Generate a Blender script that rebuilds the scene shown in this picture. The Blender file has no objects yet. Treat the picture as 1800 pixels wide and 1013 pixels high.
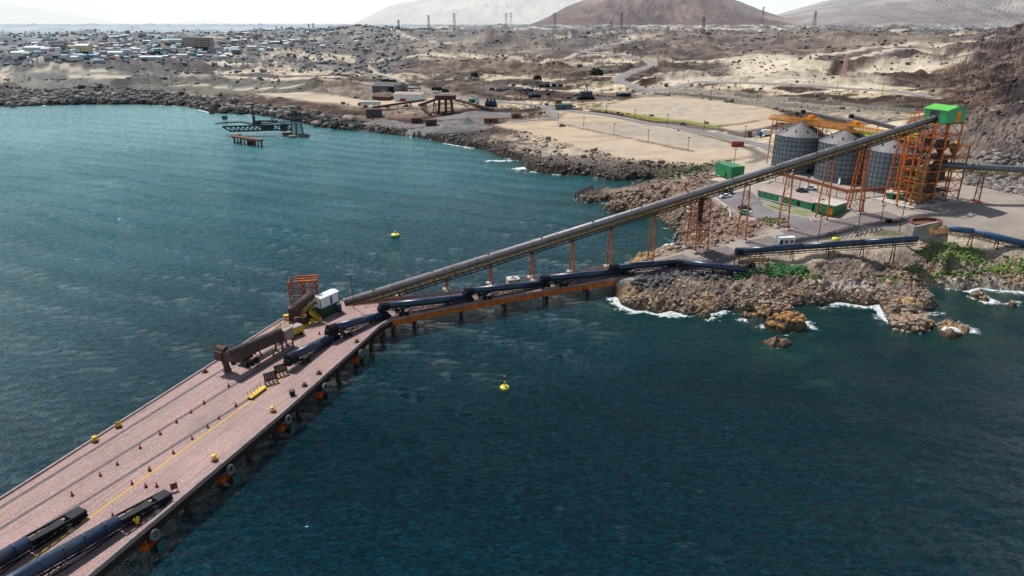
import bpy, math, random
import numpy as np
from mathutils import Vector
random.seed(7)
scn = bpy.context.scene
COL = scn.collection

# ------------------------------------------------------------------ survey: where the drone stood
CAM_H = 75.0
PITCH = math.radians(21.2)
FPX = 1200.0
CP, SP = math.cos(PITCH), math.sin(PITCH)

def ray(px, py):
    x = (px-900)/FPX; y = -(py-506.5)/FPX
    return (x, CP+y*SP, -SP+y*CP)
WZ = 2.4   # level of the sea in this survey's heights
def P(px, py, z=WZ):
    """point of the plane at height z seen at photograph position px, py"""
    d = ray(px, py); t = (z-CAM_H)/d[2]
    return (d[0]*t, d[1]*t)
def P3(px, py, z=WZ):
    a = P(px, py, z); return Vector((a[0], a[1], z))
def zat(x, y, py):
    k = (506.5-py)/FPX
    return CAM_H + (k*y*CP-y*SP)/(CP+k*SP)

# ------------------------------------------------------------------ noise (numpy)
def _hash(ix, iy, s):
    h = (ix.astype(np.int64)*374761393 + iy.astype(np.int64)*668265263 + s*1442695041) & 0xffffffff
    h = ((h ^ (h >> 13))*1274126177) & 0xffffffff
    h = h ^ (h >> 16)
    return (h & 0xffffff)/float(0xffffff)
def perlin(x, y, s=0):
    x = np.asarray(x, float); y = np.asarray(y, float)
    ix = np.floor(x); iy = np.floor(y); fx = x-ix; fy = y-iy
    u = fx*fx*fx*(fx*(fx*6-15)+10); v = fy*fy*fy*(fy*(fy*6-15)+10)
    def g(a, b):
        t = _hash(ix+a, iy+b, s)*2*math.pi
        return np.cos(t)*(fx-a)+np.sin(t)*(fy-b)
    return 1.5*((g(0,0)*(1-u)+g(1,0)*u)*(1-v)+(g(0,1)*(1-u)+g(1,1)*u)*v)
def fbm(x, y, n=4, s=0, gain=.5):
    a = 1; o = 0; t = 0
    for i in range(n):
        o = o+a*perlin(x, y, s+i*17); t += a; a *= gain; x = x*2.03+11.3; y = y*2.03-7.1
    return o/t
def ridged(x, y, n=4, s=0):
    a = 1; o = 0; t = 0
    for i in range(n):
        o = o+a*(1-2*np.abs(perlin(x, y, s+i*13))); t += a; a *= .5; x = x*2.1+3.3; y = y*2.1-5.1
    return o/t
def worley(x, y, s=0):
    ix = np.floor(x); iy = np.floor(y)
    f1 = np.full(x.shape, 9.); f2 = np.full(x.shape, 9.); c = np.zeros(x.shape)
    for a in (-1, 0, 1):
        for b in (-1, 0, 1):
            jx = ix+a; jy = iy+b
            dx = jx+_hash(jx, jy, s)-x; dy = jy+_hash(jx, jy, s+5)-y
            d = np.sqrt(dx*dx+dy*dy); n = d < f1
            f2 = np.where(n, f1, np.minimum(f2, d)); c = np.where(n, _hash(jx, jy, s+9), c); f1 = np.where(n, d, f1)
    return f1, f2, c
def sstep(a, b, x):
    t = np.clip((x-a)/(b-a), 0, 1); return t*t*(3-2*t)
def seg_dist(x, y, pts, closed=False):
    d = np.full(x.shape, 1e9); n = len(pts)
    for i in range(n if closed else n-1):
        ax, ay = pts[i]; bx, by = pts[(i+1) % n]; ex, ey = bx-ax, by-ay
        t = np.clip(((x-ax)*ex+(y-ay)*ey)/(ex*ex+ey*ey+1e-9), 0, 1)
        d = np.minimum(d, (x-ax-t*ex)**2+(y-ay-t*ey)**2)
    return np.sqrt(d)
def inside(x, y, pts):
    r = np.zeros(x.shape, bool); n = len(pts)
    for i in range(n):
        ax, ay = pts[i]; bx, by = pts[(i+1) % n]
        if ay == by: continue
        c = ((ay > y) != (by > y)) & (x < (bx-ax)*(y-ay)/(by-ay)+ax)
        r ^= c
    return r
def signed(x, y, pts):
    x = np.asarray(x, float); y = np.asarray(y, float)
    d = seg_dist(x, y, pts, True); return np.where(inside(x, y, pts), d, -d)
def psigned(x, y, pts, m=30.):
    """signed distance, worked out only near the polygon"""
    a = np.array(pts); o = np.full(np.shape(x), -1e3)
    k = (x > a[:,0].min()-m) & (x < a[:,0].max()+m) & (y > a[:,1].min()-m) & (y < a[:,1].max()+m)
    if k.any(): o[k] = signed(x[k], y[k], pts)
    return o

# ------------------------------------------------------------------ the coast
COAST = [(-300,196),(-60,188),(0,187),(25,188),(60,186),(140,184),(250,184),(330,187),(370,198),(430,201),(470,205),(520,214),
 (560,223),(600,228),(640,231),(700,238),(740,243),(800,255),(850,263),(880,276),(915,283),(925,297),(945,303),(985,307),(1035,309),(1080,319),
 (1120,316),(1150,315),(1164,320),(1150,325),(1120,327),(1093,337),(1050,341),(1033,343),(1013,351),(1033,357),(1068,352),(1083,352),
 (1075,361),(1060,369),(1075,374),(1100,376),(1130,377),(1155,381),(1170,392),(1177,401),(1193,410),(1185,420),(1199,430),(1180,441),(1163,448),(1125,460),(1104,467),
 (1090,486),(1078,500),(1080,512),(1092,536),(1115,546),(1133,546),(1155,552),(1178,546),(1209,555),(1230,551),(1249,551),(1270,546),(1289,543),
 (1308,549),(1327,548),(1342,562),(1370,566),(1400,559),(1391,540),(1415,536),(1444,537),(1470,531),(1489,533),(1520,538),(1545,535),(1556,555),(1564,572),(1585,581),(1604,585),
 (1622,585),(1644,572),(1613,549),(1635,546),(1649,536),(1631,520),(1602,506),(1644,503),(1693,511),(1720,505),(1755,510),(1800,512),(1900,518)]
CW = [P(a, b, WZ) for a, b in COAST]
CW = [(-6000, CW[0][1]+1500), (-1500, CW[0][1]+300)] + CW + [(220,172),(600,160),(30000,150),(30000,30000),(-30000,30000),(-30000,6000)]
ISLES = [[(1342,574),(1358,566),(1385,565),(1412,568),(1418,577),(1400,583),(1375,587),(1355,582)],
 [(1338,603),(1352,598),(1375,600),(1392,605),(1380,612),(1356,612)],
 [(1646,574),(1660,567),(1685,572),(1704,581),(1700,587),(1684,592),(1676,598),(1662,596),(1650,586)],
 [(1703,520),(1712,514),(1728,520),(1740,528),(1733,531),(1715,526)],
 [(1772,536),(1780,533),(1788,538),(1780,541)],
 [(10,187),(25,184),(34,187),(22,190)],[(366,199),(375,197),(379,199),(372,201)],
 [(1226,556),(1240,553),(1250,557),(1238,560)],[(1300,556),(1312,553),(1322,557),(1310,560)]]
ISW = [[P(a, b, WZ) for a, b in i] for i in ISLES]
def coast_d(x, y, both=False):
    x = np.asarray(x, float); y = np.asarray(y, float)
    d = signed(x, y, CW); dm = d
    for k, i in enumerate(ISW): d = np.maximum(d, psigned(x, y, i))
    return (d, dm) if both else d

# ------------------------------------------------------------------ smooth ground, from spot heights
SPOT = [(1100,478,7),(1170,462,7.4),(1250,445,8.2),(1225,437,9.2),(1302,421,10.2),(1375,400,12.3),(1443,386,13.6),(1501,371,15),(1563,361,15.5),(1640,350,15.8),
 (1720,350,15.8),(1800,345,16),(1900,345,16),(1330,432,9.6),(1420,412,11.6),(1520,390,14),(1620,374,15.4),(1720,364,15.8),(1850,370,15.8),
 (1400,300,15.5),(1480,320,15.5),(1560,335,15.6),(1350,290,14.6),(1340,350,14.2),(1430,362,14.8),(1300,345,13.6),(1275,355,12.6),(1550,290,16),(1450,275,15.2),
 (1285,305,14),(1250,335,12.5),(1200,345,10.5),(1240,312,11),(1140,362,7.5),(1190,375,8.5),(1230,395,9),(1210,410,7),(1060,355,2.5),(1340,385,12.6),(1300,395,10),(1170,325,3),(1190,312,5),
 (1150,480,5.8),(1250,468,7.2),(1250,490,5.6),(1350,455,9.5),(1400,470,8.6),(1450,440,11.5),(1520,435,11.8),(1500,460,9.6),(1600,420,13.2),(1600,450,9.5),(1700,405,14),(1800,425,13.5),(1700,435,10.5),
 (1800,455,9),(1900,460,9),(1650,475,5.5),(1750,478,4.6),(1800,488,3.5),(1130,525,3.2),(1200,530,3.2),(1290,515,3.6),(1350,530,3),(1400,515,3.6),(1480,505,4.2),(1560,495,5),(1620,540,3.2),
 (870,217,9),(960,240,9.5),(1000,255,9.5),(1100,276,10),(1183,283,11),(1300,275,13),(1340,268,14),(1100,200,11),(1117,212,11),(1300,247,13),(1000,195,10.5),(1270,220,13),(1367,210,14.5),(1270,178,14),(1133,170,13),(1400,240,15),
 (960,180,12),(600,212,4.5),(500,195,6),(700,222,6.5),(800,238,6.5),(600,178,8),(400,170,9.5),(200,164,11),(0,164,10),(100,150,14),(300,150,14),
 (700,155,12),(900,165,13),(1200,168,15),(1500,190,17),(1600,200,18),(1620,215,18),(1500,215,17),
 (0,186,3),(200,184,3),(350,190,3),(-150,190,3),(-150,164,10),(450,200,3),(600,226,2.5),
 (0,130,19),(300,130,19),(600,130,19),(900,130,20),(1200,135,20),(1500,135,22),(1650,160,24),(1600,130,27),
 (0,110,24),(300,110,25),(600,108,27),(900,108,28),(1200,108,30),(1450,110,33),(1600,105,37),
 (0,90,34),(300,90,36),(600,88,36),(900,88,36),(1200,84,42),(1450,88,42),(1600,85,47),
 (0,78,42),(250,75,45),(450,72,48),(600,66,52),(640,52,64),(700,60,56),(900,62,56),(1200,62,56),(1450,60,58),(1650,62,60),
 (0,64,55),(150,62,57),(90,68,57),(300,60,60),(500,60,56),(900,50,62),(1100,54,60),(1400,50,62),(1700,58,58),(1500,60,60),
 (1900,345,16)]
_sp = []
for a, b, z in SPOT:
    z = z+WZ*max(0., 1-z/6.5)
    x, y = P(a, b, z); r = math.hypot(x, y); _sp.append((math.atan2(x, y)*2.2, math.log(r)*2.0, z))
_sp += [(a, math.log(r)*2.0, z) for a in (-2.2,-1.2,-.4,.4,1.2,2.0) for r, z in ((3500,60),(6000,60),(12000,60),(25000,60))]
_sp += [(a, math.log(r)*2.0, z) for a in (-2.4,) for r, z in ((700,8),(1200,24),(1900,50))]
def _sw(px, Y_, z): d = ray(px, 150); x = d[0]/d[1]*Y_; return (math.atan2(x, Y_)*2.2, math.log(math.hypot(x, Y_))*2.0, z)
_sp += [_sw(*a) for a in [(1690,480,20),(1740,500,19),(1800,520,19),(1900,540,20),(1700,560,21),(1800,600,22),(1900,620,22),(1660,600,20),
  (1640,850,24),(1690,850,46),(1725,850,56),(1760,860,62),(1800,870,72),(1860,880,78),(1800,780,52),(1740,780,40),(1690,760,30),(1900,1100,70),(1750,1150,52),(1820,1150,60),
  (1680,330,22),(1710,340,26),(1750,345,30),(1800,350,33),(1700,400,27),(1740,405,36),(1770,405,41),(1800,405,44),(1860,405,47),(1670,420,22),(1720,440,25),(1800,460,30),
  (1690,300,17),(1740,300,19.5),(1800,300,23),(1700,270,16),(1800,265,16.5),(1860,275,18)]]
_sp = np.array(_sp)
_IN = []
def base_h(x, y):
    b = _base_h(x, y); k = (np.asarray(y) < 222) & (np.asarray(x) > 30)
    if k.any():
        d = signed(np.asarray(x)[k], np.asarray(y)[k], CW)
        r_ = seg_dist(np.asarray(x)[k], np.asarray(y)[k], QUAYLINE); yl = np.interp(np.asarray(x)[k], [q[0] for q in QUAYLINE], [q[1] for q in QUAYLINE]); cap = WZ+.8+.12*np.maximum(d, 0)+6.5*sstep(30, 4, r_)+22*sstep(-1, 16, np.asarray(y)[k]-yl)+30*sstep(206, 222, np.asarray(y)[k])
        b[k] = np.minimum(b[k], cap)
    return b
QUAYLINE = [P(1095,476,7), P(1200,464,7.3), P(1310,444,9.2), P(1400,428,10.8), P(1600,402,14), P(1720,402,15), P(1900,425,15)]
def _base_h(x, y):
    x = np.asarray(x, float); y = np.asarray(y, float); sh = x.shape; x = x.ravel(); y = y.ravel()
    out = np.empty(x.size)
    for i in range(0, x.size, 60000):
        xs, ys = x[i:i+60000], y[i:i+60000]
        u = np.arctan2(xs, np.maximum(ys, .01))*2.2; v = np.log(np.hypot(xs, ys)+1e-3)*2.0
        d2 = (u[:,None]-_sp[None,:,0])**2+(v[:,None]-_sp[None,:,1])**2
        w = 1/(d2**1.6+2e-5)
        out[i:i+60000] = (w*_sp[None,:,2]).sum(1)/w.sum(1)
    return out.reshape(sh)
def hb(x, y): return float(base_h(np.array([x]), np.array([y]))[0])
def G(px, py, z0=None):
    """ground point seen at px, py"""
    d = ray(px, py)
    if z0 is None:
        k = np.geomspace(90, 4200, 220)/(d[1]+1e-9)
        for n_ in (0, 40, 30):
            X = d[0]*k; Y = d[1]*k; Z = CAM_H+d[2]*k
            g = base_h(X, Y)
            if n_ == 0: g = np.where(signed(X, Y, CW) > -1., g, WZ)
            elif wet_: g = np.full(X.shape, WZ)
            under = np.nonzero(Z < g)[0]
            if not len(under): return P3(px, py, 45.)
            i = under[0]; a, b = k[max(i-1,0)], k[i]
            if n_ == 0: wet_ = g[i] == WZ
            k = np.linspace(a, b, 40 if n_ == 0 else 30)
        return V3(d[0]*b, d[1]*b, CAM_H+d[2]*b)
    return P3(px, py, z0)
def V3(a, b, c): return Vector((float(a), float(b), float(c)))
def gl(pts): return [tuple(G(a, b)[:2]) for a, b in pts]

# roads and flat pads (photograph positions on the ground)
ROADS = {  # name: (points, width, colour)
 'quay': ([(1098,479),(1170,466),(1250,451),(1330,433),(1420,411),(1520,389),(1575,379)], 9., (.20,.165,.16)),
 'coast': ([(560,112),(600,124),(694,142),(752,159),(795,168),(850,176),(911,182),(1000,195),(1100,209),(1200,227),(1290,243),(1345,256),(1375,272)], 8., (.23,.22,.225)),
 'upper': ([(1640,172),(1583,163),(1475,156),(1367,149),(1229,145),(1160,160),(1120,155),(1084,141),(1113,126),(1149,112),(1142,105),(1073,97),(1023,91),(1055,83),(1113,74),(1135,66)], 9., (.26,.25,.26)),
 'office': ([(1272,342),(1300,360),(1340,378),(1400,392),(1440,402)], 9., (.21,.19,.20)),
 'linkroad': ([(911,182),(960,190),(985,208),(900,214)], 6., (.24,.23,.23)),
}
for k in ROADS: ROADS[k] = (gl(ROADS[k][0]),)+ROADS[k][1:]
TRACKS = [([(600,43),(640,52),(700,62),(735,73),(800,78)],7),([(130,136),(300,134),(600,139)],14),([(0,122),(60,112),(130,121),(200,128)],7),
 ([(950,112),(1000,100),(1023,91)],6),([(640,118),(694,142)],6),([(1583,163),(1500,158),(1400,165),(1300,150)],7),([(1350,118),(1440,96),(1600,82),(1740,68)],12),
 ([(1230,150),(1150,140),(1090,150),(1000,160),(900,150)],8),([(300,150),(500,152),(700,148)],6),([(770,95),(820,92),(850,102),(930,112)],8),([(560,98),(640,100),(770,95)],10),
 ([(1430,110),(1500,104),(1620,92),(1700,100)],9),([(1150,52),(1250,46),(1340,50),(1440,60)],10)]
TRACKS = [(gl(p), w) for p, w in TRACKS]
PADS = [ # (points, colour, feather)
 ([(872,219),(905,214),(980,213),(1000,197),(1010,197),(1117,214),(1200,233),(1290,250),(1322,268),(1310,276),(1255,283),(1183,286),(1100,279),(1053,267),(960,242)], (.41,.325,.235)),
 ([(1045,192),(1090,181),(1133,170),(1180,169),(1267,177),(1367,197),(1390,214),(1300,232),(1262,222),(1133,203)], (.40,.325,.24)),
 ([(450,164),(520,162),(600,170),(650,177),(730,172),(820,170),(740,184),(620,184),(560,178)], (.44,.36,.27)),
 ([(1330,282),(1350,268),(1420,262),(1560,262),(1600,300),(1700,325),(1810,345),(1900,350),(1900,425),(1700,398),(1560,398),(1480,400),(1380,420),(1300,438),(1200,462),(1110,477),(1110,470),(1290,425),(1400,395),(1425,388),(1330,372),(1300,362),(1268,345),(1300,332),(1340,312)], (.285,.245,.21)),
 ([(1262,300),(1325,300),(1350,285),(1340,318),(1300,335),(1262,330)], (.36,.31,.25)),
]
PADS = [(gl(p), c) for p, c in PADS]
LAWNS = [[(1320,350),(1345,355),(1338,362),(1315,354)],[(1352,358),(1385,364),(1378,371),(1345,364)],[(1396,368),(1428,374),(1415,380),(1388,374)],[(1048,190),(1133,203),(1262,222),(1262,226),(1133,209),(1050,193)]]
LAWNS = [gl(p) for p in LAWNS]
HILLY = [(196,285),(206,318),(228,360),(268,415),(330,520),(400,640),(480,770),(600,960),(1400,1200),(1200,300),(400,262),(230,262)]  # dark rock hill on the right
HEAD = gl([(1060,366),(1013,350),(1130,325),(1200,300),(1262,308),(1262,345),(1290,365),(1335,385),(1400,398),(1300,425),(1200,452),(1110,462),(1160,440),(1195,420),(1150,380)])
SOUTH = gl([(1110,490),(1200,478),(1310,466),(1420,448),(1620,424),(1800,440),(1950,440),(1950,525),(1600,590),(1330,565),(1080,545)])

def height(x, y, full=True):
    """ground height, and the masks the colours are mixed from"""
    x = np.asarray(x, float); y = np.asarray(y, float)
    d, dm = coast_d(x, y, True); b = np.where(dm > -.5, base_h(x, y), WZ+1.3); r = np.hypot(x, y)
    far = sstep(250, 900, r); m = {}
    hill = sstep(-30, 25, psigned(x, y, HILLY, 60)); head = sstep(-4, 8, psigned(x, y, HEAD)); south = sstep(-4, 8, psigned(x, y, SOUTH))
    coast = np.exp(-np.maximum(d, 0)/(10+26*far))
    rocky = np.clip(np.maximum.reduce([coast*1.15, hill, head, south*.8]), 0, 1)
    # broad ground forms
    und = fbm(x/140, y/140, 4, 3)*9*sstep(420, 1100, r) + ridged(x/420, y/300, 4, 41)*9*sstep(900, 1700, r)
    und = und + fbm(x/38, y/30, 3, 9)*1.6*sstep(380, 600, r)
    # outcrops in the desert
    oc = sstep(.12, .5, fbm(x/75+4, y/55, 4, 77))*sstep(520, 800, r)
    und = und+oc*(4+5*ridged(x/30, y/26, 4, 78))
    # rock relief
    wx = x+2.2*perlin(x/7, y/7, 61); wy = y+2.2*perlin(x/7, y/7, 62)
    f1, f2, c = worley(wx/7.5, wy/5.2, 21); g1, g2, c2 = worley(wx/2.6, wy/2.1, 31); k1, k2, c3 = worley(wx/1.15, wy/1.0, 37)
    rk = ((c-.35)*1.5*sstep(0, .1, f2-f1) + (c2-.3)*.8*sstep(0, .12, g2-g1) + (c3-.3)*.4*sstep(0, .15, k2-k1)+ ridged(x/22, y/16, 5, 51)*1.9)
    rot = x*.8-y*.6; rot2 = x*.6+y*.8; strat = ridged(rot/3.2, rot2/11., 4, 57); rk = rk+strat*1.7
    big = ridged(x/55+3, y/40, 5, 88)*5.5+ridged(x/17, y/14, 5, 89)*3.2
    prof = 1-np.exp(-np.maximum(d, 0)/(8.5+10*sstep(250, 450, r)+34*sstep(430, 640, r)+fbm(x/20, y/20, 2, 5)*3))
    z = WZ+(b-WZ)*prof + und*sstep(4, 60, d)
    z = z+rocky*rk*(.95+.35*far)*sstep(-1, 2.0, d)*(1-.25*prof) + hill*(big-3)*.75*sstep(20, 90, y-250)
    z = np.where(d > 0, np.maximum(z, WZ+.12+.25*np.minimum(d, 1)+.25*c2), WZ-.35-.25*np.minimum(-d, 30))
    # flatten
    flat = np.zeros(x.shape); padc = np.zeros(x.shape+(3,)); padm = np.zeros(x.shape)
    for pts, colr in PADS:
        s = sstep(-8.5, 2.0, psigned(x, y, pts)+1.5*perlin(x/9, y/9, 13)); flat = np.maximum(flat, s)
        padc = padc*(1-s[...,None])+np.array(colr)*s[...,None]; padm = np.maximum(padm, s)
    rd = np.zeros(x.shape)
    for k, (pts, w, colr) in ROADS.items():
        a = np.array(pts); kk = (x > a[:,0].min()-40) & (x < a[:,0].max()+40) & (y > a[:,1].min()-40) & (y < a[:,1].max()+40)
        dd = np.full(x.shape, 1e3); dd[kk] = seg_dist(x[kk], y[kk], pts); rd = np.maximum(rd, 1-sstep(w*.5+1, w*.5+5+6*float(k == 'upper'), dd))
    bb = b + fbm(x/140, y/140, 4, 3)*9*sstep(420, 1100, r)*.9
    flat = np.maximum(flat, rd)
    z = z*(1-flat)+(bb)*flat*np.where(d > -1, 1, 0)+np.where(d > -1, 0, z)*flat
    if not full: return z
    m.update(d=d, r=r, hill=hill, head=head, south=south, rocky=rocky, oc=oc, padm=padm, padc=padc, rd=rd, c=c, c2=c2, c3=c3, crack=sstep(0, .12, g2-g1)*sstep(0,.1,f2-f1), coast=coast)
    return z, m
def gz(x, y): return float(height(np.array([x]), np.array([y]), False)[0])

def road_z(x, y):
    r = np.hypot(x, y); return base_h(x, y)+fbm(x/140, y/140, 4, 3)*9*sstep(420, 1100, r)*.9
def pad_z(x, y): return float(road_z(np.array([x]), np.array([y]))[0])
# ------------------------------------------------------------------ materials
def newmat(name):
    m = bpy.data.materials.new(name); m.use_nodes = True
    nt = m.node_tree; b = nt.nodes['Principled BSDF']; return m, nt, b
def N(nt, t, **kw):
    n = nt.nodes.new(t)
    for k, v in kw.items():
        if k in n.inputs.keys(): n.inputs[k].default_value = v
        else: setattr(n, k, v)
    return n
def mixc(nt, fac, a, b, blend='MIX'):
    n = nt.nodes.new('ShaderNodeMix'); n.data_type = 'RGBA'; n.blend_type = blend
    for s, v in ((0, fac), (6, a), (7, b)):
        if hasattr(v, 'links'): nt.links.new(v, n.inputs[s])
        elif s == 0: n.inputs[0].default_value = v
        else: n.inputs[s].default_value = (*v, 1)
    return n.outputs[2]
def maprange(nt, v, a, b, c=0., d=1.):
    n = nt.nodes.new('ShaderNodeMapRange'); nt.links.new(v, n.inputs[0])
    for i, q in enumerate((a, b, c, d)): n.inputs[i+1].default_value = q
    return n.outputs[0]
def mathn(nt, op, a, b=None):
    n = nt.nodes.new('ShaderNodeMath'); n.operation = op
    for i, v in enumerate((a, b)):
        if v is None: continue
        if hasattr(v, 'links'): nt.links.new(v, n.inputs[i])
        else: n.inputs[i].default_value = v
    return n.outputs[0]
def worldpos(nt): return nt.nodes.new('ShaderNodeNewGeometry').outputs['Position']
def noise(nt, scale, detail=4, rough=.6, vec=None, stretch=None, dist=0.):
    n = nt.nodes.new('ShaderNodeTexNoise'); n.inputs['Scale'].default_value = scale
    n.inputs['Detail'].default_value = detail; n.inputs['Roughness'].default_value = rough; n.inputs['Distortion'].default_value = dist
    v = vec if vec is not None else worldpos(nt)
    if stretch:
        mp = nt.nodes.new('ShaderNodeMapping'); mp.inputs['Scale'].default_value = stretch[:3]
        if len(stretch) > 3: mp.inputs['Rotation'].default_value = (0, 0, stretch[3])
        nt.links.new(v, mp.inputs[0]); v = mp.outputs[0]
    nt.links.new(v, n.inputs['Vector']); return n.outputs['Fac']
_mats = {}
def paint(name, col, col2=None, rough=.6, metal=0., scale=.8, amt=(.45,.68), fine=True, bump=.0):
    """weathered surface: a base colour, patches of a second one, streaks and fine grime"""
    if name in _mats: return _mats[name]
    m, nt, b = newmat(name)
    c2 = col2 or tuple(v*.55 for v in col)
    n1 = noise(nt, scale, 5, .65); f = maprange(nt, n1, *amt)
    c = mixc(nt, f, col, c2)
    if fine:
        n2 = noise(nt, scale*7, 4, .7, stretch=(1,1,.35)); c = mixc(nt, maprange(nt, n2, .3, .75, .0, .45), c, tuple(v*.45 for v in col))
    nt.links.new(c, b.inputs['Base Color']); b.inputs['Roughness'].default_value = rough; b.inputs['Metallic'].default_value = metal; b.inputs['Specular IOR Level'].default_value = .5 if rough < .58 else .2
    if bump:
        bp = N(nt, 'ShaderNodeBump', Strength=bump, Distance=.05); nt.links.new(noise(nt, scale*9, 3), bp.inputs['Height']); nt.links.new(bp.outputs[0], b.inputs['Normal'])
    m.diffuse_color = (*col, 1); _mats[name] = m; return m

def terrain_mat():
    m, nt, b = newmat('ground_rock_and_sand')
    at = N(nt, 'ShaderNodeAttribute', attribute_name='Col')
    n1 = noise(nt, .9, 6, .7); n2 = noise(nt, .16, 5, .65); v = nt.nodes.new('ShaderNodeTexVoronoi'); v.inputs['Scale'].default_value = .75
    nt.links.new(worldpos(nt), v.inputs['Vector'])
    k = mathn(nt, 'MULTIPLY', maprange(nt, n1, .3, .7, .62, 1.35), maprange(nt, n2, .3, .7, .82, 1.18))
    at2 = N(nt, 'ShaderNodeAttribute', attribute_name='Rock')
    k2 = mathn(nt, 'ADD', mathn(nt, 'MULTIPLY', mathn(nt, 'SUBTRACT', k, 1.), at2.outputs['Fac']), 1.)
    c = mixc(nt, 1., at.outputs['Color'], (1,1,1), 'MULTIPLY')
    cc = nt.nodes.new('ShaderNodeVectorMath'); cc.operation = 'SCALE'; nt.links.new(c, cc.inputs[0]); nt.links.new(k2, cc.inputs['Scale'])
    nt.links.new(cc.outputs[0], b.inputs['Base Color']); b.inputs['Roughness'].default_value = .95; b.inputs['Specular IOR Level'].default_value = .15
    bp = N(nt, 'ShaderNodeBump', Strength=.8, Distance=.5)
    nt.links.new(mathn(nt, 'MULTIPLY', noise(nt, 1.3, 6, .72), at2.outputs['Fac']), bp.inputs['Height']); nt.links.new(bp.outputs[0], b.inputs['Normal'])
    return m

def sea_mat():
    m, nt, b = newmat('sea_water')
    foam = N(nt, 'ShaderNodeAttribute', attribute_name='Foam').outputs['Fac']; sh = N(nt, 'ShaderNodeAttribute', attribute_name='Shoal').outputs['Fac']
    big = noise(nt, .008, 4, .55, stretch=(1,2.2,1,.5))
    # sky glare and haze painted into the water colour, paler towards the north-west
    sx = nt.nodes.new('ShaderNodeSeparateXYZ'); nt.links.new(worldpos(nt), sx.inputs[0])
    glare = mathn(nt, 'ADD', maprange(nt, sx.outputs[1], 110, 620, 0, .72), maprange(nt, sx.outputs[0], 60, -420, 0, .55))
    glare = mathn(nt, 'ADD', glare, maprange(nt, big, .35, .65, -.05, .05))
    rmp = nt.nodes.new('ShaderNodeValToRGB'); nt.links.new(glare, rmp.inputs[0]); e = rmp.color_ramp.elements
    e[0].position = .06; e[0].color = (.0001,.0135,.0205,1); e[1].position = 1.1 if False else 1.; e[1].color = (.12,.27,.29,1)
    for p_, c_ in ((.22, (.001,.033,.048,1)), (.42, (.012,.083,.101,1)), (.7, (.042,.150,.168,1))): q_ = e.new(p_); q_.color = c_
    rp = noise(nt, .85, 4, .62, stretch=(1,1.9,1,-.1), dist=.3); rp2 = noise(nt, .34, 3, .55, stretch=(1,2.,1,.2), dist=.3)
    sc = nt.nodes.new('ShaderNodeVectorMath'); sc.operation = 'SCALE'; nt.links.new(rmp.outputs[0], sc.inputs[0]); nt.links.new(mathn(nt, 'MULTIPLY', maprange(nt, rp, .36, .66, .35, 2.0), maprange(nt, rp2, .35, .65, .75, 1.3)), sc.inputs['Scale']); c = sc.outputs[0]  # ripple lights and darks painted into the water colour
    shn = mathn(nt, 'MULTIPLY', sh, maprange(nt, noise(nt, .12, 5, .6), .35, .62))
    c = mixc(nt, shn, c, (.035,.055,.028)); c = mixc(nt, mathn(nt, 'MULTIPLY', sh, .55), c, (.005,.055,.055))
    fn = mathn(nt, 'ADD', noise(nt, .55, 6, .75, dist=1.2), mathn(nt, 'MULTIPLY', foam, .42))
    ff = maprange(nt, fn, .77, .88); c = mixc(nt, ff, c, (.75,.8,.8))
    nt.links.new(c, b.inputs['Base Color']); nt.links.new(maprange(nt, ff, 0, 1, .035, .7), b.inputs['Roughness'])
    b.inputs['IOR'].default_value = 1.33; b.inputs['Specular Tint'].default_value = (.12,.72,1,1); b.inputs['Specular IOR Level'].default_value = .5
    h = mathn(nt, 'MULTIPLY', noise(nt, .62, 2, .5, stretch=(1,1.9,1,.25), dist=.3), .30)
    h = mathn(nt, 'ADD', h, mathn(nt, 'MULTIPLY', noise(nt, 1.25, 4, .6, stretch=(1,1.8,1,-.15), dist=.25), 1.15))
    h = mathn(nt, 'ADD', h, mathn(nt, 'MULTIPLY', noise(nt, .13, 2, .5, stretch=(1,1.6,1,.6)), .08))
    h = mathn(nt, 'ADD', h, mathn(nt, 'MULTIPLY', noise(nt, 5.5, 2, .5), .10))
    sy = nt.nodes.new('ShaderNodeSeparateXYZ'); nt.links.new(worldpos(nt), sy.inputs[0]); h = mathn(nt, 'MULTIPLY', h, maprange(nt, sy.outputs[1], 150, 620, 1., .24))
    h = mathn(nt, 'MULTIPLY', h, maprange(nt, noise(nt, .012, 3, .5, stretch=(1,2.6,1,.35)), .35, .62, .8, 1.08))
    bp = N(nt, 'ShaderNodeBump', Strength=1., Distance=.95); nt.links.new(h, bp.inputs['Height']); nt.links.new(bp.outputs[0], b.inputs['Normal'])
    return m

# ------------------------------------------------------------------ ground and sea sheets
def polar(a0, a1, na, rs):
    an = np.linspace(a0, a1, na); A, R = np.meshgrid(an, rs)
    return R*np.sin(A), R*np.cos(A)
def grid_mesh(name, X, Y, Z, mat, smooth=False, keep=None):
    nr, nc = X.shape; me = bpy.data.meshes.new(name)
    co = np.stack([X, Y, Z], -1).reshape(-1, 3).astype(np.float32)
    i = np.arange(nr*nc).reshape(nr, nc)
    q = np.stack([i[:-1,:-1], i[:-1,1:], i[1:,1:], i[1:,:-1]], -1).reshape(-1, 4)
    if keep is not None: q = q[keep.ravel()[q].any(1)]
    me.vertices.add(len(co)); me.vertices.foreach_set('co', co.ravel())
    me.loops.add(q.size); me.loops.foreach_set('vertex_index', q.ravel().astype(np.int32))
    me.polygons.add(len(q)); me.polygons.foreach_set('loop_start', np.arange(0, q.size, 4, dtype=np.int32))
    me.polygons.foreach_set('use_smooth', np.full(len(q), smooth))
    me.materials.append(mat); me.update(calc_edges=True)
    o = bpy.data.objects.new(name, me); COL.objects.link(o); return o
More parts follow.
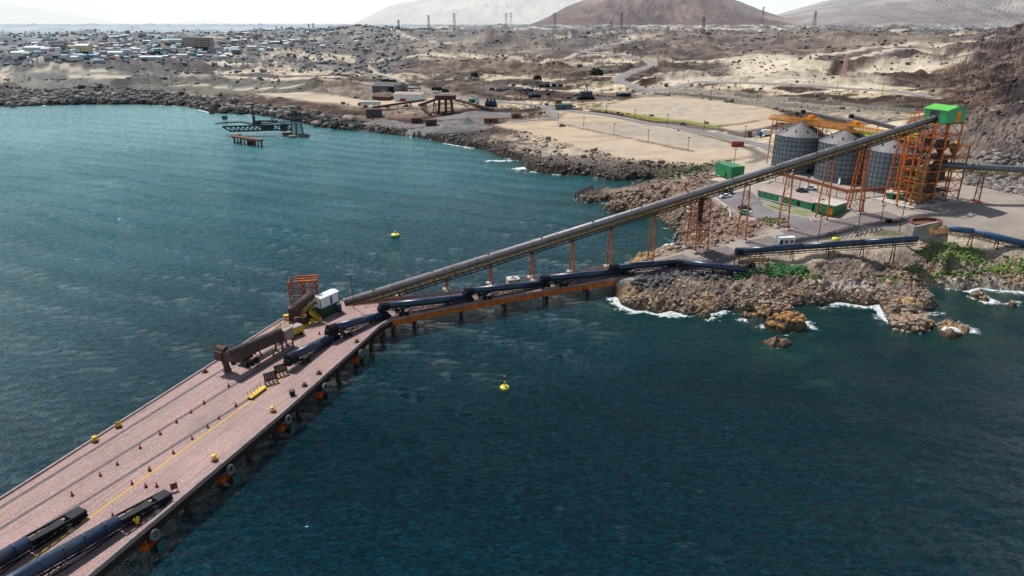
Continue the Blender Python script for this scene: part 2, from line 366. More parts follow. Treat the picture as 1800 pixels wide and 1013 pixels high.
def attr(o, name, val, typ='FLOAT'):
    a = o.data.attributes.new(name, typ, 'POINT')
    if typ == 'FLOAT': a.data.foreach_set('value', np.asarray(val, np.float32).ravel())
    else:
        v = np.asarray(val, np.float32).reshape(-1, 3); a.data.foreach_set('color', np.concatenate([v, np.ones((len(v), 1), np.float32)], 1).ravel())
def radii(r0, r1, px, h=70.):
    out = [r0]
    while out[-1] < r1:
        r = out[-1]; out.append(r+max(.35, px*(r*r+h*h)/(FPX*h)))
    return np.array(out)
DEG = math.radians
rs = radii(150, 3600, 1.15); rs = np.concatenate([rs, np.geomspace(rs[-1]*1.03, 28000, 26)])
X, Y = polar(DEG(-40), DEG(41), 1250, rs)
Z, M = height(X, Y)
r = M['r']
def lerp(a, b, t): return a*(1-t[...,None])+b*t[...,None]
A3 = lambda *c: np.array(c)
n1 = fbm(X/9, Y/8, 5, 101); n2 = fbm(X/55, Y/38, 5, 102); n3 = fbm(X/210, Y/90, 4, 103); n4 = fbm(X/2.2, Y/2.2, 3, 104)
# desert ground: dark stony shrubland with pale sand lying in streaks
C = np.zeros(X.shape+(3,))+A3(.115,.098,.092)
C = lerp(C, A3(.21,.18,.16), sstep(-.2, .35, n2))
sand = sstep(.10, .26, n3+.6*n2+.25*n1)
C = lerp(C, A3(.50,.42,.31), sand*(.85)*(1-M['oc']))
C = lerp(C, A3(.135,.095,.085), M['oc']*.85)
dots = sstep(.46, .30, worley(X/6.5, Y/9., 55)[0])*sstep(-.15, .25, fbm(X/60, Y/40, 3, 56))*sstep(420, 560, r)
C = lerp(C, A3(.075,.07,.06), dots*.62)
C = C*(1+.30*n1+.30*fbm(X/4.5, Y/11, 4, 141)*sstep(350,600,r)+.28*fbm(X/30, Y/12, 3, 142))[...,None]
# rock shores
tone = np.clip(.5+.55*fbm(X/14, Y/11, 4, 111)+.5*(M['c']-.5), 0, 1)
R_ = lerp(A3(.075,.062,.058)+0*C, A3(.27,.195,.15), tone)
R_ = lerp(R_, A3(.40,.25,.13), sstep(.25, .62, fbm(X/8, Y/6, 3, 113)+.45*np.exp(-np.maximum(M['d'],0)/9)*sstep(40,-40,Y-190)))
R_ = R_*(.55+.45*M['crack'])[...,None]
shore = np.maximum(M['coast'], 0)
far_shore = sstep(240, 330, r)
R_ = lerp(R_, A3(.095,.085,.08), .6*far_shore*shore)
R_ = R_*(1-.6*far_shore*sstep(50,10,M['d']))[...,None]
C = lerp(C, R_, M['rocky'])
hd = M['head']; C = lerp(C, lerp(A3(.21,.135,.115)+0*C, A3(.37,.26,.185), sstep(-.25, .3, fbm(X/16, Y/12, 4, 114)))*(.6+.4*M['crack'])[...,None], hd*sstep(3, 14, M['d'])*.9)
hl = M['hill']; C = lerp(C, lerp(A3(.105,.086,.084)+0*C, A3(.26,.205,.18), sstep(-.2, .35, fbm(X/22, Y/16, 5, 115)))*(.62+.38*M['crack'])[...,None], hl*.95)
so = M['south']*sstep(6, 14, M['d']); C = lerp(C, lerp(A3(.12,.10,.095)+0*C, A3(.36,.28,.21), sstep(-.25, .35, fbm(X/12, Y/9, 4, 116)))*(.62+.38*M['crack'])[...,None], so*.85)
gravel = sstep(.1, .35, fbm(X/17+8, Y/12, 3, 117))*so; C = lerp(C, A3(.42,.33,.25), gravel*.7)
# weed and wet band at the water line
wet = np.exp(-np.maximum(M['d'], 0)/1.1); C = lerp(C, A3(.05,.045,.03), wet*.8)
och = np.exp(-((M['d']-3.2)/2.0)**2)*sstep(-.1, .3, n1); C = lerp(C, A3(.42,.27,.11), och*.8*(1-far_shore))
# green plants seen from afar
def patch(px, py, rx, ry, colr, k=.8):
    global C
    g = G(px, py); q = np.sqrt(((X-g.x)/rx)**2+((Y-g.y)/ry)**2)+.55*n1+.3*n4
    C = lerp(C, A3(*colr), sstep(1., .6, q)*k)
for a in [(1385,470,7,4,(.035,.13,.03)),(1360,478,5,3,(.04,.12,.03)),(1300,488,4,2,(.06,.14,.03)),(1700,440,9,4,(.10,.19,.035)),(1660,430,7,3,(.09,.16,.04)),
          (1770,470,9,3,(.13,.22,.04)),(1740,476,8,3,(.12,.2,.04)),(1640,450,6,3,(.1,.17,.04)),(1680,478,8,2.5,(.12,.2,.05)),(1600,470,4,2,(.1,.15,.04)),(1560,490,5,2,(.10,.14,.05)),
          (1365,388,6,4,(.11,.15,.03)),(1190,305,10,7,(.13,.16,.05)),(1230,297,7,5,(.08,.1,.04)),(1340,385,3,3,(.08,.1,.04)),(1450,410,4,2,(.05,.13,.04)),(1560,408,8,2,(.12,.12,.05))]: patch(*a)
patch(1410,455,9,2.5,(.50,.40,.29),.9); patch(1700,490,17,2.6,(.44,.38,.31),.9); patch(1780,494,14,2.2,(.46,.39,.30),.9); patch(1500,500,14,2.5,(.42,.36,.33),.8)
patch(1158,312,12,7,(.46,.41,.33),.95); patch(1185,308,12,5,(.44,.40,.33),.85)
def paintpoly(poly, a, b, k, fe=12., sc=20., z=None):
    global C
    s = sstep(-fe, fe, psigned(X, Y, gl(poly) if z is None else [P(p_, q_, z) for p_, q_ in poly], 60)+fe*.9*fbm(X/sc, Y/sc, 4, 151)); C = lerp(C, lerp(A3(*a)+0*C, A3(*b), sstep(-.25, .3, fbm(X/(sc*.4), Y/(sc*.5), 4, 152))), s*k)
paintpoly([(-100,165),(200,166),(420,178),(560,197),(640,212),(640,224),(520,208),(430,196),(330,181),(-100,184)], (.06,.05,.048), (.17,.125,.105), .9, 9, 14, 6.)
paintpoly([(20,144),(300,141),(520,147),(560,158),(420,159),(200,159),(20,159)], (.13,.125,.11), (.185,.175,.155), .85, 8, 20, 12.)
paintpoly([(560,60),(640,52),(760,66),(1000,66),(1000,92),(760,96),(560,96)], (.135,.112,.10), (.23,.19,.16), .7, 40, 60)
paintpoly([(780,100),(1000,96),(1020,126),(900,132),(700,126)], (.11,.085,.078), (.25,.19,.15), .75, 20, 40)
paintpoly([(1150,60),(1400,56),(1700,64),(1660,100),(1500,98),(1380,104),(1250,96),(1150,84)], (.12,.098,.09), (.22,.175,.15), .8, 30, 50)
paintpoly([(1270,104),(1380,98),(1450,112),(1440,128),(1300,130)], (.50,.44,.34), (.60,.52,.41), .75, 12, 25)
paintpoly([(1160,134),(1450,132),(1560,142),(1540,160),(1250,146),(1160,150)], (.46,.41,.33), (.58,.51,.41), .6, 10, 18)
paintpoly([(1530,118),(1700,104),(1700,116),(1600,132),(1480,132)], (.5,.44,.35), (.56,.48,.39), .7, 10, 25)
paintpoly([(1150,150),(1290,160),(1480,182),(1600,190),(1600,208),(1400,196),(1200,172),(1120,168)], (.24,.215,.195), (.36,.32,.27), .7, 5, 14)
paintpoly([(560,150),(700,146),(860,170),(900,186),(700,200),(560,180)], (.20,.165,.145), (.32,.27,.225), .6, 8, 20)
# sand pads with grey smears
sm = sstep(.0, .35, fbm(X/45, Y/16, 5, 131)); sm2 = fbm(X/11, Y/5, 4, 133)
pc = lerp(M['padc'], M['padc']*.62+A3(.0,.005,.02), sm*.6)*(1+.16*sm2+.08*n1)[...,None]
C = lerp(C, pc, M['padm'])
paintpoly([(985,214),(1110,216),(1280,250),(1305,264),(1217,262),(1050,232)], (.25,.225,.205), (.34,.29,.235), .7, 7, 16)
paintpoly([(1090,186),(1240,181),(1330,200),(1290,212),(1180,207)], (.30,.265,.235), (.40,.34,.27), .7, 8, 20)
paintpoly([(1040,250),(1150,268),(1110,274),(1040,262)], (.33,.28,.24), (.42,.35,.27), .6, 5, 10)
for k, l in enumerate(LAWNS):
    s = sstep(-.6, .4, psigned(X, Y, l)+.6*n1); C = lerp(C, A3(.15,.19,.045) if k < 3 else A3(.22,.22,.07), s*.9)
    C = lerp(C, A3(.3,.25,.17), s*sstep(.1,.5,n1)*.5)
# rows of low dark brush that edge the pads
for pts, w in [([(983,217),(1050,232),(1130,248),(1217,266)], 2.2),([(1140,215),(1215,232),(1275,247),(1320,262),(1345,275),(1320,285)], 4.5),([(1262,222),(1300,218),(1330,213)], 4.5),([(1110,283),(1180,292),(1260,290)],4.)]:
    pts = gl(pts); s = sstep(w, w*.2, seg_dist(X, Y, pts)+2.2*n1+1.*n4); C = lerp(C, A3(.11,.095,.075), s*.85)
for pts, w in TRACKS:
    kk = psigned(X, Y, pts+pts[::-1], 80) if False else seg_dist(X, Y, pts); s = sstep(w*.75, w*.35, kk+2.*n1); C = lerp(C, A3(.56,.49,.39), s*.75)
for k, (pts, w, colr) in ROADS.items():
    s = sstep(w*.5+3.2, w*.5+.5, seg_dist(X, Y, pts)+1.5*n1); C = lerp(C, A3(.42,.36,.29) if k in ('upper','coast') else A3(.30,.26,.235), s*.8)
# tipped stone grey heaps round the old quay works
for a in [(700,218,38,18,(.24,.22,.22),.9),(790,215,40,16,(.22,.205,.21),.9),(850,200,40,12,(.26,.235,.23),.8),(720,200,35,10,(.22,.17,.16),.9),(640,205,25,9,(.25,.22,.2),.6)]: patch(*a)
# distance haze painted into the far ground colour, towards a pale blue grey
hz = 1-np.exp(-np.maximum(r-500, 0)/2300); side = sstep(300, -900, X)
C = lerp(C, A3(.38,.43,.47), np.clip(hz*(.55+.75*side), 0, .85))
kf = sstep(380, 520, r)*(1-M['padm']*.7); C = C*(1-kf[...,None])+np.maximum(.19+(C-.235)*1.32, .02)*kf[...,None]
C = C*(1-.22*M['hill'])[...,None]
C = np.clip(C, .01, .8)
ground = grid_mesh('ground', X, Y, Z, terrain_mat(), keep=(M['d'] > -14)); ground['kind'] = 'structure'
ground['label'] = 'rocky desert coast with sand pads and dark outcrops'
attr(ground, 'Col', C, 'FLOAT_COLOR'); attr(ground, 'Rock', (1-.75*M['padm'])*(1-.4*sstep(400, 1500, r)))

rs = radii(40, 1250, 1.6, 75.); XS, YS = polar(DEG(-52), DEG(52), 720, rs)
dc = coast_d(XS, YS)
ndc = -dc
bay = 1-sstep(0, 26, ndc+8*fbm(XS/18, YS/12, 3, 201))
gust = fbm(XS/26+2, YS/20, 3, 202)
foam = np.exp(-np.maximum(ndc, 0)/3.4)*sstep(-.2, .35, gust+.02+.5*fbm(XS/8, YS/7, 3, 208))*1.3
def fpatch(px, py, rx, ry, k=1.):
    global foam
    a = P(px, py); q = np.sqrt(((XS-a[0])/rx)**2+((YS-a[1])/ry)**2)+1.1*fbm(XS/6, YS/6, 4, 203); foam = np.maximum(foam, sstep(1.1, .35, q)*k)
for a in [(1180,432,5,5.5,1),(1160,447,5,3.5,.8),(1172,402,3,2.5,.7),(1152,385,4,2,.6),(1098,528,4.5,6,1),(1112,540,5,2.5,.9),(1168,552,5,2,.9),(1200,556,5,2,.8),(1240,549,4,1.5,.9),(1312,562,5,1.2,.7),
          (1078,366,5,3,.9),(1060,357,3,3,.6),(880,283,13,4,.9),(930,296,10,6,.95),(950,303,8,4,.8),(860,264,12,5,.5),(1650,552,5,2,.75),(1620,506,6,1.5,.5),(1660,600,3,1,.6),(1380,590,3,1,.8),(1740,536,5,1.5,.5),(240,184,40,6,.6),(1365,612,4,1,.6),(700,240,22,3,.45),(1310,538,4,1,.5)]: fpatch(*a)
shoal = np.exp(-np.maximum(ndc, 0)/9.)*.75
def spatch(px, py, rx, ry, k=1.):
    global shoal
    a = P(px, py); q = np.sqrt(((XS-a[0])/rx)**2+((YS-a[1])/ry)**2)+.5*fbm(XS/9, YS/7, 3, 204); shoal = np.maximum(shoal, sstep(1.2, .2, q)*k)
for a in [(1150,412,14,14,.8),(1120,445,9,8,.8),(1135,322,16,9,.7),(1400,628,6,3.5,.9),(1440,672,4,2,.85),(1410,680,3,1,.6),(1385,600,8,4,.6),(1700,530,15,6,.5),(1440,560,8,4,.5),(1500,545,12,4,.4)]: spatch(*a)
shoal = shoal*sstep(700, 350, YS)
sw = .07*np.sin(XS*.16+YS*.34+3*fbm(XS/60, YS/60, 2, 207))+.03*perlin(XS/7.5, YS/5, 205)+.05*perlin(XS/3.1, YS/2.1, 206)*sstep(400,150,YS)
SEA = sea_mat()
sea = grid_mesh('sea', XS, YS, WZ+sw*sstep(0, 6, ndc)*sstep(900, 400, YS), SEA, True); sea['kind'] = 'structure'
attr(sea, 'Foam', foam); attr(sea, 'Shoal', shoal)
sea['label'] = 'dark teal sea with small wind ripples'

# ------------------------------------------------------------------ distant mountains
def mountain(name, prof, dist, zb, rows, cols, label, gully=1., front=.9):
    xs = np.linspace(prof[0][0], prof[-1][0], cols); pe = np.interp(xs, [p[0] for p in prof], [p[1] for p in prof])
    pe = pe+fbm(xs/40, xs*0, 4, 300+len(name))*3.0
    t = np.concatenate([np.linspace(0, 1, rows), np.linspace(1.1, 2, 8)])
    T, XX = np.meshgrid(t, xs, indexing='ij')
    dx, dy, _ = ray(1, 1)
    D = dist*(front+(1-front)*T)
    tx = (XX-900)/FPX/(CP)  # bearing of each column
    wx = D*tx*.96; wy = D
    crest = np.array([zat(dist*((p-900)/FPX)/CP*.96, dist, q) for p, q in zip(xs, pe)])
    prof_t = np.where(T <= 1, T**1.35, np.clip(2-T, 0, 1))
    rel = crest[None,:]-zb
    g = ridged(wx/(dist*.03)+.4*T, T*2.2, 5, len(label))*gully*rel*.16*np.sin(np.clip(T, 0, 1)*math.pi)
    wz = zb+rel*prof_t+g
    o = grid_mesh(name, wx, wy, wz, None or dummy, False); o['kind'] = 'structure'; o['label'] = label
    return o, wx, wy, T, rel
def mount_mat(name, a, b, c, sc):
    m, nt, bs = newmat(name)
    f = maprange(nt, noise(nt, sc, 6, .65), .4, .6); z = nt.nodes.new('ShaderNodeSeparateXYZ'); nt.links.new(worldpos(nt), z.inputs[0])
    c1 = mixc(nt, f, a, b)
    c1 = mixc(nt, maprange(nt, noise(nt, sc*.35, 4, .6, stretch=(1,1,.2)), .5, .66), c1, c)
    c1 = mixc(nt, maprange(nt, noise(nt, sc*9, 4, .6), .4, .7, 0, .4), c1, tuple(v*.6 for v in a))
    nt.links.new(c1, bs.inputs['Base Color']); bs.inputs['Roughness'].default_value = 1; bs.inputs['Specular IOR Level'].default_value = .05
    return m
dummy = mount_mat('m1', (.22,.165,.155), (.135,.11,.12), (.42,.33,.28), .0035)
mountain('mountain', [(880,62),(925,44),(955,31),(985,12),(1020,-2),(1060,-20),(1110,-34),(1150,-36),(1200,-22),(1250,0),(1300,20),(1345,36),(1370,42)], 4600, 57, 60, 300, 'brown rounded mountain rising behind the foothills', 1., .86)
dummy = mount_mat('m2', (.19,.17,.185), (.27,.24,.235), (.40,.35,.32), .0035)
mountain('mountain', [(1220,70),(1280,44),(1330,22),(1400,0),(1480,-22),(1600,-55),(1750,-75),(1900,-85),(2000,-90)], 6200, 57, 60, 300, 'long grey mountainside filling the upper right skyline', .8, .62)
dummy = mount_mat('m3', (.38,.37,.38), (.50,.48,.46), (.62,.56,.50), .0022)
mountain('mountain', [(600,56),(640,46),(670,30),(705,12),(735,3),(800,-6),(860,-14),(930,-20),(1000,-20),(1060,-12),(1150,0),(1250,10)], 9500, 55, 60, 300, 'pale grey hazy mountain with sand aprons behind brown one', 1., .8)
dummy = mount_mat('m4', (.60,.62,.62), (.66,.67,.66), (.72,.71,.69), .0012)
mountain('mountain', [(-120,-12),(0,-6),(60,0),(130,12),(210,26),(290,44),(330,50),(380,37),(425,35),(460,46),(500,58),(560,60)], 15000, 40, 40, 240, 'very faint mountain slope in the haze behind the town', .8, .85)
bpy.data.meshes  # (meshes above keep their own materials)

def haze():
    m = bpy.data.materials.new('airborne_haze'); m.use_nodes = True; nt = m.node_tree
    nt.nodes.remove(nt.nodes['Principled BSDF']); out = nt.nodes['Material Output']
    s = 1/7200.
    ab = N(nt, 'ShaderNodeVolumeAbsorption', Density=s); ab.inputs['Color'].default_value = (0,0,0,1)
    em = N(nt, 'ShaderNodeEmission', Strength=s*1.0); em.inputs['Color'].default_value = (.93,.96,.965,1)
    ad = nt.nodes.new('ShaderNodeAddShader'); nt.links.new(ab.outputs[0], ad.inputs[0]); nt.links.new(em.outputs[0], ad.inputs[1]); nt.links.new(ad.outputs[0], out.inputs['Volume'])
    v = [(x, y, z) for x in (-26000, 26000) for y in (3700, 26500) for z in (-60, 2600)]
    me = bpy.data.meshes.new('haze'); me.from_pydata(v, [], [(0,1,3,2),(4,6,7,5),(0,4,5,1),(2,3,7,6),(0,2,6,4),(1,5,7,3)]); me.materials.append(m)
    o = bpy.data.objects.new('haze', me); COL.objects.link(o); o['kind'] = 'structure'; o['label'] = 'pale dusty haze far beyond the town'
haze()

# ------------------------------------------------------------------ light and camera
SUN_AZ, SUN_EL = DEG(-43), DEG(60)
w = bpy.data.worlds.new('World'); scn.world = w; w.use_nodes = True; nt = w.node_tree; bg = nt.nodes['Background']
sky = nt.nodes.new('ShaderNodeTexSky'); sky.sky_type = 'NISHITA'; sky.sun_disc = False
sky.sun_elevation = SUN_EL; sky.sun_rotation = SUN_AZ; sky.dust_density = 1.2; sky.air_density = 1.0; sky.altitude = 0
hs = N(nt, 'ShaderNodeHueSaturation', Saturation=.95); nt.links.new(sky.outputs[0], hs.inputs['Color']); nt.links.new(hs.outputs[0], bg.inputs[0]); bg.inputs[1].default_value = .09
# glow added to the low sky, strongest sunward, to brighten the sea's reflections
tc = nt.nodes.new('ShaderNodeTexCoord'); sp_ = nt.nodes.new('ShaderNodeSeparateXYZ'); nt.links.new(tc.outputs['Generated'], sp_.inputs[0])
low = mathn(nt, 'POWER', maprange(nt, sp_.outputs[2], 0., .8, 1., 0.), 2.4)
dn = nt.nodes.new('ShaderNodeVectorMath'); dn.operation = 'DOT_PRODUCT'; nt.links.new(tc.outputs['Generated'], dn.inputs[0]); dn.inputs[1].default_value = (-.77, .64, 0)
azw = maprange(nt, dn.outputs['Value'], .1, 1., .2, 1.)
bg2 = nt.nodes.new('ShaderNodeBackground'); bg2.inputs[0].default_value = (.84,.97,1,1); nt.links.new(mathn(nt, 'MULTIPLY', mathn(nt, 'MULTIPLY', low, azw), 3.4), bg2.inputs[1])
ads = nt.nodes.new('ShaderNodeAddShader'); nt.links.new(bg.outputs[0], ads.inputs[0]); nt.links.new(bg2.outputs[0], ads.inputs[1]); nt.links.new(ads.outputs[0], nt.nodes['World Output'].inputs[0])
S = bpy.data.lights.new('sun', 'SUN'); S.energy = 5.0; S.angle = DEG(.5); S.color = (1, .96, .90)
so_ = bpy.data.objects.new('sun', S); COL.objects.link(so_)
sd = Vector((math.sin(SUN_AZ)*math.cos(SUN_EL), math.cos(SUN_AZ)*math.cos(SUN_EL), math.sin(SUN_EL)))
so_.rotation_euler = sd.to_track_quat('Z', 'Y').to_euler(); so_.location = sd*300
cam = bpy.data.cameras.new('camera'); cam.sensor_width = 36; cam.lens = 24; cam.clip_end = 60000; cam.clip_start = 1
co = bpy.data.objects.new('camera', cam); COL.objects.link(co); co.location = (0, 0, CAM_H); co.rotation_euler = (math.pi/2-PITCH, 0, 0); scn.camera = co
scn.view_settings.view_transform = 'Standard'; scn.view_settings.look = 'None'; scn.view_settings.exposure = 0
scn.cycles.max_bounces = 6; scn.cycles.transparent_max_bounces = 12; scn.cycles.use_denoising = True; scn.cycles.sample_clamp_indirect = 4
# ------------------------------------------------------------------ building things
class MB:
    """collects shapes for ONE mesh object"""
    def __init__(s): s.v = []; s.f = []; s.mi = []; s.cur = 0; s.sm = []; s.smooth = False
    def _add(s, vs, fs):
        o = len(s.v); s.v += [tuple(v) for v in vs]
        for f in fs: s.f.append([i+o for i in f]); s.mi.append(s.cur); s.sm.append(s.smooth)
        return s
    def box(s, c, d, rz=0., taper=1.):
        cx, cy, cz = c; a, b, h = d[0]/2, d[1]/2, d[2]/2; co_, si = math.cos(rz), math.sin(rz); vs = []
        for z, k in ((-h, 1), (h, taper)):
            for x, y in ((-a,-b),(a,-b),(a,b),(-a,b)): x *= k; y *= k; vs.append((cx+x*co_-y*si, cy+x*si+y*co_, cz+z))
        return s._add(vs, [(3,2,1,0),(4,5,6,7),(0,1,5,4),(1,2,6,5),(2,3,7,6),(3,0,4,7)])
    def beam(s, p, q, w=.2, h=None, up=(0,0,1)):
        p, q = Vector(p), Vector(q); h = h or w; d = (q-p)
        if d.length < 1e-5: return s
        d.normalize(); u = Vector(up)
        if abs(d.dot(u)) > .98: u = Vector((1,0,0))
        x = d.cross(u).normalized(); y = x.cross(d).normalized(); vs = []
        for c in (p, q):
            for a, b in ((-1,-1),(1,-1),(1,1),(-1,1)): vs.append(c+x*(a*w/2)+y*(b*h/2))
        return s._add(vs, [(3,2,1,0),(4,5,6,7),(0,1,5,4),(1,2,6,5),(2,3,7,6),(3,0,4,7)])
    def tube(s, p, q, r, r2=None, n=12, caps=True):
        p, q = Vector(p), Vector(q); r2 = r if r2 is None else r2; d = (q-p)
        if d.length < 1e-6: return s
        d.normalize(); u = Vector((0,0,1)) if abs(d.z) < .98 else Vector((1,0,0)); x = d.cross(u).normalized(); y = d.cross(x); vs = []
        for c, rr in ((p, r), (q, r2)):
            for i in range(n): a = 2*math.pi*i/n; vs.append(c+x*(math.cos(a)*rr)+y*(math.sin(a)*rr))
        fs = [(i, (i+1) % n, n+(i+1) % n, n+i) for i in range(n)]
        if caps: fs += [tuple(range(n))[::-1], tuple(range(n, 2*n))]
        return s._add(vs, fs)
    def lathe(s, c, prof, n=20):
        c = Vector(c); o = []; m = len(prof)
        vs = [(c.x+r*math.cos(2*math.pi*i/n), c.y+r*math.sin(2*math.pi*i/n), c.z+z) for r, z in prof for i in range(n)]
        fs = [(j*n+i, j*n+(i+1) % n, (j+1)*n+(i+1) % n, (j+1)*n+i) for j in range(m-1) for i in range(n)]
        fs += [tuple(range(n))[::-1], tuple(range((m-1)*n, m*n))]
        return s._add(vs, fs)
    def prism(s, pts, z0, z1):
        n = len(pts); a = sum(pts[i][0]*pts[(i+1) % n][1]-pts[(i+1) % n][0]*pts[i][1] for i in range(n))
        if a < 0: pts = pts[::-1]
        vs = [(x, y, z0) for x, y in pts]+[(x, y, z1) for x, y in pts]
        return s._add(vs, [tuple(range(n))[::-1], tuple(range(n, 2*n))]+[(i, (i+1) % n, n+(i+1) % n, n+i) for i in range(n)])
    def gable(s, c, d, rz=0., rise=1., over=.3, th=.12):
        """a pitched roof sheet pair, eaves at height c.z"""
        cx, cy, cz = c; a, b = d[0]/2+over, d[1]/2+over; co_, si = math.cos(rz), math.sin(rz); L = []
        for x, y, z in ((-a,-b,0),(a,-b,0),(a,0,rise),(-a,0,rise),(a,b,0),(-a,b,0)): L.append((cx+x*co_-y*si, cy+x*si+y*co_, cz+z))
        L += [(x, y, z-th) for x, y, z in L]
        return s._add(L, [(0,1,2,3),(3,2,4,5),(7,6,9,8),(8,9,11,10),(0,6,7,1),(4,10,11,5),(1,7,8,2),(2,8,10,4),(0,3,9,6),(3,5,11,9)])
    def gwall(s, c, d, rz=0., rise=1.):
        """walls with gable ends; c at floor centre"""
        cx, cy, cz = c; a, b = d[0]/2, d[1]/2; h = d[2]; co_, si = math.cos(rz), math.sin(rz); L = []
        for x, y, z in ((-a,-b,0),(a,-b,0),(a,b,0),(-a,b,0),(-a,-b,h),(a,-b,h),(a,b,h),(-a,b,h),(-a,0,h+rise-.06),(a,0,h+rise-.06)): L.append((cx+x*co_-y*si, cy+x*si+y*co_, cz+z))
        return s._add(L, [(3,2,1,0),(0,1,5,4),(2,3,7,6),(1,2,6,9,5),(3,0,4,8,7),(4,5,9,8),(6,7,8,9)])
    def torus(s, c, ax, R, r, n=18, m=8):
        c = Vector(c); ax = Vector(ax).normalized(); u = ax.orthogonal().normalized(); v = ax.cross(u); vs = []
        for i in range(n):
            a = 2*math.pi*i/n; d = u*math.cos(a)+v*math.sin(a)
            for j in range(m): b = 2*math.pi*j/m; vs.append(c+d*(R+r*math.cos(b))+ax*(r*math.sin(b)))
        return s._add(vs, [(i*m+j, ((i+1) % n)*m+j, ((i+1) % n)*m+(j+1) % m, i*m+(j+1) % m) for i in range(n) for j in range(m)])
    def path(s, pts, r, n=8):
        for a, b in zip(pts, pts[1:]): s.tube(a, b, r, n=n)
        return s
    def build(s, name, mats, parent=None, origin=None):
        if not isinstance(mats, (list, tuple)): mats = [mats]
        o3 = Vector(origin) if origin is not None else (parent.get('_o') and Vector(parent['_o']) or Vector((0,0,0)) if parent is not None else Vector((0,0,0)))
        me = bpy.data.meshes.new(name); me.from_pydata([(v[0]-o3.x, v[1]-o3.y, v[2]-o3.z) for v in s.v], [], s.f)
        for m in mats: me.materials.append(m)
        if len(mats) > 1: me.polygons.foreach_set('material_index', s.mi)
        me.polygons.foreach_set('use_smooth', s.sm); me.update()
        o = bpy.data.objects.new(name, me); COL.objects.link(o)
        if parent is not None: o.parent = parent; o['_o'] = tuple(o3)
        else: o.location = o3
        return o
def tag(o, label, cat, group=None, kind=None):
    if label: o['label'] = label
    if cat: o['category'] = cat
    if group: o['group'] = group
    if kind: o['kind'] = kind
    return o
def thing(name, label, cat, loc=(0,0,0), group=None, rz=0.):
    o = bpy.data.objects.new(name, None); COL.objects.link(o); o.location = loc; o.rotation_euler = (0,0,rz); o.empty_display_size = .5
    o['_o'] = tuple(loc)   # parts are written in world metres and stored relative to this point
    return tag(o, label, cat, group)
def local(name, label, cat, group=None):
    o = thing(name, label, cat, (0,0,0), group); return o
def copy_thing(o, loc, rz=0., label=None, scale=None):
    r = o.copy(); COL.objects.link(r); r.location = loc; r.rotation_euler = (0,0,rz)
    if scale: r.scale = scale
    if label: r['label'] = label
    def rec(src, dst):
        for ch in [c for c in bpy.data.objects if c.parent == src]:
            d = ch.copy(); COL.objects.link(d); d.parent = dst; rec(ch, d)
    rec(o, r); return r
def struct(mb, name, mat, label=None):
    o = mb.build(name, mat); o['kind'] = 'structure'
    if label: o['label'] = label
    return o
V = Vector
ORANGE = paint('rusty_orange_steel', (.72,.17,.025), (.30,.075,.025), .65, scale=.9, amt=(.42,.62))
ORANGE2 = paint('bright_orange_paint', (.80,.27,.02), (.50,.15,.02), .6, scale=.7)
RUST = paint('old_rusty_steel', (.20,.085,.055), (.09,.045,.035), .8, scale=1.2)
DARKRUST = paint('dark_corroded_steel', (.075,.055,.05), (.13,.06,.04), .75, scale=1.5)
GALV = paint('weathered_grey_sheet', (.30,.28,.285), (.20,.17,.165), .5, .25, scale=.35)
SILO = paint('silo_sheet', (.17,.195,.22), (.115,.135,.155), .5, .35, scale=.25)
SILOROOF = paint('silo_roof_sheet', (.15,.14,.15), (.095,.09,.10), .55, .3, scale=.3)
BLUE = paint('navy_blue_paint', (.007,.028,.072), (.012,.02,.034), .34, scale=.6)
BLUED = paint('dark_blue_frame', (.005,.008,.016), (.013,.014,.017), .62, scale=1.)
BLACK = paint('black_rubber', (.015,.015,.017), (.03,.028,.027), .8, scale=2)
GREEN = paint('green_cladding', (.015,.23,.075), (.012,.16,.055), .5, scale=.3)
GREENB = paint('bright_green_roof', (.10,.50,.05), (.07,.36,.05), .5, scale=.3)
YELLOW = paint('yellow_paint', (.72,.46,.02), (.40,.24,.03), .5, scale=1.1)
YELLOWB = paint('bright_yellow_paint', (.78,.74,.06), (.6,.5,.08), .45, scale=1.5)
YRAIL = paint('mustard_walkway', (.30,.20,.045), (.10,.065,.025), .7, scale=1.2)
WHITE = paint('white_paint', (.72,.74,.74), (.52,.50,.46), .5, scale=.8, amt=(.5,.75))
CONC = paint('grey_concrete', (.36,.335,.30), (.24,.215,.19), .9, scale=.6, bump=.3)
CONCL = paint('pale_concrete', (.52,.49,.44), (.38,.34,.30), .9, scale=.6)
PINKROOF = paint('faded_pinkish_roof', (.40,.315,.30), (.30,.23,.22), .75, scale=.4)
GLASS = paint('dark_window', (.02,.025,.03), None, .15, fine=False)
RED = paint('red_paint', (.42,.045,.03), (.28,.03,.03), .6, scale=1)
TEAL = paint('old_teal_steel', (.06,.12,.13), (.08,.06,.05), .7, scale=1.4)
MIDB = paint('mid_blue_paint', (.03,.10,.22), (.03,.05,.08), .5, scale=1)
BROWN = paint('brown_render', (.22,.13,.10), (.17,.10,.08), .85, scale=.3)
TYRE = paint('grey_tyre', (.16,.165,.175), (.07,.07,.075), .85, scale=2)

def rail(mb, pts, h=1.1, step=2., t=.05, rails=2):
    """handrail through world points"""
    for a, b in zip(pts, pts[1:]):
        a, b = V(a), V(b); n = max(1, int((b-a).length/step))
        for i in range(n+1):
            p = a.lerp(b, i/n); mb.beam(p, p+V((0,0,h)), t)
        for k in range(rails): z = h*(k+1)/rails; mb.beam(a+V((0,0,z)), b+V((0,0,z)), t)

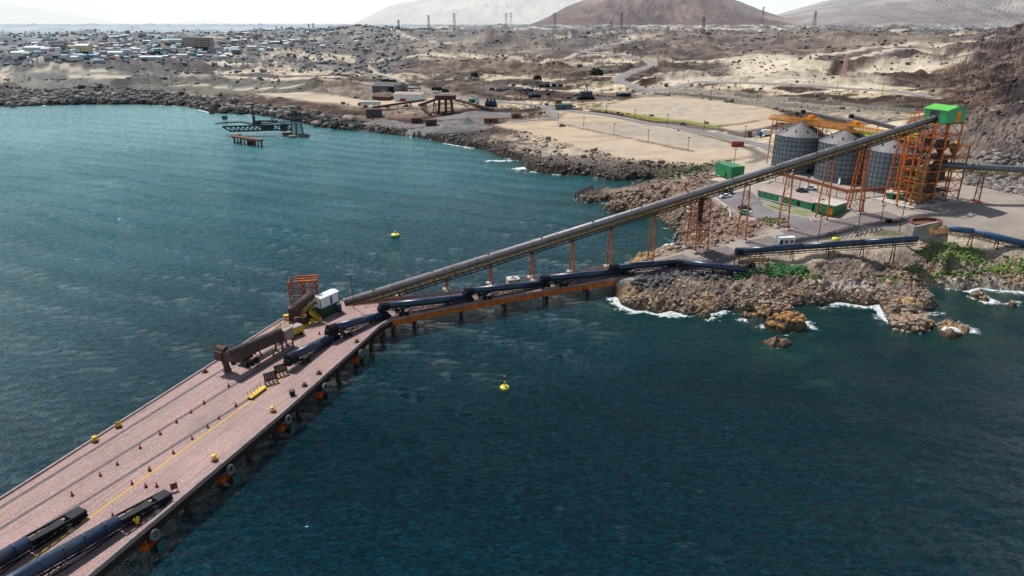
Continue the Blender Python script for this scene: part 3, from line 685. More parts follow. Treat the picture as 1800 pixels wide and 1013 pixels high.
# ------------------------------------------------------------------ the pier
ZD = 7.0
def D(px, py, z=ZD): return P3(px, py, z)
def deck_mat():
    m, nt, b = newmat('pier_deck_paving'); pos = worldpos(nt)
    a = noise(nt, .09, 5, .65, stretch=(1,.5,1,-.3)); c = mixc(nt, maprange(nt, a, .35, .66), (.365,.228,.206), (.225,.146,.135))
    c = mixc(nt, maprange(nt, noise(nt, .6, 6, .75), .45, .72, 0, .75), c, (.30,.21,.20))
    v = nt.nodes.new('ShaderNodeTexVoronoi'); v.inputs['Scale'].default_value = 6.5; nt.links.new(pos, v.inputs['Vector'])
    def along(sx_, sy_):
        mp = nt.nodes.new('ShaderNodeMapping'); mp.vector_type = 'TEXTURE'; mp.inputs['Rotation'].default_value = (0,0,1.235); mp.inputs['Scale'].default_value = (sx_, sy_, 1); nt.links.new(pos, mp.inputs[0]); return mp.outputs[0]
    c = mixc(nt, maprange(nt, noise(nt, 1., 4, .6, vec=along(22, .55)), .50, .66, 0, .7), c, (.15,.11,.105))
    c = mixc(nt, maprange(nt, noise(nt, 1., 5, .65, vec=along(9, 2.2)), .56, .70, 0, .6), c, (.20,.165,.165))
    br = nt.nodes.new('ShaderNodeTexBrick'); br.inputs['Scale'].default_value = 1.; br.inputs['Mortar Size'].default_value = .08; br.inputs['Brick Width'].default_value = 7.5; br.inputs['Row Height'].default_value = 5.2; br.offset = 0.; nt.links.new(along(1, 1), br.inputs['Vector'])
    c = mixc(nt, mathn(nt, 'MULTIPLY', br.outputs['Fac'], .5), c, (.12,.09,.09))
    hs = nt.nodes.new('ShaderNodeSeparateColor'); nt.links.new(v.outputs['Color'], hs.inputs[0])
    c = mixc(nt, maprange(nt, hs.outputs[0], .84, .97, 0, .38), c, (.64,.52,.47)); c = mixc(nt, maprange(nt, hs.outputs[1], .7, 1., 0, .6), c, (.20,.13,.12))
    c = mixc(nt, maprange(nt, noise(nt, .22, 4, .6, stretch=(1,.35,1,-.32)), .60, .74, 0, .6), c, (.17,.14,.14))
    nt.links.new(c, b.inputs['Base Color']); b.inputs['Roughness'].default_value = .85
    bp = N(nt, 'ShaderNodeBump', Strength=.4, Distance=.05); nt.links.new(noise(nt, 6, 3), bp.inputs['Height']); nt.links.new(bp.outputs[0], b.inputs['Normal'])
    return m
DECK = deck_mat()
L0, L1 = D(0, 878), D(385, 640); R0, R1 = D(155, 1013), D(485, 725)
ud = ((L1-L0).normalized()+(R1-R0).normalized()).normalized(); nd = V((ud.y, -ud.x, 0))   # along the pier, across it towards the open water
def onl(t): return L0+ud*t
W_ = (R0-L0).dot(nd)
Lfar = D(505, 566); Lt = D(600, 531); Ltb = D(655, 540)
left_edge = [L0-ud*60, L0+ud*((D(505,566)-L0).dot(ud)), D(585,528), D(628,531), D(700,523), D(760,516)]
br_l = [D(760,516), D(860,505), D(1000,484), D(1098,468)]
br_r = [D(690,560), D(760,545), D(860,526), D(1000,502), D(1104,486)]
rk = (D(630,607)-L0).dot(ud)
right_edge = [L0-ud*60+nd*W_, L0+ud*((R1-L0).dot(ud))+nd*W_, D(630,607), D(668,572), D(690,560)]
pier = thing('pier', 'broad pink paved loading pier running out from the rocks, narrowing to a bridge', 'pier', tuple(D(450,720)))
outline = [tuple(p[:2]) for p in left_edge+br_l[1:]]+[tuple(p[:2]) for p in (br_r[::-1]+right_edge[::-1][1:])]
MB().prism(outline, ZD-.7, ZD).build('deck', DECK, pier)
KERB = paint('scuffed_kerb', (.34,.27,.26), (.20,.16,.155), .85, scale=.9)
m = MB()
for a, b in zip(right_edge, right_edge[1:]): m.beam(a+V((0,0,.12)), b+V((0,0,.12)), .45, .3)
for a, b in zip(left_edge[:3], left_edge[1:3]): m.beam(a+V((0,0,.12)), b+V((0,0,.12)), .4, .3)
m.build('kerb', KERB, pier)
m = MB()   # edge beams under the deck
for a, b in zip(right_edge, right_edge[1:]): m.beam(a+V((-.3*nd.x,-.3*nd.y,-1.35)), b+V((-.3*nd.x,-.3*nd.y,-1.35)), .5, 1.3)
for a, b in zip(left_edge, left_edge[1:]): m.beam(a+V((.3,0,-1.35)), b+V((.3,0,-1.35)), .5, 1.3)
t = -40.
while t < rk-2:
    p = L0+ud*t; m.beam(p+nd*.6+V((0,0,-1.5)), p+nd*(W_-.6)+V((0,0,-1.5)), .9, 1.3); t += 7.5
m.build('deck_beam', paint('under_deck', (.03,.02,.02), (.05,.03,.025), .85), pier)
m = MB()
for a, b in zip(br_r, br_r[1:]): m.beam(a+V((0,0,-1.25)), b+V((0,0,-1.25)), .35, 1.1); m.beam(a+V((0,0,-.68)), b+V((0,0,-.68)), .8, .08); m.beam(a+V((0,0,-1.84)), b+V((0,0,-1.84)), .8, .08)
for a, b in zip(br_l, br_l[1:]): m.beam(a+V((0,0,-1.25)), b+V((0,0,-1.25)), .35, 1.1)
for a, b in zip(br_r, br_r[1:]):
    n = int((b-a).length/2.6)
    for i in range(n): p = a.lerp(b, i/n); m.box(p+V((0,-.25,-1.25)), (.1,.3,1.05))
m.build('bridge_girder', paint('girder_orange', (.62,.17,.03), (.30,.08,.03), .7, scale=.35), pier)
PILE = paint('pile_steel', (.07,.03,.03), (.03,.02,.02), .8, scale=.8)
def pile(p, r=.45):
    MB().tube(V((p.x, p.y, -6)), V((p.x, p.y, ZD-1.9)), r, n=12).build('pile', PILE, pier)
t = 3.
while t < rk+3:
    for k in (1.2, 9.5, 17.5): pile(L0+ud*t+nd*(W_-k), .5)
    t += 7.5
for px, py in [(648,592),(668,578),(688,566),(726,556),(810,540),(888,526),(962,512),(1034,500),(1090,491)]:
    pr = D(px, py-4); pile(pr+V((0,1.0,0)), .42); pile(pr+V((-.6,6.0,0)), .42)
    MB().beam(pr+V((0,.5,-2.2)), pr+V((-.6,6.6,-2.2)), .9, .7).build('pile_cap', RUST, pier)
# crane rails let into the paving, painted line
m = MB()
def strip(a, b, w, z, mb): mb.beam(a+V((0,0,z)), b+V((0,0,z)), w, .006)
for (a, b) in [((0,893),(396,647)),((0,930),(520,610)),((130,893),(520,650))]:
    A, B = D(*a), D(*b); A = A-(B-A).normalized()*60
    strip(A, B, .7, .01, m)
m.build('crane_rail', paint('rail_groove', (.10,.085,.09), (.17,.135,.135), .7, scale=1.), pier)
m = MB(); A, B = D(15,1013), D(520,648); strip(A-(B-A).normalized()*30, B, .26, .018, m)
m.build('yellow_line', paint('yellow_line', (.66,.40,.03), (.50,.33,.12), .8, scale=2.2, amt=(.5,.7)), pier)
m = MB(); rail(m, [D(640,545)+V((0,1.5,0)), D(760,516)+V((0,-.3,0))]+[p+V((0,-.25,0)) for p in br_l[1:]], 1.1, 2.2, .07)
m.build('handrail', ORANGE, pier)
m = MB(); rail(m, [p+V((0,.2,0)) for p in [D(720,553)]+br_r[1:]], .9, 3., .06); m.build('handrail', DARKRUST, pier)
# ------------------------------------------------------------------ bollards, fenders
def bollard_proto():
    t = local('mooring_bollard', '', 'bollard', 'mooring bollards along the pier edges')
    MB().box((0,0,.06), (1.15,.95,.12)).build('base_plate', RUST, t)
    m = MB(); m.smooth = True; m.lathe((0,0,.18), [(.32,0),(.26,.25),(.26,.5),(.46,.62),(.48,.78),(.34,.88),(.05,.92)], 14); m.build('post', YELLOW, t); return t
bp = bollard_proto(); used = False
BOL = [((503,289),'yellow mooring bollard with red base plate nearest on the far left kerb','L'),
       ((1440,131),'dull yellow bollard above the third tyre fender from the near end','R'),((1132,388),'yellow bollard above the second tyre fender from the near end','R'),((725,724),'yellow bollard above the nearest tyre fender','R')]
for (zx, zy), lab, sd_ in BOL:
    p = D(zx/3, 680+zy/3); o = bp if not used else copy_thing(bp, (0,0,0)); used = True
    o.location = p; o.rotation_euler.z = .3; o['label'] = lab
DB = local('mooring_bollard', '', 'bollard', 'mooring bollards along the pier edges'); MB().box((0,0,.07), (1.2,1.,.14)).build('base_plate', DARKRUST, DB)
m = MB(); m.smooth = True; m.lathe((0,0,.14), [(.3,0),(.24,.2),(.24,.35),(.4,.42),(.4,.55),(.05,.6)], 14); m.build('post', RUST, DB); udb = False
for (zx, zy), lab in [((1172,556),'low worn bollard on the water side kerb beside the bend of the pier'),((890,790),'low rusty bollard on the water side kerb facing the lowest blue conveyor head'),((783,880),'low brown bollard on the water side kerb facing the black barrier frames'),((45,778),'low dark bollard on the left kerb below the ship loader head')]:
    p = D(350+zx/4.22, 470+zy/4.22); o = DB if not udb else copy_thing(DB, p, .3, lab)
    udb = True; o.location = p; o['label'] = lab
p = D(627/3, 680+215/3)
gb = thing('gate_marker', 'small yellow warning board on the left kerb of the pier', 'warning board', tuple(p))
MB().box(p+V((0,0,.7)), (1.0,.1,1.0), .5).build('board', YELLOW, gb); MB().box(p+V((0,0,.1)), (1.1,.6,.2), .5).build('base', DARKRUST, gb)
p = D(922/3, 680+550/3)
gb = thing('notice_board', 'small wooden notice board beside the tail of the long blue conveyor', 'notice board', tuple(p))
MB().box(p+V((0,0,.9)), (1.0,.08,1.1), .6).build('board', RUST, gb); MB().beam(p+V((-.3,-.2,0)), p+V((-.3,-.2,.5)), .08).build('leg', DARKRUST, gb); MB().beam(p+V((.3,.2,0)), p+V((.3,.2,.5)), .08).build('leg', DARKRUST, gb)
FT = paint('fender_green_panel', (.03,.13,.11), (.02,.06,.055), .7, scale=1.5); FO = paint('fender_orange', (.50,.09,.015), (.16,.045,.02), .6, scale=1.)
fl = ['nearest tyre fender with orange frame and green face panel','second tyre fender from the near end of the pier','third tyre fender from the near end, below the yellow bollard','tyre fender hung level with the black barrier frames','tyre fender hung level with the lowest blue conveyor head']
fpx = [((765,765),3,(0,680)),((1165,422),3,(0,680)),((1468,160),3,(0,680)),((893,868),4.22,(350,470)),((1165,620),4.22,(350,470))]
for (zz, sc, off), lab in zip(fpx, fl):
    q = D(off[0]+zz[0]/sc, off[1]+zz[1]/sc, 5.6); t_ = (q-L0).dot(ud)
    e = L0+ud*t_+nd*(W_+.2); e.z = 0
    if lab.endswith('frames'): e = L0+ud*((D(563,668)-L0).dot(ud))+nd*(W_+.2); e.z = 0
    if lab.endswith('head'):
        a_, b_ = right_edge[1], right_edge[2]; k_ = D(628,610); e = V((k_.x, k_.y, 0))+nd*.3
    f = thing('fender', lab, 'fender', tuple(e), 'tyre fenders along the water side of the pier')
    m = MB(); m.smooth = True; m.torus(e+nd*.6+V((0,0,5.5)), (nd+V((0,0,.35))), .62, .30, 20, 10); m.build('tyre', TYRE, f)
    m = MB(); m.box(e+nd*.0-ud*1.7+V((0,0,4.5)), (.9,1.1,1.0), math.atan2(ud.y, ud.x)); m.box(e+nd*.1-ud*.2+V((0,0,4.1)), (1.3,.7,.6), math.atan2(ud.y, ud.x)); m.build('bracket', FO, f)
    m = MB(); m.smooth = True; m.tube(e+nd*.8+V((0,0,3.5))-ud*.8, e+nd*.8+V((0,0,3.5))+ud*.8, .55, n=14); m.build('rubber_drum', BLACK, f)
    MB().box(e+nd*1.35+V((0,0,3.6)), (1.3,.2,1.7), math.atan2(ud.y, ud.x)).build('face_panel', FT, f)

# ------------------------------------------------------------------ traffic cones
ct = local('traffic_cone', '', 'traffic cone', 'traffic cones on the pier')
MB().box((0,0,.03), (.5,.5,.06)).build('foot', BLACK, ct)
m = MB(); m.smooth = True; m.lathe((0,0,.06), [(.22,0),(.12,.38),(.05,.82),(.03,.84)], 10); m.build('cone', paint('cone_orange', (.48,.055,.02), (.20,.03,.02), .6, scale=3), ct)
zc = [((382,575),'cone between the two crane rails closest to the short blue conveyor tail'),((530,470),'second cone from the near end between the crane rails'),((620,412),'third cone from the near end between the crane rails, bright red'),
 ((740,325),'fourth cone from the near end between the crane rails'),((846,252),'fifth cone from the near end between the crane rails'),((932,190),'sixth cone from the near end between the crane rails'),((1008,138),'seventh cone between the crane rails, bright red'),((1077,90),'eighth cone between the crane rails'),
 ((697,515),'cone at the near end of the row on the yellow line'),((790,443),'second cone of the row on the yellow line'),((915,352),'third cone of the row on the yellow line'),((1014,276),'fourth cone of the row on the yellow line'),((1096,215),'fifth cone of the row on the yellow line'),((1155,170),'sixth cone of the row on the yellow line'),((1245,104),'seventh cone of the row on the yellow line, closest to the yellow trailer'),
 ((770,530),'red cone off the line beside the long blue conveyor tail'),((828,528),'cone touching the side of the long blue conveyor tail'),((596,684),'small cone beside the middle of the long foreground blue tube')]
first = True
for (a, b), lab in zc:
    p = D(a/3, 680+b/3)
    if first: ct.location = p; ct['label'] = lab; first = False
    else: copy_thing(ct, p, random.random(), lab, (random.uniform(.9,1.15),)*3)
for (a, b), lab in [((220,884),'red cone below the shadow of the ship loader'),((553,652),'red cone between the ship loader and the lowest blue conveyor'),((655,585),'cone just below the yellow generator cart'),((893,498),'cone beside the tail of the lowest blue conveyor'),((433,735),'cone by the wheels of the ship loader truss'),((1032,366),'left of two cones near the blue toilet'),((1055,348),'right of two cones near the blue toilet'),((1438,318),'cone under the head of the blue conveyor on the bend')]:
    copy_thing(ct, D(350+a/4.22, 470+b/4.22), random.random(), lab)

# ------------------------------------------------------------------ portable blue conveyors
def portable(lab, H, T, zh, zt, r=.95, wheels=True, lattice_tail=False, group='blue tube conveyors in a chain along the pier'):
    """H head (raised), T tail (low), photo positions of their tops; zh zt tube heights over the deck"""
    h = P3(H[0], H[1], ZD+zh+r); h.z -= r; t = P3(T[0], T[1], ZD+zt+r); t.z -= r
    base = V(((h.x+t.x)/2, (h.y+t.y)/2, ZD)); o = thing('tube_conveyor', lab, 'conveyor', tuple(base), group)
    d = (t-h); Ln = d.length; d.normalize(); s = V((d.y, -d.x, 0)).normalized(); up = V((0,0,1))
    at_ = lambda k, a=0, z=0: h+d*k+s*a+up*z
    e = Ln-(8. if lattice_tail else 2.2)
    m = MB(); m.smooth = True; m.tube(at_(1.2), at_(e), r, n=18)
    k = 1.6
    while k < e: m.tube(at_(k-.06), at_(k+.06), r+.05, n=18); k += 2.9
    m.build('tube_cover', BLUE, o)
    m = MB(); m.tube(at_(-.7,0,-.15), at_(1.5), r*1.12, r*1.12, 10); m.box(at_(-.5,0,-.75), (1.5,1.7,1.3), math.atan2(d.y, d.x), .8); m.build('head_hood', BLUED, o)
    m = MB()
    if lattice_tail:
        m.box(at_(Ln-1.1,0,0), (2.2,1.7,.8), math.atan2(d.y, d.x)); 
        for a in (-.9, .9):
            m.beam(at_(e,a,.45), at_(Ln,a,.2), .22, .3); m.beam(at_(e,a,-.6), at_(Ln,a,-.5), .22, .3)
            for i in range(6): k = e+i*(Ln-e)/6; m.beam(at_(k,a,.45), at_(k+1,a,-.5), .12)
        m.box(at_(e+2.6,0,-.15), (4.6,1.25,.8), math.atan2(d.y, d.x))
    else: m.tube(at_(e-.2), at_(Ln,0,-.05), r*.95, r*.8, 10); m.box(at_(Ln-.4,0,-.5), (1.8,1.9,.9), math.atan2(d.y, d.x))
    m.build('tail_hopper', BLUED, o)
    m = MB()
    for a in (-.75, .75):
        m.beam(at_(0,a,-r), at_(Ln-1,a,-r), .16, .2); m.beam(at_(Ln*.12,a,-r-1.05), at_(Ln*.62,a,-r-.95), .12, .14)
        m.beam(at_(0,a,-r), at_(Ln*.12,a,-r-1.05), .12); m.beam(at_(Ln*.62,a,-r-.95), at_(Ln*.78,a,-r), .12)
        n = int(Ln*.5/1.6)
        for i in range(n): k = Ln*.12+i*1.6; m.beam(at_(k,a,-r-1.03), at_(k+.8,a,-r), .09); m.beam(at_(k+.8,a,-r), at_(k+1.6,a,-r-1.02), .09)
    m.build('belly_truss', BLUED, o)
    if wheels:
        c = at_(Ln*.2); m = MB()
        for a in (-1.3, 1.3):
            w0 = V((c.x, c.y, ZD+.6))+s*a
            m.beam(w0+up*.1, at_(Ln*.13, a*.6, -r-.3), .2); m.beam(w0+up*.1, at_(Ln*.33, a*.6, -r-.2), .2); m.beam(w0-d*1., w0+d*1., .25, .3)
        m.beam(V((c.x,c.y,ZD+.7))-s*1.5, V((c.x,c.y,ZD+.7))+s*1.5, .25); m.build('undercarriage', BLUED, o)
        for a in (-1.6, 1.6):
            for q in (-.8, .8):
                w = V((c.x, c.y, ZD+.52))+s*a+d*q; m = MB(); m.smooth = True; m.tube(w-s*.18, w+s*.18, .52, n=16); m.build('wheel', BLACK, o)
    m = MB(); tt = at_(Ln-1.5)
    for a in (-.8,.8): m.beam(V((tt.x,tt.y,ZD+.02))+s*a, tt+s*a+up*-.4, .16); 
    m.beam(V((tt.x,tt.y,ZD+.1))-s*1.1, V((tt.x,tt.y,ZD+.1))+s*1.1, .25, .15); m.build('tail_stand', BLUED, o)
    return o
portable('lowest blue tube conveyor on the open pier, its head over its own shadow', (508,622), (590,583), 2.7, .6)
portable('blue tube conveyor second up from the open pier, behind the yellow cart', (580,571), (680,546), 3.1, .7)
portable('blue tube conveyor whose head stands at the bend before the bridge', (672,532), (828,517), 3.1, .7)
portable('first blue tube conveyor wholly on the narrow bridge', (822,506), (962,492), 2.9, .7)
portable('blue tube conveyor on the bridge before the rocks', (956,484), (1100,471), 2.9, .8)
portable('blue tube conveyor crossing from the bridge on to the rocks', (1078,465), (1204,455), 2.6, 1.2)
# two laid along the outer pier: their lattice tails point inland
def fore(lab, T, q, zh):
    t = P3(T[0], T[1], ZD+1.4); g = P3(q[0], q[1], ZD+2.2); d = (g-t).normalized(); Ln = 38.; h = t+d*Ln; h.z = ZD+zh
    a = zat; return t, h
def portable_w(lab, h, t, r, **k):
    c, s_ = CP, SP
    def px(p):
        z = p.z-CAM_H+r; f = p.y*CP-z*SP; u = p.y*SP+z*CP; return (900+FPX*p.x/f, 506.5-FPX*u/f)
    return portable(lab, px(h), px(t), h.z-ZD, t.z-ZD, r, **k)
for lab, T, q in [('short stretch of blue tube conveyor lowest left on the pier, lattice tail inland', (143,888), (0,972)), ('long blue tube conveyor nearest the water side of the outer pier', (294,858), (56,1000))]:
    t, h = fore(lab, T, q, 3.6)
    t = P3(T[0], T[1], ZD+1.9); t.z = ZD+.9; portable_w(lab, h, t, 1.0, lattice_tail=True, group='blue tube conveyors parked on the outer pier')
# the last two links on the rocks
def tube_thing(lab, pts, r, mat, name='pipe_conveyor', band=3., belly=True, legs=(), group=None):
    o = thing(name, lab, 'conveyor', tuple(pts[0]), group)
    m = MB(); m.smooth = True
    for a, b in zip(pts, pts[1:]):
        m.tube(a, b, r, n=16); n = max(1, int((b-a).length/band))
        for i in range(n): p = a.lerp(b, i/n); dd = (b-a).normalized(); m.tube(p-dd*.06, p+dd*.06, r+.05, n=16)
    m.build('tube_cover', mat, o)
    if belly:
        m = MB()
        for a, b in zip(pts, pts[1:]):
            dd = (b-a).normalized(); s = V((dd.y,-dd.x,0)).normalized()
            for k in (-.8, .8):
                m.beam(a+s*k*r-V((0,0,r+.1)), b+s*k*r-V((0,0,r+.1)), .15, .2); m.beam(a+s*k*r-V((0,0,r+.9)), b+s*k*r-V((0,0,r+.9)), .12, .15)
                n = int((b-a).length/1.8)
                for i in range(n):
                    p = a.lerp(b, i/n); q = a.lerp(b, (i+1)/n); m.beam(p+s*k*r-V((0,0,r+.9)), q+s*k*r-V((0,0,r+.1)), .08)
        m.build('belly_truss', BLUED, o)
    for p in legs:
        g = gz(p.x, p.y); m = MB()
        for k in (-.8,.8): m.beam(V((p.x+k*.2, p.y-k, g-.5)), V((p.x, p.y-k*.6, p.z-r)), .2)
        m.beam(V((p.x,p.y-.9,(g+p.z)/2)), V((p.x,p.y+.9,(g+p.z)/2)), .12); m.build('leg', BLUED, o)
    return o
a, b = P3(1198,460,9.6), P3(1305,472,8.8)
a = P3(1198,461,9.8); b = P3(1312,475,8.6)
o = tube_thing('short blue tube conveyor sloping down to the rusty drive tower on the rocks', [a, b], .95, BLUE, 'tube_conveyor', legs=[a.lerp(b,.1), a.lerp(b,.5)])
MB().box(a+V((-.4,0,-.4)), (1.9,2.,1.9), -.1, .85).build('head_hood', BLUED, o)
c1, c2 = P3(1302,441,11.6), P3(1612,420,15.2)
cc = [c1.lerp(c2, k) for k in (0,.35,.7,1)]
o = tube_thing('long blue tube conveyor lying over the rocks to the concrete wall', cc, .95, BLUE, 'tube_conveyor', legs=[c1.lerp(c2, k) for k in (.12,.3,.5,.7,.88)])
MB().box(c1+V((-.4,0,-.3)), (2.2,2.2,2.), .1, .85).build('head_hood', BLUED, o)
e = [P3(1662,401,15.8), P3(1710,407,15.2), P3(1800,428,12.2), P3(1900,448,10.8)]
o = tube_thing('blue tube conveyor leaving the concrete wall towards the right', e, 1.0, MIDB, 'tube_conveyor', legs=[e[1], e[1].lerp(e[2],.5), e[2]])
m = MB(); dd = (e[1]-e[0]).normalized()
rail(m, [e[0]+V((-1,-2.3,-1.6)), e[1]+V((2,-2.4,-1.6))], 1.2, 1.2, .08, 3); m.build('walkway_rail', YRAIL, o)
# drive tower below the junction
p = G(1318,486); p = P3(1318,478,7.2)
t = thing('drive_tower', 'rusty open frame around the junction of two blue conveyors on the rocks', 'steel frame', tuple(p))
m = MB(); hz_ = 4.2
for x in (-4.2,0,4.2):
    for y in (-1.8,1.8): m.beam(p+V((x,y,-1)), p+V((x,y,hz_+1.)), .24)
for z in (1.4, hz_):
    for y in (-1.8,1.8): m.beam(p+V((-4.4,y,z)), p+V((4.4,y,z)), .2)
    for x in (-4.2,0,4.2): m.beam(p+V((x,-1.8,z)), p+V((x,1.8,z)), .2)
for x in (-4.2,0): m.beam(p+V((x,-1.8,0)), p+V((x+4.2,-1.8,hz_)), .12); m.beam(p+V((x+4.2,-1.8,0)), p+V((x,-1.8,hz_)), .12)
m.build('frame', DARKRUST, t)
m = MB(); rail(m, [p+V((-4.4,-2.,hz_)), p+V((4.4,-2.,hz_))], 1.1, 1.1, .08, 3); m.beam(p+V((-4.4,-2,hz_)), p+V((4.4,-2,hz_)), .1,.3); m.build('handrail', YRAIL, t)
m = MB(); m.box(p+V((0,0,1.6)), (3.2,2.4,2.6), .1, .6); m.box(p+V((2.,.2,.5)), (2.6,2.,1.)); m.build('chute', BLACK, t)
MB().box(p+V((0,0,-.4)), (11,5,1.2), .05).build('footing', CONC, t)

# ------------------------------------------------------------------ ship loader on the left kerb
LD = lambda px, py, z: P3(px, py, z)
p0, p1 = P3(402,613,13.4), P3(492,575,12.4)      # spine of the boom, at its top
sl = thing('ship_loader', 'rusty ribbed ship loader boom resting along the left kerb, chute hanging from its head', 'ship loader', tuple(D(430,650)))
d = (p1-p0); Lb = d.length; d.normalize(); s = V((d.y,-d.x,0)).normalized()
bx = lambda k, a=0, z=0: p0+d*k+s*a+V((0,0,z))
SR = paint('rusted_boom_side', (.10,.057,.05), (.055,.035,.033), .75, scale=.7); SRR = paint('boom_roof', (.055,.042,.048), (.09,.065,.06), .6, scale=.8)
m = MB(); m._add([bx(0,-1.,-1.1),bx(Lb,-1.,-1.1),bx(Lb,1.,-1.1),bx(0,1.,-1.1),bx(0,-1.,-2.9),bx(Lb,-1.,-2.9),bx(Lb,1.,-2.9),bx(0,1.,-2.9)],[(0,3,2,1),(4,5,6,7),(0,1,5,4),(1,2,6,5),(2,3,7,6),(3,0,4,7)])
k = 0
while k < Lb: m.beam(bx(k,1.03,-1.1), bx(k,1.03,-2.9), .12); m.beam(bx(k,-1.03,-1.1), bx(k,-1.03,-2.9), .12); k += 2.2
m.build('boom', SR, sl)
m = MB(); m.smooth = True; m.tube(bx(-.3,0,-1.05), bx(Lb,0,-1.05), .82, n=20)
k = 0
while k < Lb: m.tube(bx(k,0,-1.05), bx(k+.5,0,-1.05), .88, n=20); k += 1.1
m.build('roof', SRR, sl)
hd_ = P3(391,622,11.2)
m = MB(); m.box(hd_, (2.8,2.1,1.9), math.atan2(d.y,d.x), .9); m.tube(hd_+V((0,0,1.0))-s*1.2, hd_+V((0,0,1.0))+s*1.2, .8, n=14); m.beam(hd_, bx(1,0,-2.2), 2., 1.6); m.build('head_box', SR, sl)
m = MB(); ch = hd_+V((.3,-.2,0)); m.tube(ch+V((0,0,-1)), ch+V((.25,0,-3.2)), .75, .6, 10); m.tube(ch+V((.25,0,-3.0)), ch+V((.3,0,-3.8)), .62, .85, 10); m.beam(ch+V((-.6,0,-3.8)), ch+V((-.7,0,-4.3)), .12); m.beam(ch+V((1.,0,-3.8)), ch+V((1.2,0,-4.3)), .12); m.build('chute', DARKRUST, sl)
m = MB(); rail(m, [hd_+V((-1.7,-.6,1.2)), hd_+V((-1.7,.9,1.2)), hd_+V((1.,1.2,1.2))], 1., 1., .06); m.beam(hd_+V((-1.5,.2,.6)), hd_+V((-3.2,.4,1.3)), .15); m.build('handrail', DARKRUST, sl)
m = MB(); q = bx(Lb,0,0); m.box(bx(Lb+1.3,0,-2.0), (2.8,2.3,2.5), math.atan2(d.y,d.x)); m.build('counterweight_box', paint('loader_cream', (.32,.28,.22), (.18,.12,.10), .75, scale=.9), sl)
m = MB(); rail(m, [bx(Lb+.2,-1.3,-.6), bx(Lb+2.8,-1.3,-.6), bx(Lb+2.8,1.3,-.6)], 1., 1., .07); m.build('top_rail', YRAIL, sl)
m = MB()   # lower lattice and bogie it stands on
A = D(432,637); B = D(486,606); dd = (B-A).normalized(); sd2 = V((dd.y,-dd.x,0))
B2 = V((B.x, B.y, 0))+dd*3; B2.z = ZD
for a in (-.8,.8):
    m.beam(A+sd2*a+V((0,0,1.3)), B2+sd2*a+V((0,0,2.6)), .16); m.beam(A+sd2*a+V((0,0,2.3)), B2+sd2*a+V((0,0,3.6)), .16)
    n = 11
    for i in range(n):
        P_ = A.lerp(B2, i/n)+sd2*a+V((0,0,1.3+1.3*i/n)); Q_ = A.lerp(B2, (i+1)/n)+sd2*a+V((0,0,1.3+1.3*(i+1)/n)); m.beam(P_, Q_+V((0,0,1.)), .1); m.beam(P_, P_+V((0,0,1.)), .1)
m.build('support_truss', paint('pale_lattice', (.42,.38,.28), (.16,.12,.10), .8, scale=3), sl)
m = MB(); m.box(A.lerp(B2,.42)+V((0,0,3.1)), (6.,1.7,.3), math.atan2(dd.y,dd.x)); m.build('red_panel', paint('faded_red_panel', (.42,.16,.12), (.3,.12,.10), .8, scale=2), sl)
m = MB(); hub = A-dd*.2
m.beam(hub-sd2*2+V((0,0,1.)), hub+sd2*2+V((0,0,1.)), .5, .5); m.beam(hub+V((0,0,1.)), bx(4,0,-3.1), .35); m.beam(hub+dd*2+V((0,0,1.)), bx(7,0,-3.1), .35); m.box(hub+V((0,0,1.4)), (3,2.2,.9), math.atan2(dd.y,dd.x)); m.build('bogie_frame', DARKRUST, sl)
for a in (-2.,2.):
    for q in (-1.3,0.,1.3):
        w = hub+sd2*a+dd*q+V((0,0,.6)); m = MB(); m.smooth = True; m.tube(w-sd2*.3, w+sd2*.3, .6, n=14); m.build('wheel', BLACK, sl)
for i in (.3,.8):
    m = MB(); b_ = A.lerp(B2,i); m.beam(b_+sd2*1.+V((0,0,0)), b_+V((0,0,2.)), .25); m.beam(b_-sd2*1.+V((0,0,0)), b_+V((0,0,2.)), .25); m.build('prop', DARKRUST, sl)
for b_ in (bx(Lb-1,0,-3.1), bx(Lb+2.2,0,-3.2)):
    for a in (-1,1): MB().beam(V((b_.x,b_.y,ZD))+s*a, b_+s*a, .32).build('leg', RUST, sl)
MB().box(D(491,600)+V((0,0,.9)), (1.2,1.,1.8), .4).build('drive_box', RED, sl)

# ------------------------------------------------------------------ yellow generator cart, mat
p = D(519,590)
t = thing('generator_cart', 'yellow generator cart with grey lid parked below the transfer station', 'generator', tuple(p)); rz = .95
MB().box(p+V((0,0,1.45)), (3.4,1.8,1.6), rz).build('body', YELLOW, t); MB().box(p+V((0,0,2.35)), (3.5,1.9,.2), rz).build('lid', GALV, t)
m = MB(); m.box(p+V((0,0,.55)), (4.2,1.7,.2), rz); m.beam(p+V((-1.,-1.4,.5)), p+V((-1.7,-2.5,.4)), .12); m.build('chassis', BLACK, t)
cs, sn = math.cos(rz), math.sin(rz)
for x in (-1.1,1.1):
    for y in (-.9,.9): w = p+V((x*cs-y*sn, x*sn+y*cs, .38)); m = MB(); m.tube(w-V((-sn,cs,0))*.12, w+V((-sn,cs,0))*.12, .38, n=12); m.build('wheel', BLACK, t)
m = MB(); a = [P(528,572,ZD),P(541,566,ZD),P(549,569,ZD),P(535,578,ZD)]; m.prism(a, ZD+.015, ZD+.08)
tag(m.build('floor_mat', YELLOW, None, (0,0,0)), 'flat yellow mat lying between the generator cart and the green station base', 'mat')

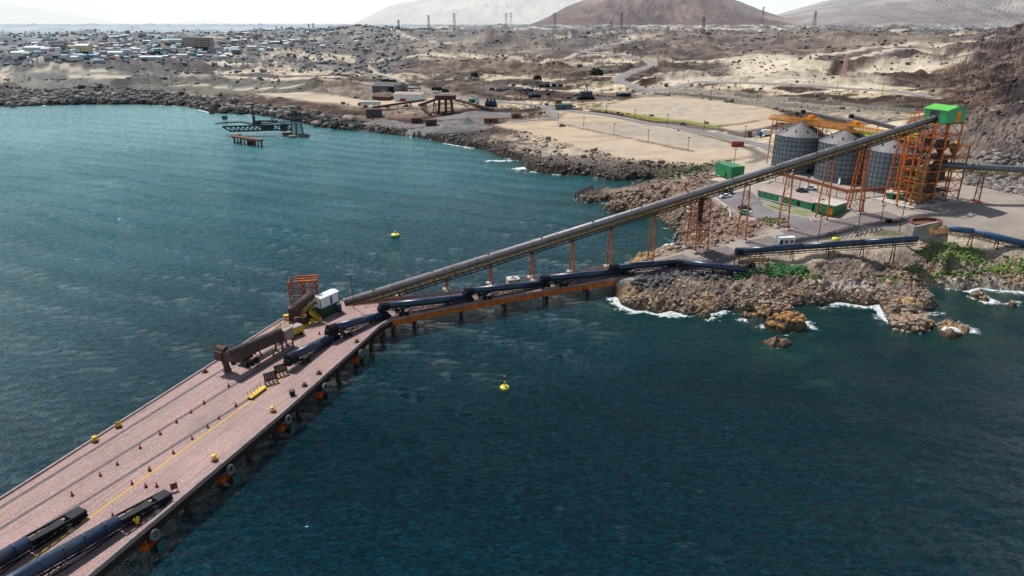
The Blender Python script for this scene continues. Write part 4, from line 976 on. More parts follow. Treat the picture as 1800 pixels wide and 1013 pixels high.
# ------------------------------------------------------------------ transfer station
def bxz(m, px, py, z, w, dp, h, rz): c = P3(px, py, z); m.box(c+V((0,0,h/2)), (w,dp,h), rz); return c
UC = V((.929,.371,0)); NC = V((.371,-.929,0)); RZC = math.atan2(.371,.929)
ts = thing('transfer_station', 'orange steel transfer frame over a green base where the conveyors meet', 'transfer station', tuple(D(540,552)))
c = D(538,556)+V((0,1.,0)); fr = MB(); Hh = 8.8; rzt = .2; cu, su = math.cos(rzt), math.sin(rzt); T_ = lambda x, y, z: c+V((x*cu-y*su-.6, x*su+y*cu+1.5, z))
for x in (-3.2,0,3.2):
    for y in (-1.8,1.8): fr.beam(T_(x,y,0), T_(x,y,Hh), .26)
for z in (3.8,6.0,7.4,Hh):
    for y in (-1.8,1.8): fr.beam(T_(-3.6,y,z), T_(3.6,y,z), .24)
    for x in (-3.2,0,3.2): fr.beam(T_(x,-1.8,z), T_(x,1.8,z), .2)
for z in (7.4,6.0):
    for i in range(6): x = -3.2+i*1.07; fr.beam(T_(x,-1.8,z), T_(x+.53,-1.8,z+1.2), .12); fr.beam(T_(x+.53,-1.8,z+1.2), T_(x+1.07,-1.8,z), .12); fr.beam(T_(x,1.8,z), T_(x+.53,1.8,z+1.2), .12)
fr.beam(T_(-3.2,-1.8,2), T_(0,-1.8,6.6), .14); fr.beam(T_(3.2,-1.8,2), T_(0,-1.8,6.6), .14)
fr.build('frame', paint('frame_rust', (.30,.085,.035), (.08,.05,.04), .75, scale=1.6), ts)
m = MB()
for y in (-1.8,0,1.8): m.beam(T_(-1.6,y,Hh+.2), T_(3.6,y,Hh+.2), .3)
m.build('roof_beam', ORANGE, ts)
m = MB(); m.smooth = True; a, b = P3(518,545,11.), P3(548,517,13.6); m.tube(a, b, 1.1, n=18); dd = (b-a).normalized(); m.tube(a, a+dd*.3, 1.2, n=18); m.tube(b-dd*3, b-dd*2.8, 1.18, n=18); m.build('tube_cover', DARKRUST, ts)
m = MB(); m.beam(a+V((1.6,-.6,-1.1)), b+V((1.6,-.6,-1.1)), .9, .12); rail(m, [a+V((1.9,-.9,-1.)), b+V((1.9,-.9,-1.))], 1., 1., .07); m.build('walkway', YRAIL, ts)
m = MB(); aa = D(518,566); m.box(aa+V((0,1.,1.8)), (3.2,2.6,3.6), .3, .9); m.tube(aa+V((1.2,-1.2,0)), aa+V((1.2,-1.2,1.8)), .9, n=12); m.tube(aa+V((2.6,-1.,0)), aa+V((2.6,-1.,1.6)), .8, n=12); m.build('hopper', DARKRUST, ts)
m = MB(); bb = D(546,562); m.box(bb+V((0,1.6,1.4)), (6.,2.6,2.8), .3); m.build('base', paint('dark_green_base', (.03,.10,.05), (.05,.06,.04), .7, scale=.9), ts)
m = MB(); m.box(D(537,566)+V((0,0,.9)), (.9,.8,1.8), .3); m.build('cabinet', RED, ts)
m = MB(); m.box(D(550,569)+V((0,0,.6)), (1.,.9,1.2), .3); m.box(D(504,562)+V((0,0,.9)), (1.2,1.,.7), .3); m.build('yellow_bin', YELLOW, ts)
# cabin on its green plinth, with the yellow stairs
pc = D(573,556)+V((0,1.6,0)); rzk = 1.02; ck, sk = math.cos(rzk), math.sin(rzk); K = lambda x, y, z: pc+V((x*ck-y*sk, x*sk+y*ck, z))
cb = thing('site_cabin', 'white container cabin with blue corner trim on a dark green plinth', 'cabin', tuple(pc))
MB().box(K(0,0,1.25), (6.4,2.8,2.5), rzk).build('plinth', paint('plinth_green', (.02,.075,.035), (.03,.04,.03), .7, scale=1.), cb)
MB().box(K(0,0,3.85), (6.1,2.5,2.6), rzk).build('wall', WHITE, cb)
m = MB()
for x in (-3.06,3.06):
    for y in (-1.26,1.26): m.beam(K(x,y,2.52), K(x,y,5.2), .16)
for y in (-1.26,1.26): m.beam(K(-3.06,y,5.2), K(3.06,y,5.2), .16); m.beam(K(-3.06,y,2.6), K(3.06,y,2.6), .16)
for x in (-3.06,3.06): m.beam(K(x,-1.26,5.2), K(x,1.26,5.2), .16); m.beam(K(x,-1.26,2.6), K(x,1.26,2.6), .16)
m.build('corner_trim', MIDB, cb)
MB().gable(K(0,0,5.3), (6.2,2.6), rzk, .35, .15).build('roof', WHITE, cb)
MB().box(K(-3.08,.3,4.0), (.06,.9,1.), rzk).build('window', GLASS, cb)
MB().box(K(.5,-1.28,3.8), (.8,.06,1.9), rzk).build('door', MIDB, cb)
st = thing('stairs', 'yellow steel stairs down from the white cabin', 'stairs', tuple(D(562,566))); m = MB()
a, b = K(-3.3,1.6,2.5), K(-4.6,-2.6,.05)
a = P3(545,549,ZD+2.6); b = P3(565,566,ZD)
sdir = V(((b-a).y, -(b-a).x, 0)).normalized()
for k in (-.5,.5): m.beam(a+sdir*k, b+sdir*k, .1, .25)
for i in range(11): q = a.lerp(b, i/10); m.beam(q-sdir*.5, q+sdir*.5, .28, .05)
m.build('flight', YELLOW, st); m = MB()
for k in (-.55,.55): rail(m, [a+sdir*k, b+sdir*k], 1., .9, .07)
m.build('handrail', YELLOW, st)
# toilet, floodlight mast
p = D(597,548)
t = thing('portable_toilet', 'blue portable toilet with white roof beside the cabin', 'portable toilet', tuple(p))
MB().box(p+V((0,0,1.1)), (1.15,1.15,2.2), .3).build('wall', MIDB, t); MB().box(p+V((0,0,2.3)), (1.2,1.2,.2), .3, .8).build('roof', WHITE, t); MB().box(p+V((.1,-.6,1.05)), (.8,.04,1.9), .3).build('door', BLUE, t)
def mast(px, py, top, lab, name='floodlight_mast', z=None, r=.12, heads=3, group=None):
    g = P3(px, py, z) if z is not None else G(px, py); h = zat(g.x, g.y, top)
    t = thing(name, lab, 'light mast', tuple(g), group); MB().tube(g+V((0,0,-.5)), V((g.x,g.y,h)), r, r*.6, 8).build('pole', paint('mast_grey', (.10,.10,.10), (.06,.055,.05), .6, scale=2), t)
    m = MB(); m.beam(V((g.x-.9,g.y,h-.1)), V((g.x+.9,g.y,h-.1)), .1)
    for i in range(heads): m.box((g.x-.8+1.6*i/max(1,heads-1), g.y, h+.1), (.5,.35,.35), .3)
    m.build('lamp_head', GALV, t); return t
mast(622, 543, 484, 'tall floodlight mast on the pier between the toilet and the low end of the gallery', z=ZD)

# ------------------------------------------------------------------ barriers, trailer, bin
def barrier(px, py, lab):
    p = D(px, py); rz = .68
    t = thing('barrier_panel', lab, 'barrier', tuple(p), 'black steel barrier frames on the pier'); c_, s_ = math.cos(rz), math.sin(rz); L = lambda x, y, z: p+V((x*c_-y*s_, x*s_+y*c_, z))
    m = MB()
    for i in range(9): m.beam(L(-1.2+.3*i,.15,.7), L(-1.2+.3*i,.5,2.5), .26, .06, (-s_,c_,0))
    m.beam(L(-1.35,.2,.95), L(1.35,.2,.95), .12); m.beam(L(-1.35,.47,2.4), L(1.35,.47,2.4), .14); m.build('panel', BLACK, t)
    for x in (-1.15,-.4,.4,1.15):
        m = MB(); m.beam(L(x,-.6,.05), L(x,.25,1.), .12); m.beam(L(x,.8,.05), L(x,.25,1.), .12); m.beam(L(x,-.8,.06), L(x,1.,.06), .18, .12); m.build('leg', RUST, t)
barrier(478,675,'black slatted barrier frame closest to the yellow trailer'); barrier(496,661,'black slatted barrier frame closest to the lowest blue conveyor')
p = D(452,693); rz = math.atan2(ud.y, ud.x); c_, s_ = math.cos(rz), math.sin(rz)
t = thing('flat_trailer', 'low yellow flat trailer with upright stakes standing on the yellow line', 'trailer', tuple(p)); L = lambda x, y, z: p+V((x*c_-y*s_, x*s_+y*c_, z))
MB().box(L(0,0,.45), (4.6,1.2,.22), rz).build('bed', YELLOW, t)
for x in (-1.9,-.95,0,.95,1.9): MB().beam(L(x,.55,.5), L(x,.55,1.45), .08).build('stake', DARKRUST, t)
for x in (-1.8,1.8): m = MB(); m.box(L(x,0,.17), (.5,1.1,.34), rz); m.build('skid', BLACK, t)
p = D(514,695); t = thing('black_bin', 'dark steel bin alone near the water side kerb', 'bin', tuple(p)); MB().box(p+V((0,0,.5)), (.9,.8,1.), .5, 1.15).build('body', BLACK, t); MB().box(p+V((0,0,1.05)), (1.1,1.,.08), .5).build('lid', DARKRUST, t)

# ------------------------------------------------------------------ buoys, mooring block
def buoy(px, py, lab, tall):
    p = P3(px, py); t = thing('buoy', lab, 'buoy', tuple(p))
    m = MB(); m.smooth = True
    if tall:
        m.lathe(p, [(.5,-.5),(.95,-.1),(1.0,.35),(.85,.55),(.1,.6)], 20); m.build('float', YELLOWB, t)
        m = MB()
        for i in range(3): a = i*2.09; m.beam(p+V((.45*math.cos(a),.45*math.sin(a),.55)), p+V((.12*math.cos(a),.12*math.sin(a),2.2)), .1)
        m.box(p+V((0,0,1.3)), (.4,.4,.7)); m.build('tower', YELLOW, t); m = MB(); m.tube(p+V((0,0,2.1)), p+V((0,0,2.6)), .2, n=10); m.build('lantern', BLACK, t)
        m = MB(); m.beam(p+V((-.25,0,2.8)), p+V((.25,0,3.2)), .1); m.beam(p+V((.25,0,2.8)), p+V((-.25,0,3.2)), .1); m.beam(p+V((0,0,2.5)), p+V((0,0,3.)), .06); m.build('topmark', YELLOW, t)
        return
    m.lathe(p, [(1.1,-.5),(1.55,0),(1.55,.55),(1.3,.8),(.35,1.15)], 24); m.build('float', YELLOWB, t)
    m = MB(); m.smooth = True; m.tube(p+V((0,0,1.1)), p+V((0,0,1.9)), .38, .3, 10); m.build('cap', YELLOW, t); MB().lathe(p, [(1.5,-.3),(1.58,0),(1.58,.18),(1.5,.2)], 24).build('waterline_band', BLACK, t)
buoy(695,415,'squat yellow mooring buoy alone in the bay','' ); buoy(887,683,'yellow buoy with a slim lantern tower in the dark water', 1)
p = P3(902,506); t = thing('mooring_block', 'pale concrete mooring block with a coiled white hose on top behind the bridge', 'mooring block', tuple(p))
zt_ = zat(p.x, p.y, 489)
MB().box(V((p.x,p.y,(zt_-3)/2)), (3.6,3.2,zt_+3), .25).build('block', CONCL, t); m = MB(); m.smooth = True; m.torus(V((p.x,p.y,zt_+.2)), (0,0,1), .9, .2); m.build('coil', WHITE, t); MB().box(V((p.x,p.y,zt_+.3)), (.5,.5,.6)).build('bitt', GALV, t)
# ------------------------------------------------------------------ the long elevated gallery
GA = V((*P(786,510,7), 0))
def U(u, v=0., z=0.): p = GA+UC*u+NC*v; p.z = z; return p
def ugal(px, py):
    """where the plane of the gallery is seen at px, py"""
    d = ray(px, py); t = (UC.y*GA.x-UC.x*GA.y)/(UC.y*d[0]-UC.x*d[1]); p = V((d[0]*t, d[1]*t, CAM_H+d[2]*t)); return (p-GA).dot(UC), p.z
zg = lambda u: 12.67+.1835*u
u0, u1 = -27.5, 174.5
gal = thing('conveyor_gallery', 'very long grey tube gallery climbing from the pier to the green head house', 'conveyor gallery', tuple(U(0,0,zg(0))))
m = MB(); m.smooth = True; m.tube(U(u0,0,zg(u0)), U(u1,0,zg(u1)), .97, n=22)
u = u0; k = 0
while u < u1:
    m.tube(U(u-.08,0,zg(u-.08)), U(u+.08,0,zg(u+.08)), 1.02, n=22)
    if k % 5 == 0: m.tube(U(u-.25,0,zg(u-.25)), U(u+.25,0,zg(u+.25)), 1.06, n=22)
    u += 2.4; k += 1
m.build('tube_cover', paint('gallery_sheet', (.27,.24,.25), (.17,.145,.15), .5, .2, scale=.28), gal)
m = MB(); DZ = 1.75
for v in (-1.15,1.15):
    m.beam(U(u0,v,zg(u0)-.75), U(u1,v,zg(u1)-.75), .22, .28); m.beam(U(u0,v,zg(u0)-.75-DZ), U(u1,v,zg(u1)-.75-DZ), .22, .24)
    u = u0
    while u < u1-2: m.beam(U(u,v,zg(u)-.75), U(u,v,zg(u)-.75-DZ), .13); m.beam(U(u,v,zg(u)-.75-DZ), U(u+2,v,zg(u+2)-.75), .12); u += 2.
u = u0
while u < u1-2: m.beam(U(u,-1.15,zg(u)-.75-DZ), U(u,1.15,zg(u)-.75-DZ), .14); u += 2.
m.build('truss', paint('truss_brown', (.085,.055,.035), (.05,.035,.03), .8, scale=1.), gal)
m = MB(); rail(m, [U(u0,1.75,zg(u0)-1.55), U(u1-6,1.75,zg(u1-6)-1.55)], 1.05, 1.35, .08, 2); m.build('walkway_rail', YRAIL, gal)
m = MB(); m.beam(U(u0,1.45,zg(u0)-1.6), U(u1-6,1.45,zg(u1-6)-1.6), .6, .07); m.build('walkway', RUST, gal)
m = MB(); m.beam(U(u0,0,zg(u0)-.85), U(u1,0,zg(u1)-.85), 1.9, .25); m.build('belt_tray', BLACK, gal)
for u in range(-20, 170, 16): MB().box(U(u,0,zg(u)+1.1), (.5,.5,.35), RZC).build('vent', DARKRUST, gal)
RED_FOOT = paint('red_foot', (.50,.05,.02), (.3,.04,.02), .6, scale=2)
def trestle(lab, u, zb, half, top=None, halft=1.1, nb=5, lean=0., r=.19, twin=0., mat=None, red=False):
    zt = (zg(u)-.75-DZ-.1) if top is None else top; h = zt-zb
    t = thing('gallery_trestle', lab, 'trestle', tuple(U(u,0,zb)), 'orange trestles under the long gallery')
    for s_ in (-1, 1):
        for q in ((0,) if not twin else (-twin/2, twin/2)):
            m = MB(); m.tube(U(u+q-lean,s_*half,zb-1.), U(u+q,s_*halft,zt), r, r*.9, 10); m.build('leg', mat or ORANGE, t)
            if red: m = MB(); m.tube(U(u+q-lean,s_*half,zb-.05), U(u+q-lean*.96,s_*(half*.96+halft*.04),zb+h*.04), r*1.5, r*1.3, 10); m.build('foot', RED_FOOT, t)
            MB().box(U(u+q-lean,s_*half,zb-.05), (1.6,1.6,.5), RZC).build('footing', CONCL, t)
    m = MB(); L_ = lambda s_, f, q=0: U(u+q-lean*(1-f), s_*(half*(1-f)+halft*f), zb+h*f)
    for i in range(nb):
        f0, f1 = i/nb, (i+1)/nb
        for q in ((0,) if not twin else (-twin/2, twin/2)):
            m.beam(L_(-1 if i%2 else 1,f0,q), L_(1 if i%2 else -1,f1,q), .12); m.beam(L_(-1,f1,q), L_(1,f1,q), .12)
            if twin or nb > 5: m.beam(L_(1 if i%2 else -1,f0,q), L_(-1 if i%2 else 1,f1,q), .09)
        if twin:
            for s_ in (-1,1): m.beam(L_(s_,f0,-twin/2), L_(s_,f1,twin/2), .1); m.beam(L_(s_,f0,twin/2), L_(s_,f1,-twin/2), .1); m.beam(L_(s_,f1,-twin/2), L_(s_,f1,twin/2), .1)
    m.beam(L_(-1,1), L_(1,1), .35, .4); m.build('bracing', RUST, t); return t
tr = [((703,528),.9,2,0,'shortest trestle, at the low end of the gallery beside the floodlight mast',0),((786,512),1.1,4,0,'second trestle from the low end of the gallery, over the bridge rail',0),((863,503),1.2,6,0,'third trestle from the low end, left of the concrete mooring block',0),
 ((935,495),1.3,7,0,'fourth trestle from the low end, right of the concrete mooring block',0),((1005,481),1.4,8,0,'fifth trestle from the low end, halfway along the bridge',0),((1071,470),1.6,8,0,'sixth trestle from the low end, at the rock end of the bridge',0),
 ((1143,459),1.7,7,0,'trestle standing on a concrete block at the water edge of the headland',0)]
for (px, py), half, nb, tw, lab, red in tr:
    u, z = ugal(px, py); trestle(lab, u, 6.9, half, nb=nb, halft=.9, r=.2)
u, z = ugal(1224,437); t8 = trestle('four legged lattice trestle with a dark chute hanging inside it', u, z, 2.6, nb=7, twin=4.6, halft=1.6, r=.2, red=True)
m = MB(); m.tube(U(u,0,zg(u)-2.2), U(u,0,zg(u)-9.5), .85, .75, 12); m.build('chute', paint('chute_dark', (.05,.02,.03), (.03,.02,.02), .6), t8)
m = MB(); m.box(U(u,0,zg(u)-9.6), (5.4,4.6,.15), RZC); m.build('platform', RUST, t8)
for (px, py), half, nb, tw, lab in [((1302,421),2.3,5,0,'plain two legged trestle on bare earth beside the white kerb line'),((1375,400),2.4,5,0,'two legged trestle whose right leg is rust brown, by the long green building'),((1443,386),2.6,5,0,'two legged trestle in front of the end of the long green building'),
   ((1501,371),2.9,5,1.6,'double legged trestle in front of the middle silo'),((1563,361),3.0,4,0,'wide two legged trestle in front of the third silo')]:
    u, z = ugal(px, py); trestle(lab, u, z, half, nb=nb, twin=tw, red=True, r=.24)

# ------------------------------------------------------------------ head house and its steel tower
tw = thing('head_tower', 'tall rusty orange steel tower of open floors carrying the green head house', 'steel tower', tuple(U(178,0,15.8))); z0 = 15.6
us = [166.5,170.9,177.2,183.7]; vs_ = [-6.5,-1.5,4.]; Ht = 43.2
for u in us[1:]:
    for v in vs_:
        MB().beam(U(u,v,z0), U(u,v,Ht), .42).build('column', ORANGE, tw); 
        MB().box(U(u,v,z0+.1), (1.3,1.3,.7), RZC).build('foot', RED_FOOT, tw)
for v in vs_: MB().beam(U(190,v,z0), U(190,v,35.5), .38).build('column', RUST, tw)
for v in (-1.5,4.): MB().beam(U(166.5,v,z0), U(166.5,v,Ht-4.5), .36).build('column', ORANGE, tw)
lv = [19.2,23.,27.,31.,35.,39.,Ht]
m = MB()
for i, z in enumerate(lv):
    hi = 190 if z < 36 else 183.7; lo = 166.5 if z < 39.5 else 170.9
    for v in vs_: m.beam(U(lo,v,z), U(hi,v,z), .3)
    for u in us[1:]+([190] if z < 36 else []): m.beam(U(u,-6.5,z), U(u,4,z), .26)
m.build('floor_beam', ORANGE, tw)
m = MB(); zz = [z0]+lv
for a, b in zip(zz, zz[1:]):
    for v in (4.,-6.5):
        m.beam(U(170.9,v,a), U(177.2,v,b), .16); m.beam(U(177.2,v,a), U(170.9,v,b), .16)
        if b < 36: m.beam(U(183.7,v,a), U(190,v,b), .14)
        m.beam(U(166.5,v,a), U(170.9,v,b), .14)
    for u in (170.9,190 if b < 36 else 183.7):
        m.beam(U(u,-6.5,a), U(u,-1.5,b), .14); m.beam(U(u,4,a), U(u,-1.5,b), .14)
m.build('bracing', RUST, tw)
m = MB()
for z in (19.2,23.,27.,31.,35.):
    m.box(U(180,-1.2,z+.2), (12.5,9.4,.12), RZC)
m.build('floor_plate', DARKRUST, tw)
m = MB()
for i, z in enumerate([19.2,22.,25.,28.]):
    rail(m, [U(165.8,4.6,z), U(171.4,4.6,z)], 1.1, 1.2, .08, 3); rail(m, [U(165.8,4.6,z), U(165.8,-1.5,z)], 1.1, 1.2, .08, 3); m.beam(U(165.8,4.3,z), U(171.4,4.3,z), 1., .12)
m.build('landing', YRAIL, tw)
m = MB(); prev = U(166.8,3.2,z0)
for i, z in enumerate([17.4,19.2,20.6,22.,23.5,25.,26.5,28.,30,32,34,36]):
    q = U(170.4 if i % 2 == 0 else 166.8, 3.2, z); m.beam(prev, q, .7, .12); prev = q
m.build('stair_flight', YRAIL, tw)
m = MB()
for z in (23.,27.,31.,35.,39.): rail(m, [U(177.2,4.5,z), U(190 if z<36 else 183.7,4.5,z)], 1.1, 1.3, .07, 2)
m.build('handrail', YRAIL, tw)
TNK = paint('tower_machinery', (.06,.05,.05), (.12,.06,.04), .6, scale=.9)
m = MB(); m.smooth = True; m.lathe(U(181,0,32.), [(.4,0),(2.2,2.5),(2.2,5.),(.4,5.2)], 14); m.build('surge_bin', TNK, tw)
m = MB(); m.smooth = True; m.lathe(U(177,-3,34.5), [(.4,0),(1.8,2.),(1.8,4.),(.4,4.2)], 14); m.build('surge_bin', TNK, tw)
m = MB(); m.lathe(U(186.7,1,31.5), [(.3,0),(1.5,1.5),(1.5,4.2),(.3,5.)], 10); m.build('rusty_hopper', paint('ochre_hopper', (.46,.22,.06), (.25,.12,.05), .7, scale=1.), tw)
for q in (.0,1.1): MB().tube(U(172.6+q,1.6,z0), U(172.6+q,1.6,33.), .26, n=8).build('down_pipe', paint('pale_blue_pipe', (.25,.36,.46), (.2,.25,.3), .5), tw)
m = MB(); m.box(U(181,0,24.9), (5.,4.,3.2), RZC); m.box(U(176,.6,21.2), (3.5,3.,2.6), RZC); m.box(U(182.5,0,29.2), (3.,3.,2.6), RZC); m.box(U(176,-2,28.9), (2.6,3.,2.2), RZC); m.build('machinery', TNK, tw)
m = MB(); m.box(U(172.6,2,17.9), (4.5,3.6,.9), RZC); m.build('drive_deck', YRAIL, tw)
MB().box(U(178,-1.2,z0-.1), (28,15,.5), RZC).build('slab', CONCL, tw)
m = MB(); m.tube(U(181,0,32.2), U(181,0,26.5), .8, n=10); m.tube(U(177,-3,34.6), U(176,-2,30), .7, n=10); m.build('chute', DARKRUST, tw)
hh = thing('head_house', 'bright green sheet metal house perched on top of the steel tower', 'house', tuple(U(178.8,0,Ht+.5))); rzh = math.atan2(NC.y, NC.x); hc = U(178.6,.4,Ht+.3)
GW = paint('green_house_wall', (.012,.30,.10), (.01,.22,.075), .5, scale=.35)
MB().gwall(hc, (8.6,9.2,4.2), rzh, 1.3).build('wall', GW, hh)
MB().gable(hc+V((0,0,4.25)), (8.6,9.2), rzh, 1.3, .3, .12).build('roof', GREENB, hh)
MB().box(U(178.6-4.62,.2,Ht+.3+2.3), (.1,3.4,3.6), RZC).build('opening', GLASS, hh)
d_ = MB().box(hc+NC*4.34+UC*1.0+V((0,0,2.0)), (2.2,.1,3.6), RZC).build('door', ORANGE2, hh)
m = MB(); m.box(hc-V((0,0,.2)), (9.4,10.,.3), rzh); m.build('floor', RUST, hh)
m = MB(); 
for z in (0,1.6,3.2): m.beam(U(171.5,-5.5,Ht+z), U(171.5,-1.5,Ht+z), .2); m.beam(U(168.8,-4.6,Ht+z), U(172.5,-4.6,Ht+z), .2)
for v in (-5.5,-3.5,-1.5): m.beam(U(171.5,v,Ht), U(171.5,v,Ht+3.2), .2)
m.beam(U(168.8,-4.6,Ht), U(168.8,-4.6,Ht+3.2), .2); m.build('side_frame', ORANGE2, hh)
# conveyor running off to the right
q = P(1733,362,15.8); tz = zat(q[0], q[1], 299); A = U(178,1,0); A.z = zat(A.x, A.y, 289); B = V((q[0], q[1], tz)); B = B; dR = (P3(1830,298,28.)-A); 
xR, yR = P(1800,298,27.5); C_ = V((xR, yR, 27.5)); dR = C_-A; E_ = A+dR*1.5
rc = thing('tube_gallery', 'grey ribbed tube gallery leaving the steel tower to the right edge', 'conveyor gallery', tuple(C_)); L = dR.length; dd = dR.normalized(); sR = V((dd.y,-dd.x,0)).normalized()
m = MB(); m.smooth = True; m.tube(A, E_, 1.05, n=18); k = 0
while k < L*1.5: m.tube(A+dd*(k-.1), A+dd*(k+.1), 1.1, n=18); k += 1.
m.build('tube_cover', paint('tube_dark_grey', (.14,.15,.17), (.10,.10,.115), .5, .3, scale=.4), rc)
m = MB()
for s_ in (-1,1): m.beam(A+sR*s_-V((0,0,1.)), E_+sR*s_-V((0,0,1.)), .2); m.beam(A+sR*s_-V((0,0,2.2)), E_+sR*s_-V((0,0,2.2)), .2)
k = 0
while k < L*1.45:
    for s_ in (-1,1): m.beam(A+dd*k+sR*s_-V((0,0,2.2)), A+dd*(k+1.5)+sR*s_-V((0,0,1.)), .1)
    k += 1.5
m.build('truss', YRAIL, rc)
u_, v_ = (V((q[0],q[1],0))-GA).dot(UC), (V((q[0],q[1],0))-GA).dot(NC)
dq = (V((q[0],q[1],0))-A).dot(V((dd.x,dd.y,0))); foot = A+dd*((V((q[0],q[1],0))-V((A.x,A.y,0))).dot(V((dR.x,dR.y,0)).normalized())/max(.01,V((dd.x,dd.y,0)).length)); 
t = thing('gallery_trestle', 'slim rusty trestle alone under the gallery right of the steel tower', 'trestle', (foot.x,foot.y,15.8)); zt = foot.z-2.3
for s_ in (-1,1): MB().tube(V((foot.x,foot.y,15.5))+sR*s_*1.7, V((foot.x,foot.y,zt))+sR*s_, .2, n=8).build('leg', RUST, t)
m = MB()
for i in range(6):
    f0, f1 = i/6, (i+1)/6; a = 1 if i % 2 else -1
    m.beam(V((foot.x,foot.y,15.8+(zt-15.8)*f0))+sR*a*(1.7-.7*f0), V((foot.x,foot.y,15.8+(zt-15.8)*f1))-sR*a*(1.7-.7*f1), .12); m.beam(V((foot.x,foot.y,15.8+(zt-15.8)*f1))+sR*(1.7-.7*f1), V((foot.x,foot.y,15.8+(zt-15.8)*f1))-sR*(1.7-.7*f1), .12)
m.build('bracing', RUST, t); MB().box((foot.x,foot.y,15.9), (2.,4.4,.5), math.atan2(dd.y,dd.x)).build('footing', RED, t)

# ------------------------------------------------------------------ silos
def silo(lab, u, v, R, zb, apex_py, eave_py):
    c = U(u, v, zb); ze = zb+15.2
    t = thing('silo', lab, 'silo', tuple(c), 'grey sheet metal silos')
    m = MB(); m.smooth = False; m.tube(c, V((c.x,c.y,ze)), R, n=72); m.build('wall', SILO, t)
    m = MB(); n = 36
    for i in range(n): a = 2*math.pi*i/n; p = V((c.x+(R+.08)*math.cos(a), c.y+(R+.08)*math.sin(a), zb)); m.beam(p, p+V((0,0,15.1)), .16)
    m.build('stiffener', paint('silo_rib', (.09,.10,.115), (.12,.13,.14), .5, .3), t)
    for k in range(1, 8):
        z = zb+15.2*k/8; m = MB(); m.smooth = False; m.tube(V((c.x,c.y,z-.1)), V((c.x,c.y,z+.1)), R+.2, n=72, caps=True); m.build('hoop', paint('silo_hoop', (.05,.06,.07), None, .6), t)
    za = ze+R*.52; m = MB(); m.lathe(V((c.x,c.y,ze)), [(R+.35,0),(R+.3,.12),(1.3,za-ze),(1.2,za-ze+.5)], 40); m.build('roof', SILOROOF, t)
    m = MB()
    for i in range(40): a = 2*math.pi*i/40; e = V((math.cos(a), math.sin(a), 0)); m.beam(V((c.x,c.y,ze+.15))+e*(R+.25), V((c.x,c.y,za+.05))+e*1.3, .09)
    m.build('roof_rib', paint('roof_rib', (.14,.14,.15), None, .5, .3), t)
    for i in range(10): a = 2*math.pi*(i+.4)/10; e = V((math.cos(a), math.sin(a), 0)); rr = R*.72; m = MB(); m.tube(V((c.x,c.y,ze+.3+(za-ze)*.27))+e*rr, V((c.x,c.y,ze+1.2+(za-ze)*.27))+e*rr, .28, n=8); m.build('roof_vent', BLACK, t)
    a = math.atan2(-.80, -.42); e = V((math.cos(a), math.sin(a), 0)); 
    m = MB(); m.beam(c+e*(R+2.2)+V((0,0,.2)), c+e*(R+.1)+V((0,0,2.8)), .7, .5); m.build('discharge_spout', WHITE, t)
    a = math.atan2(-.9, .1); e = V((math.cos(a), math.sin(a), 0)); MB().box(c+e*(R+.12)+V((0,0,1.6)), (1.2,.3,1.6), a+math.pi/2).build('hatch', BLACK, t)
    MB().lathe(c-V((0,0,1)), [(R+1.2,0),(R+1.2,1.15)], 48).build('plinth', CONC, t)
silo('grey sheet metal silo farthest from the steel tower, conical roof with dark radial stripe', 177.5,-62,10.2,15.2,0,0)
silo('middle one of the three grey sheet metal silos', 180,-39.5,10.3,15.3,0,0)
silo('grey sheet metal silo nearest the steel tower', 182.5,-18,10.1,15.4,0,0)
# orange bridge over their tops
og = thing('silo_bridge', 'bright orange lattice conveyor bridge running over the silo roofs', 'conveyor bridge', tuple(U(179,-40,35)))
a, b = U(177.8,-81,34.6), U(181.,-7,35.2); d = (b-a).normalized(); s = V((d.y,-d.x,0)).normalized(); L = (b-a).length; up = V((0,0,1))
m = MB()
for k in (-1.4,1.4):
    m.beam(a+s*k, b+s*k, .26, .3); m.beam(a+s*k+up*2.0, b+s*k+up*2.0, .2, .22); q = 0
    while q < L-1.4: m.beam(a+d*q+s*k, a+d*q+s*k+up*2., .16); m.beam(a+d*q+s*k, a+d*(q+1.5)+s*k+up*2., .12); q += 1.5
q = 0
while q < L: m.beam(a+d*q+s*1.4+up*2, a+d*q-s*1.4+up*2, .14); q += 1.5
m.build('truss', ORANGE2, og)
m = MB(); m.beam(a+up*.1, b+up*.1, 2.4, .2); m.build('deck', RUST, og)
m = MB(); rail(m, [a+s*2.1, b+s*2.1], 1.2, 1.5, .1, 3); m.build('walkway_rail', paint('amber_rail', (.62,.30,.02), (.4,.2,.02), .6), og)
m = MB(); rail(m, [a+d*20+s*2+up*2, a+d*56+s*2+up*2], 1.1, 1.5, .1, 2); m.build('upper_rail', paint('amber_rail', (.6,.3,.02)), og)
for q in (22., 44.5):
    m = MB(); rail(m, [a+d*(q-3)+s*2+up*2.2, a+d*(q+3)+s*2+up*2.2, a+d*(q+3)-s*2+up*2.2, a+d*(q-3)-s*2+up*2.2, a+d*(q-3)+s*2+up*2.2], 1.3, 1.2, .1, 2); m.box(a+d*q+up*2.4, (5.5,4,.2), math.atan2(d.y,d.x)); m.box(a+d*q+up*3.2, (2.,2.,1.6), .3); m.build('drive_platform', ORANGE2, og)
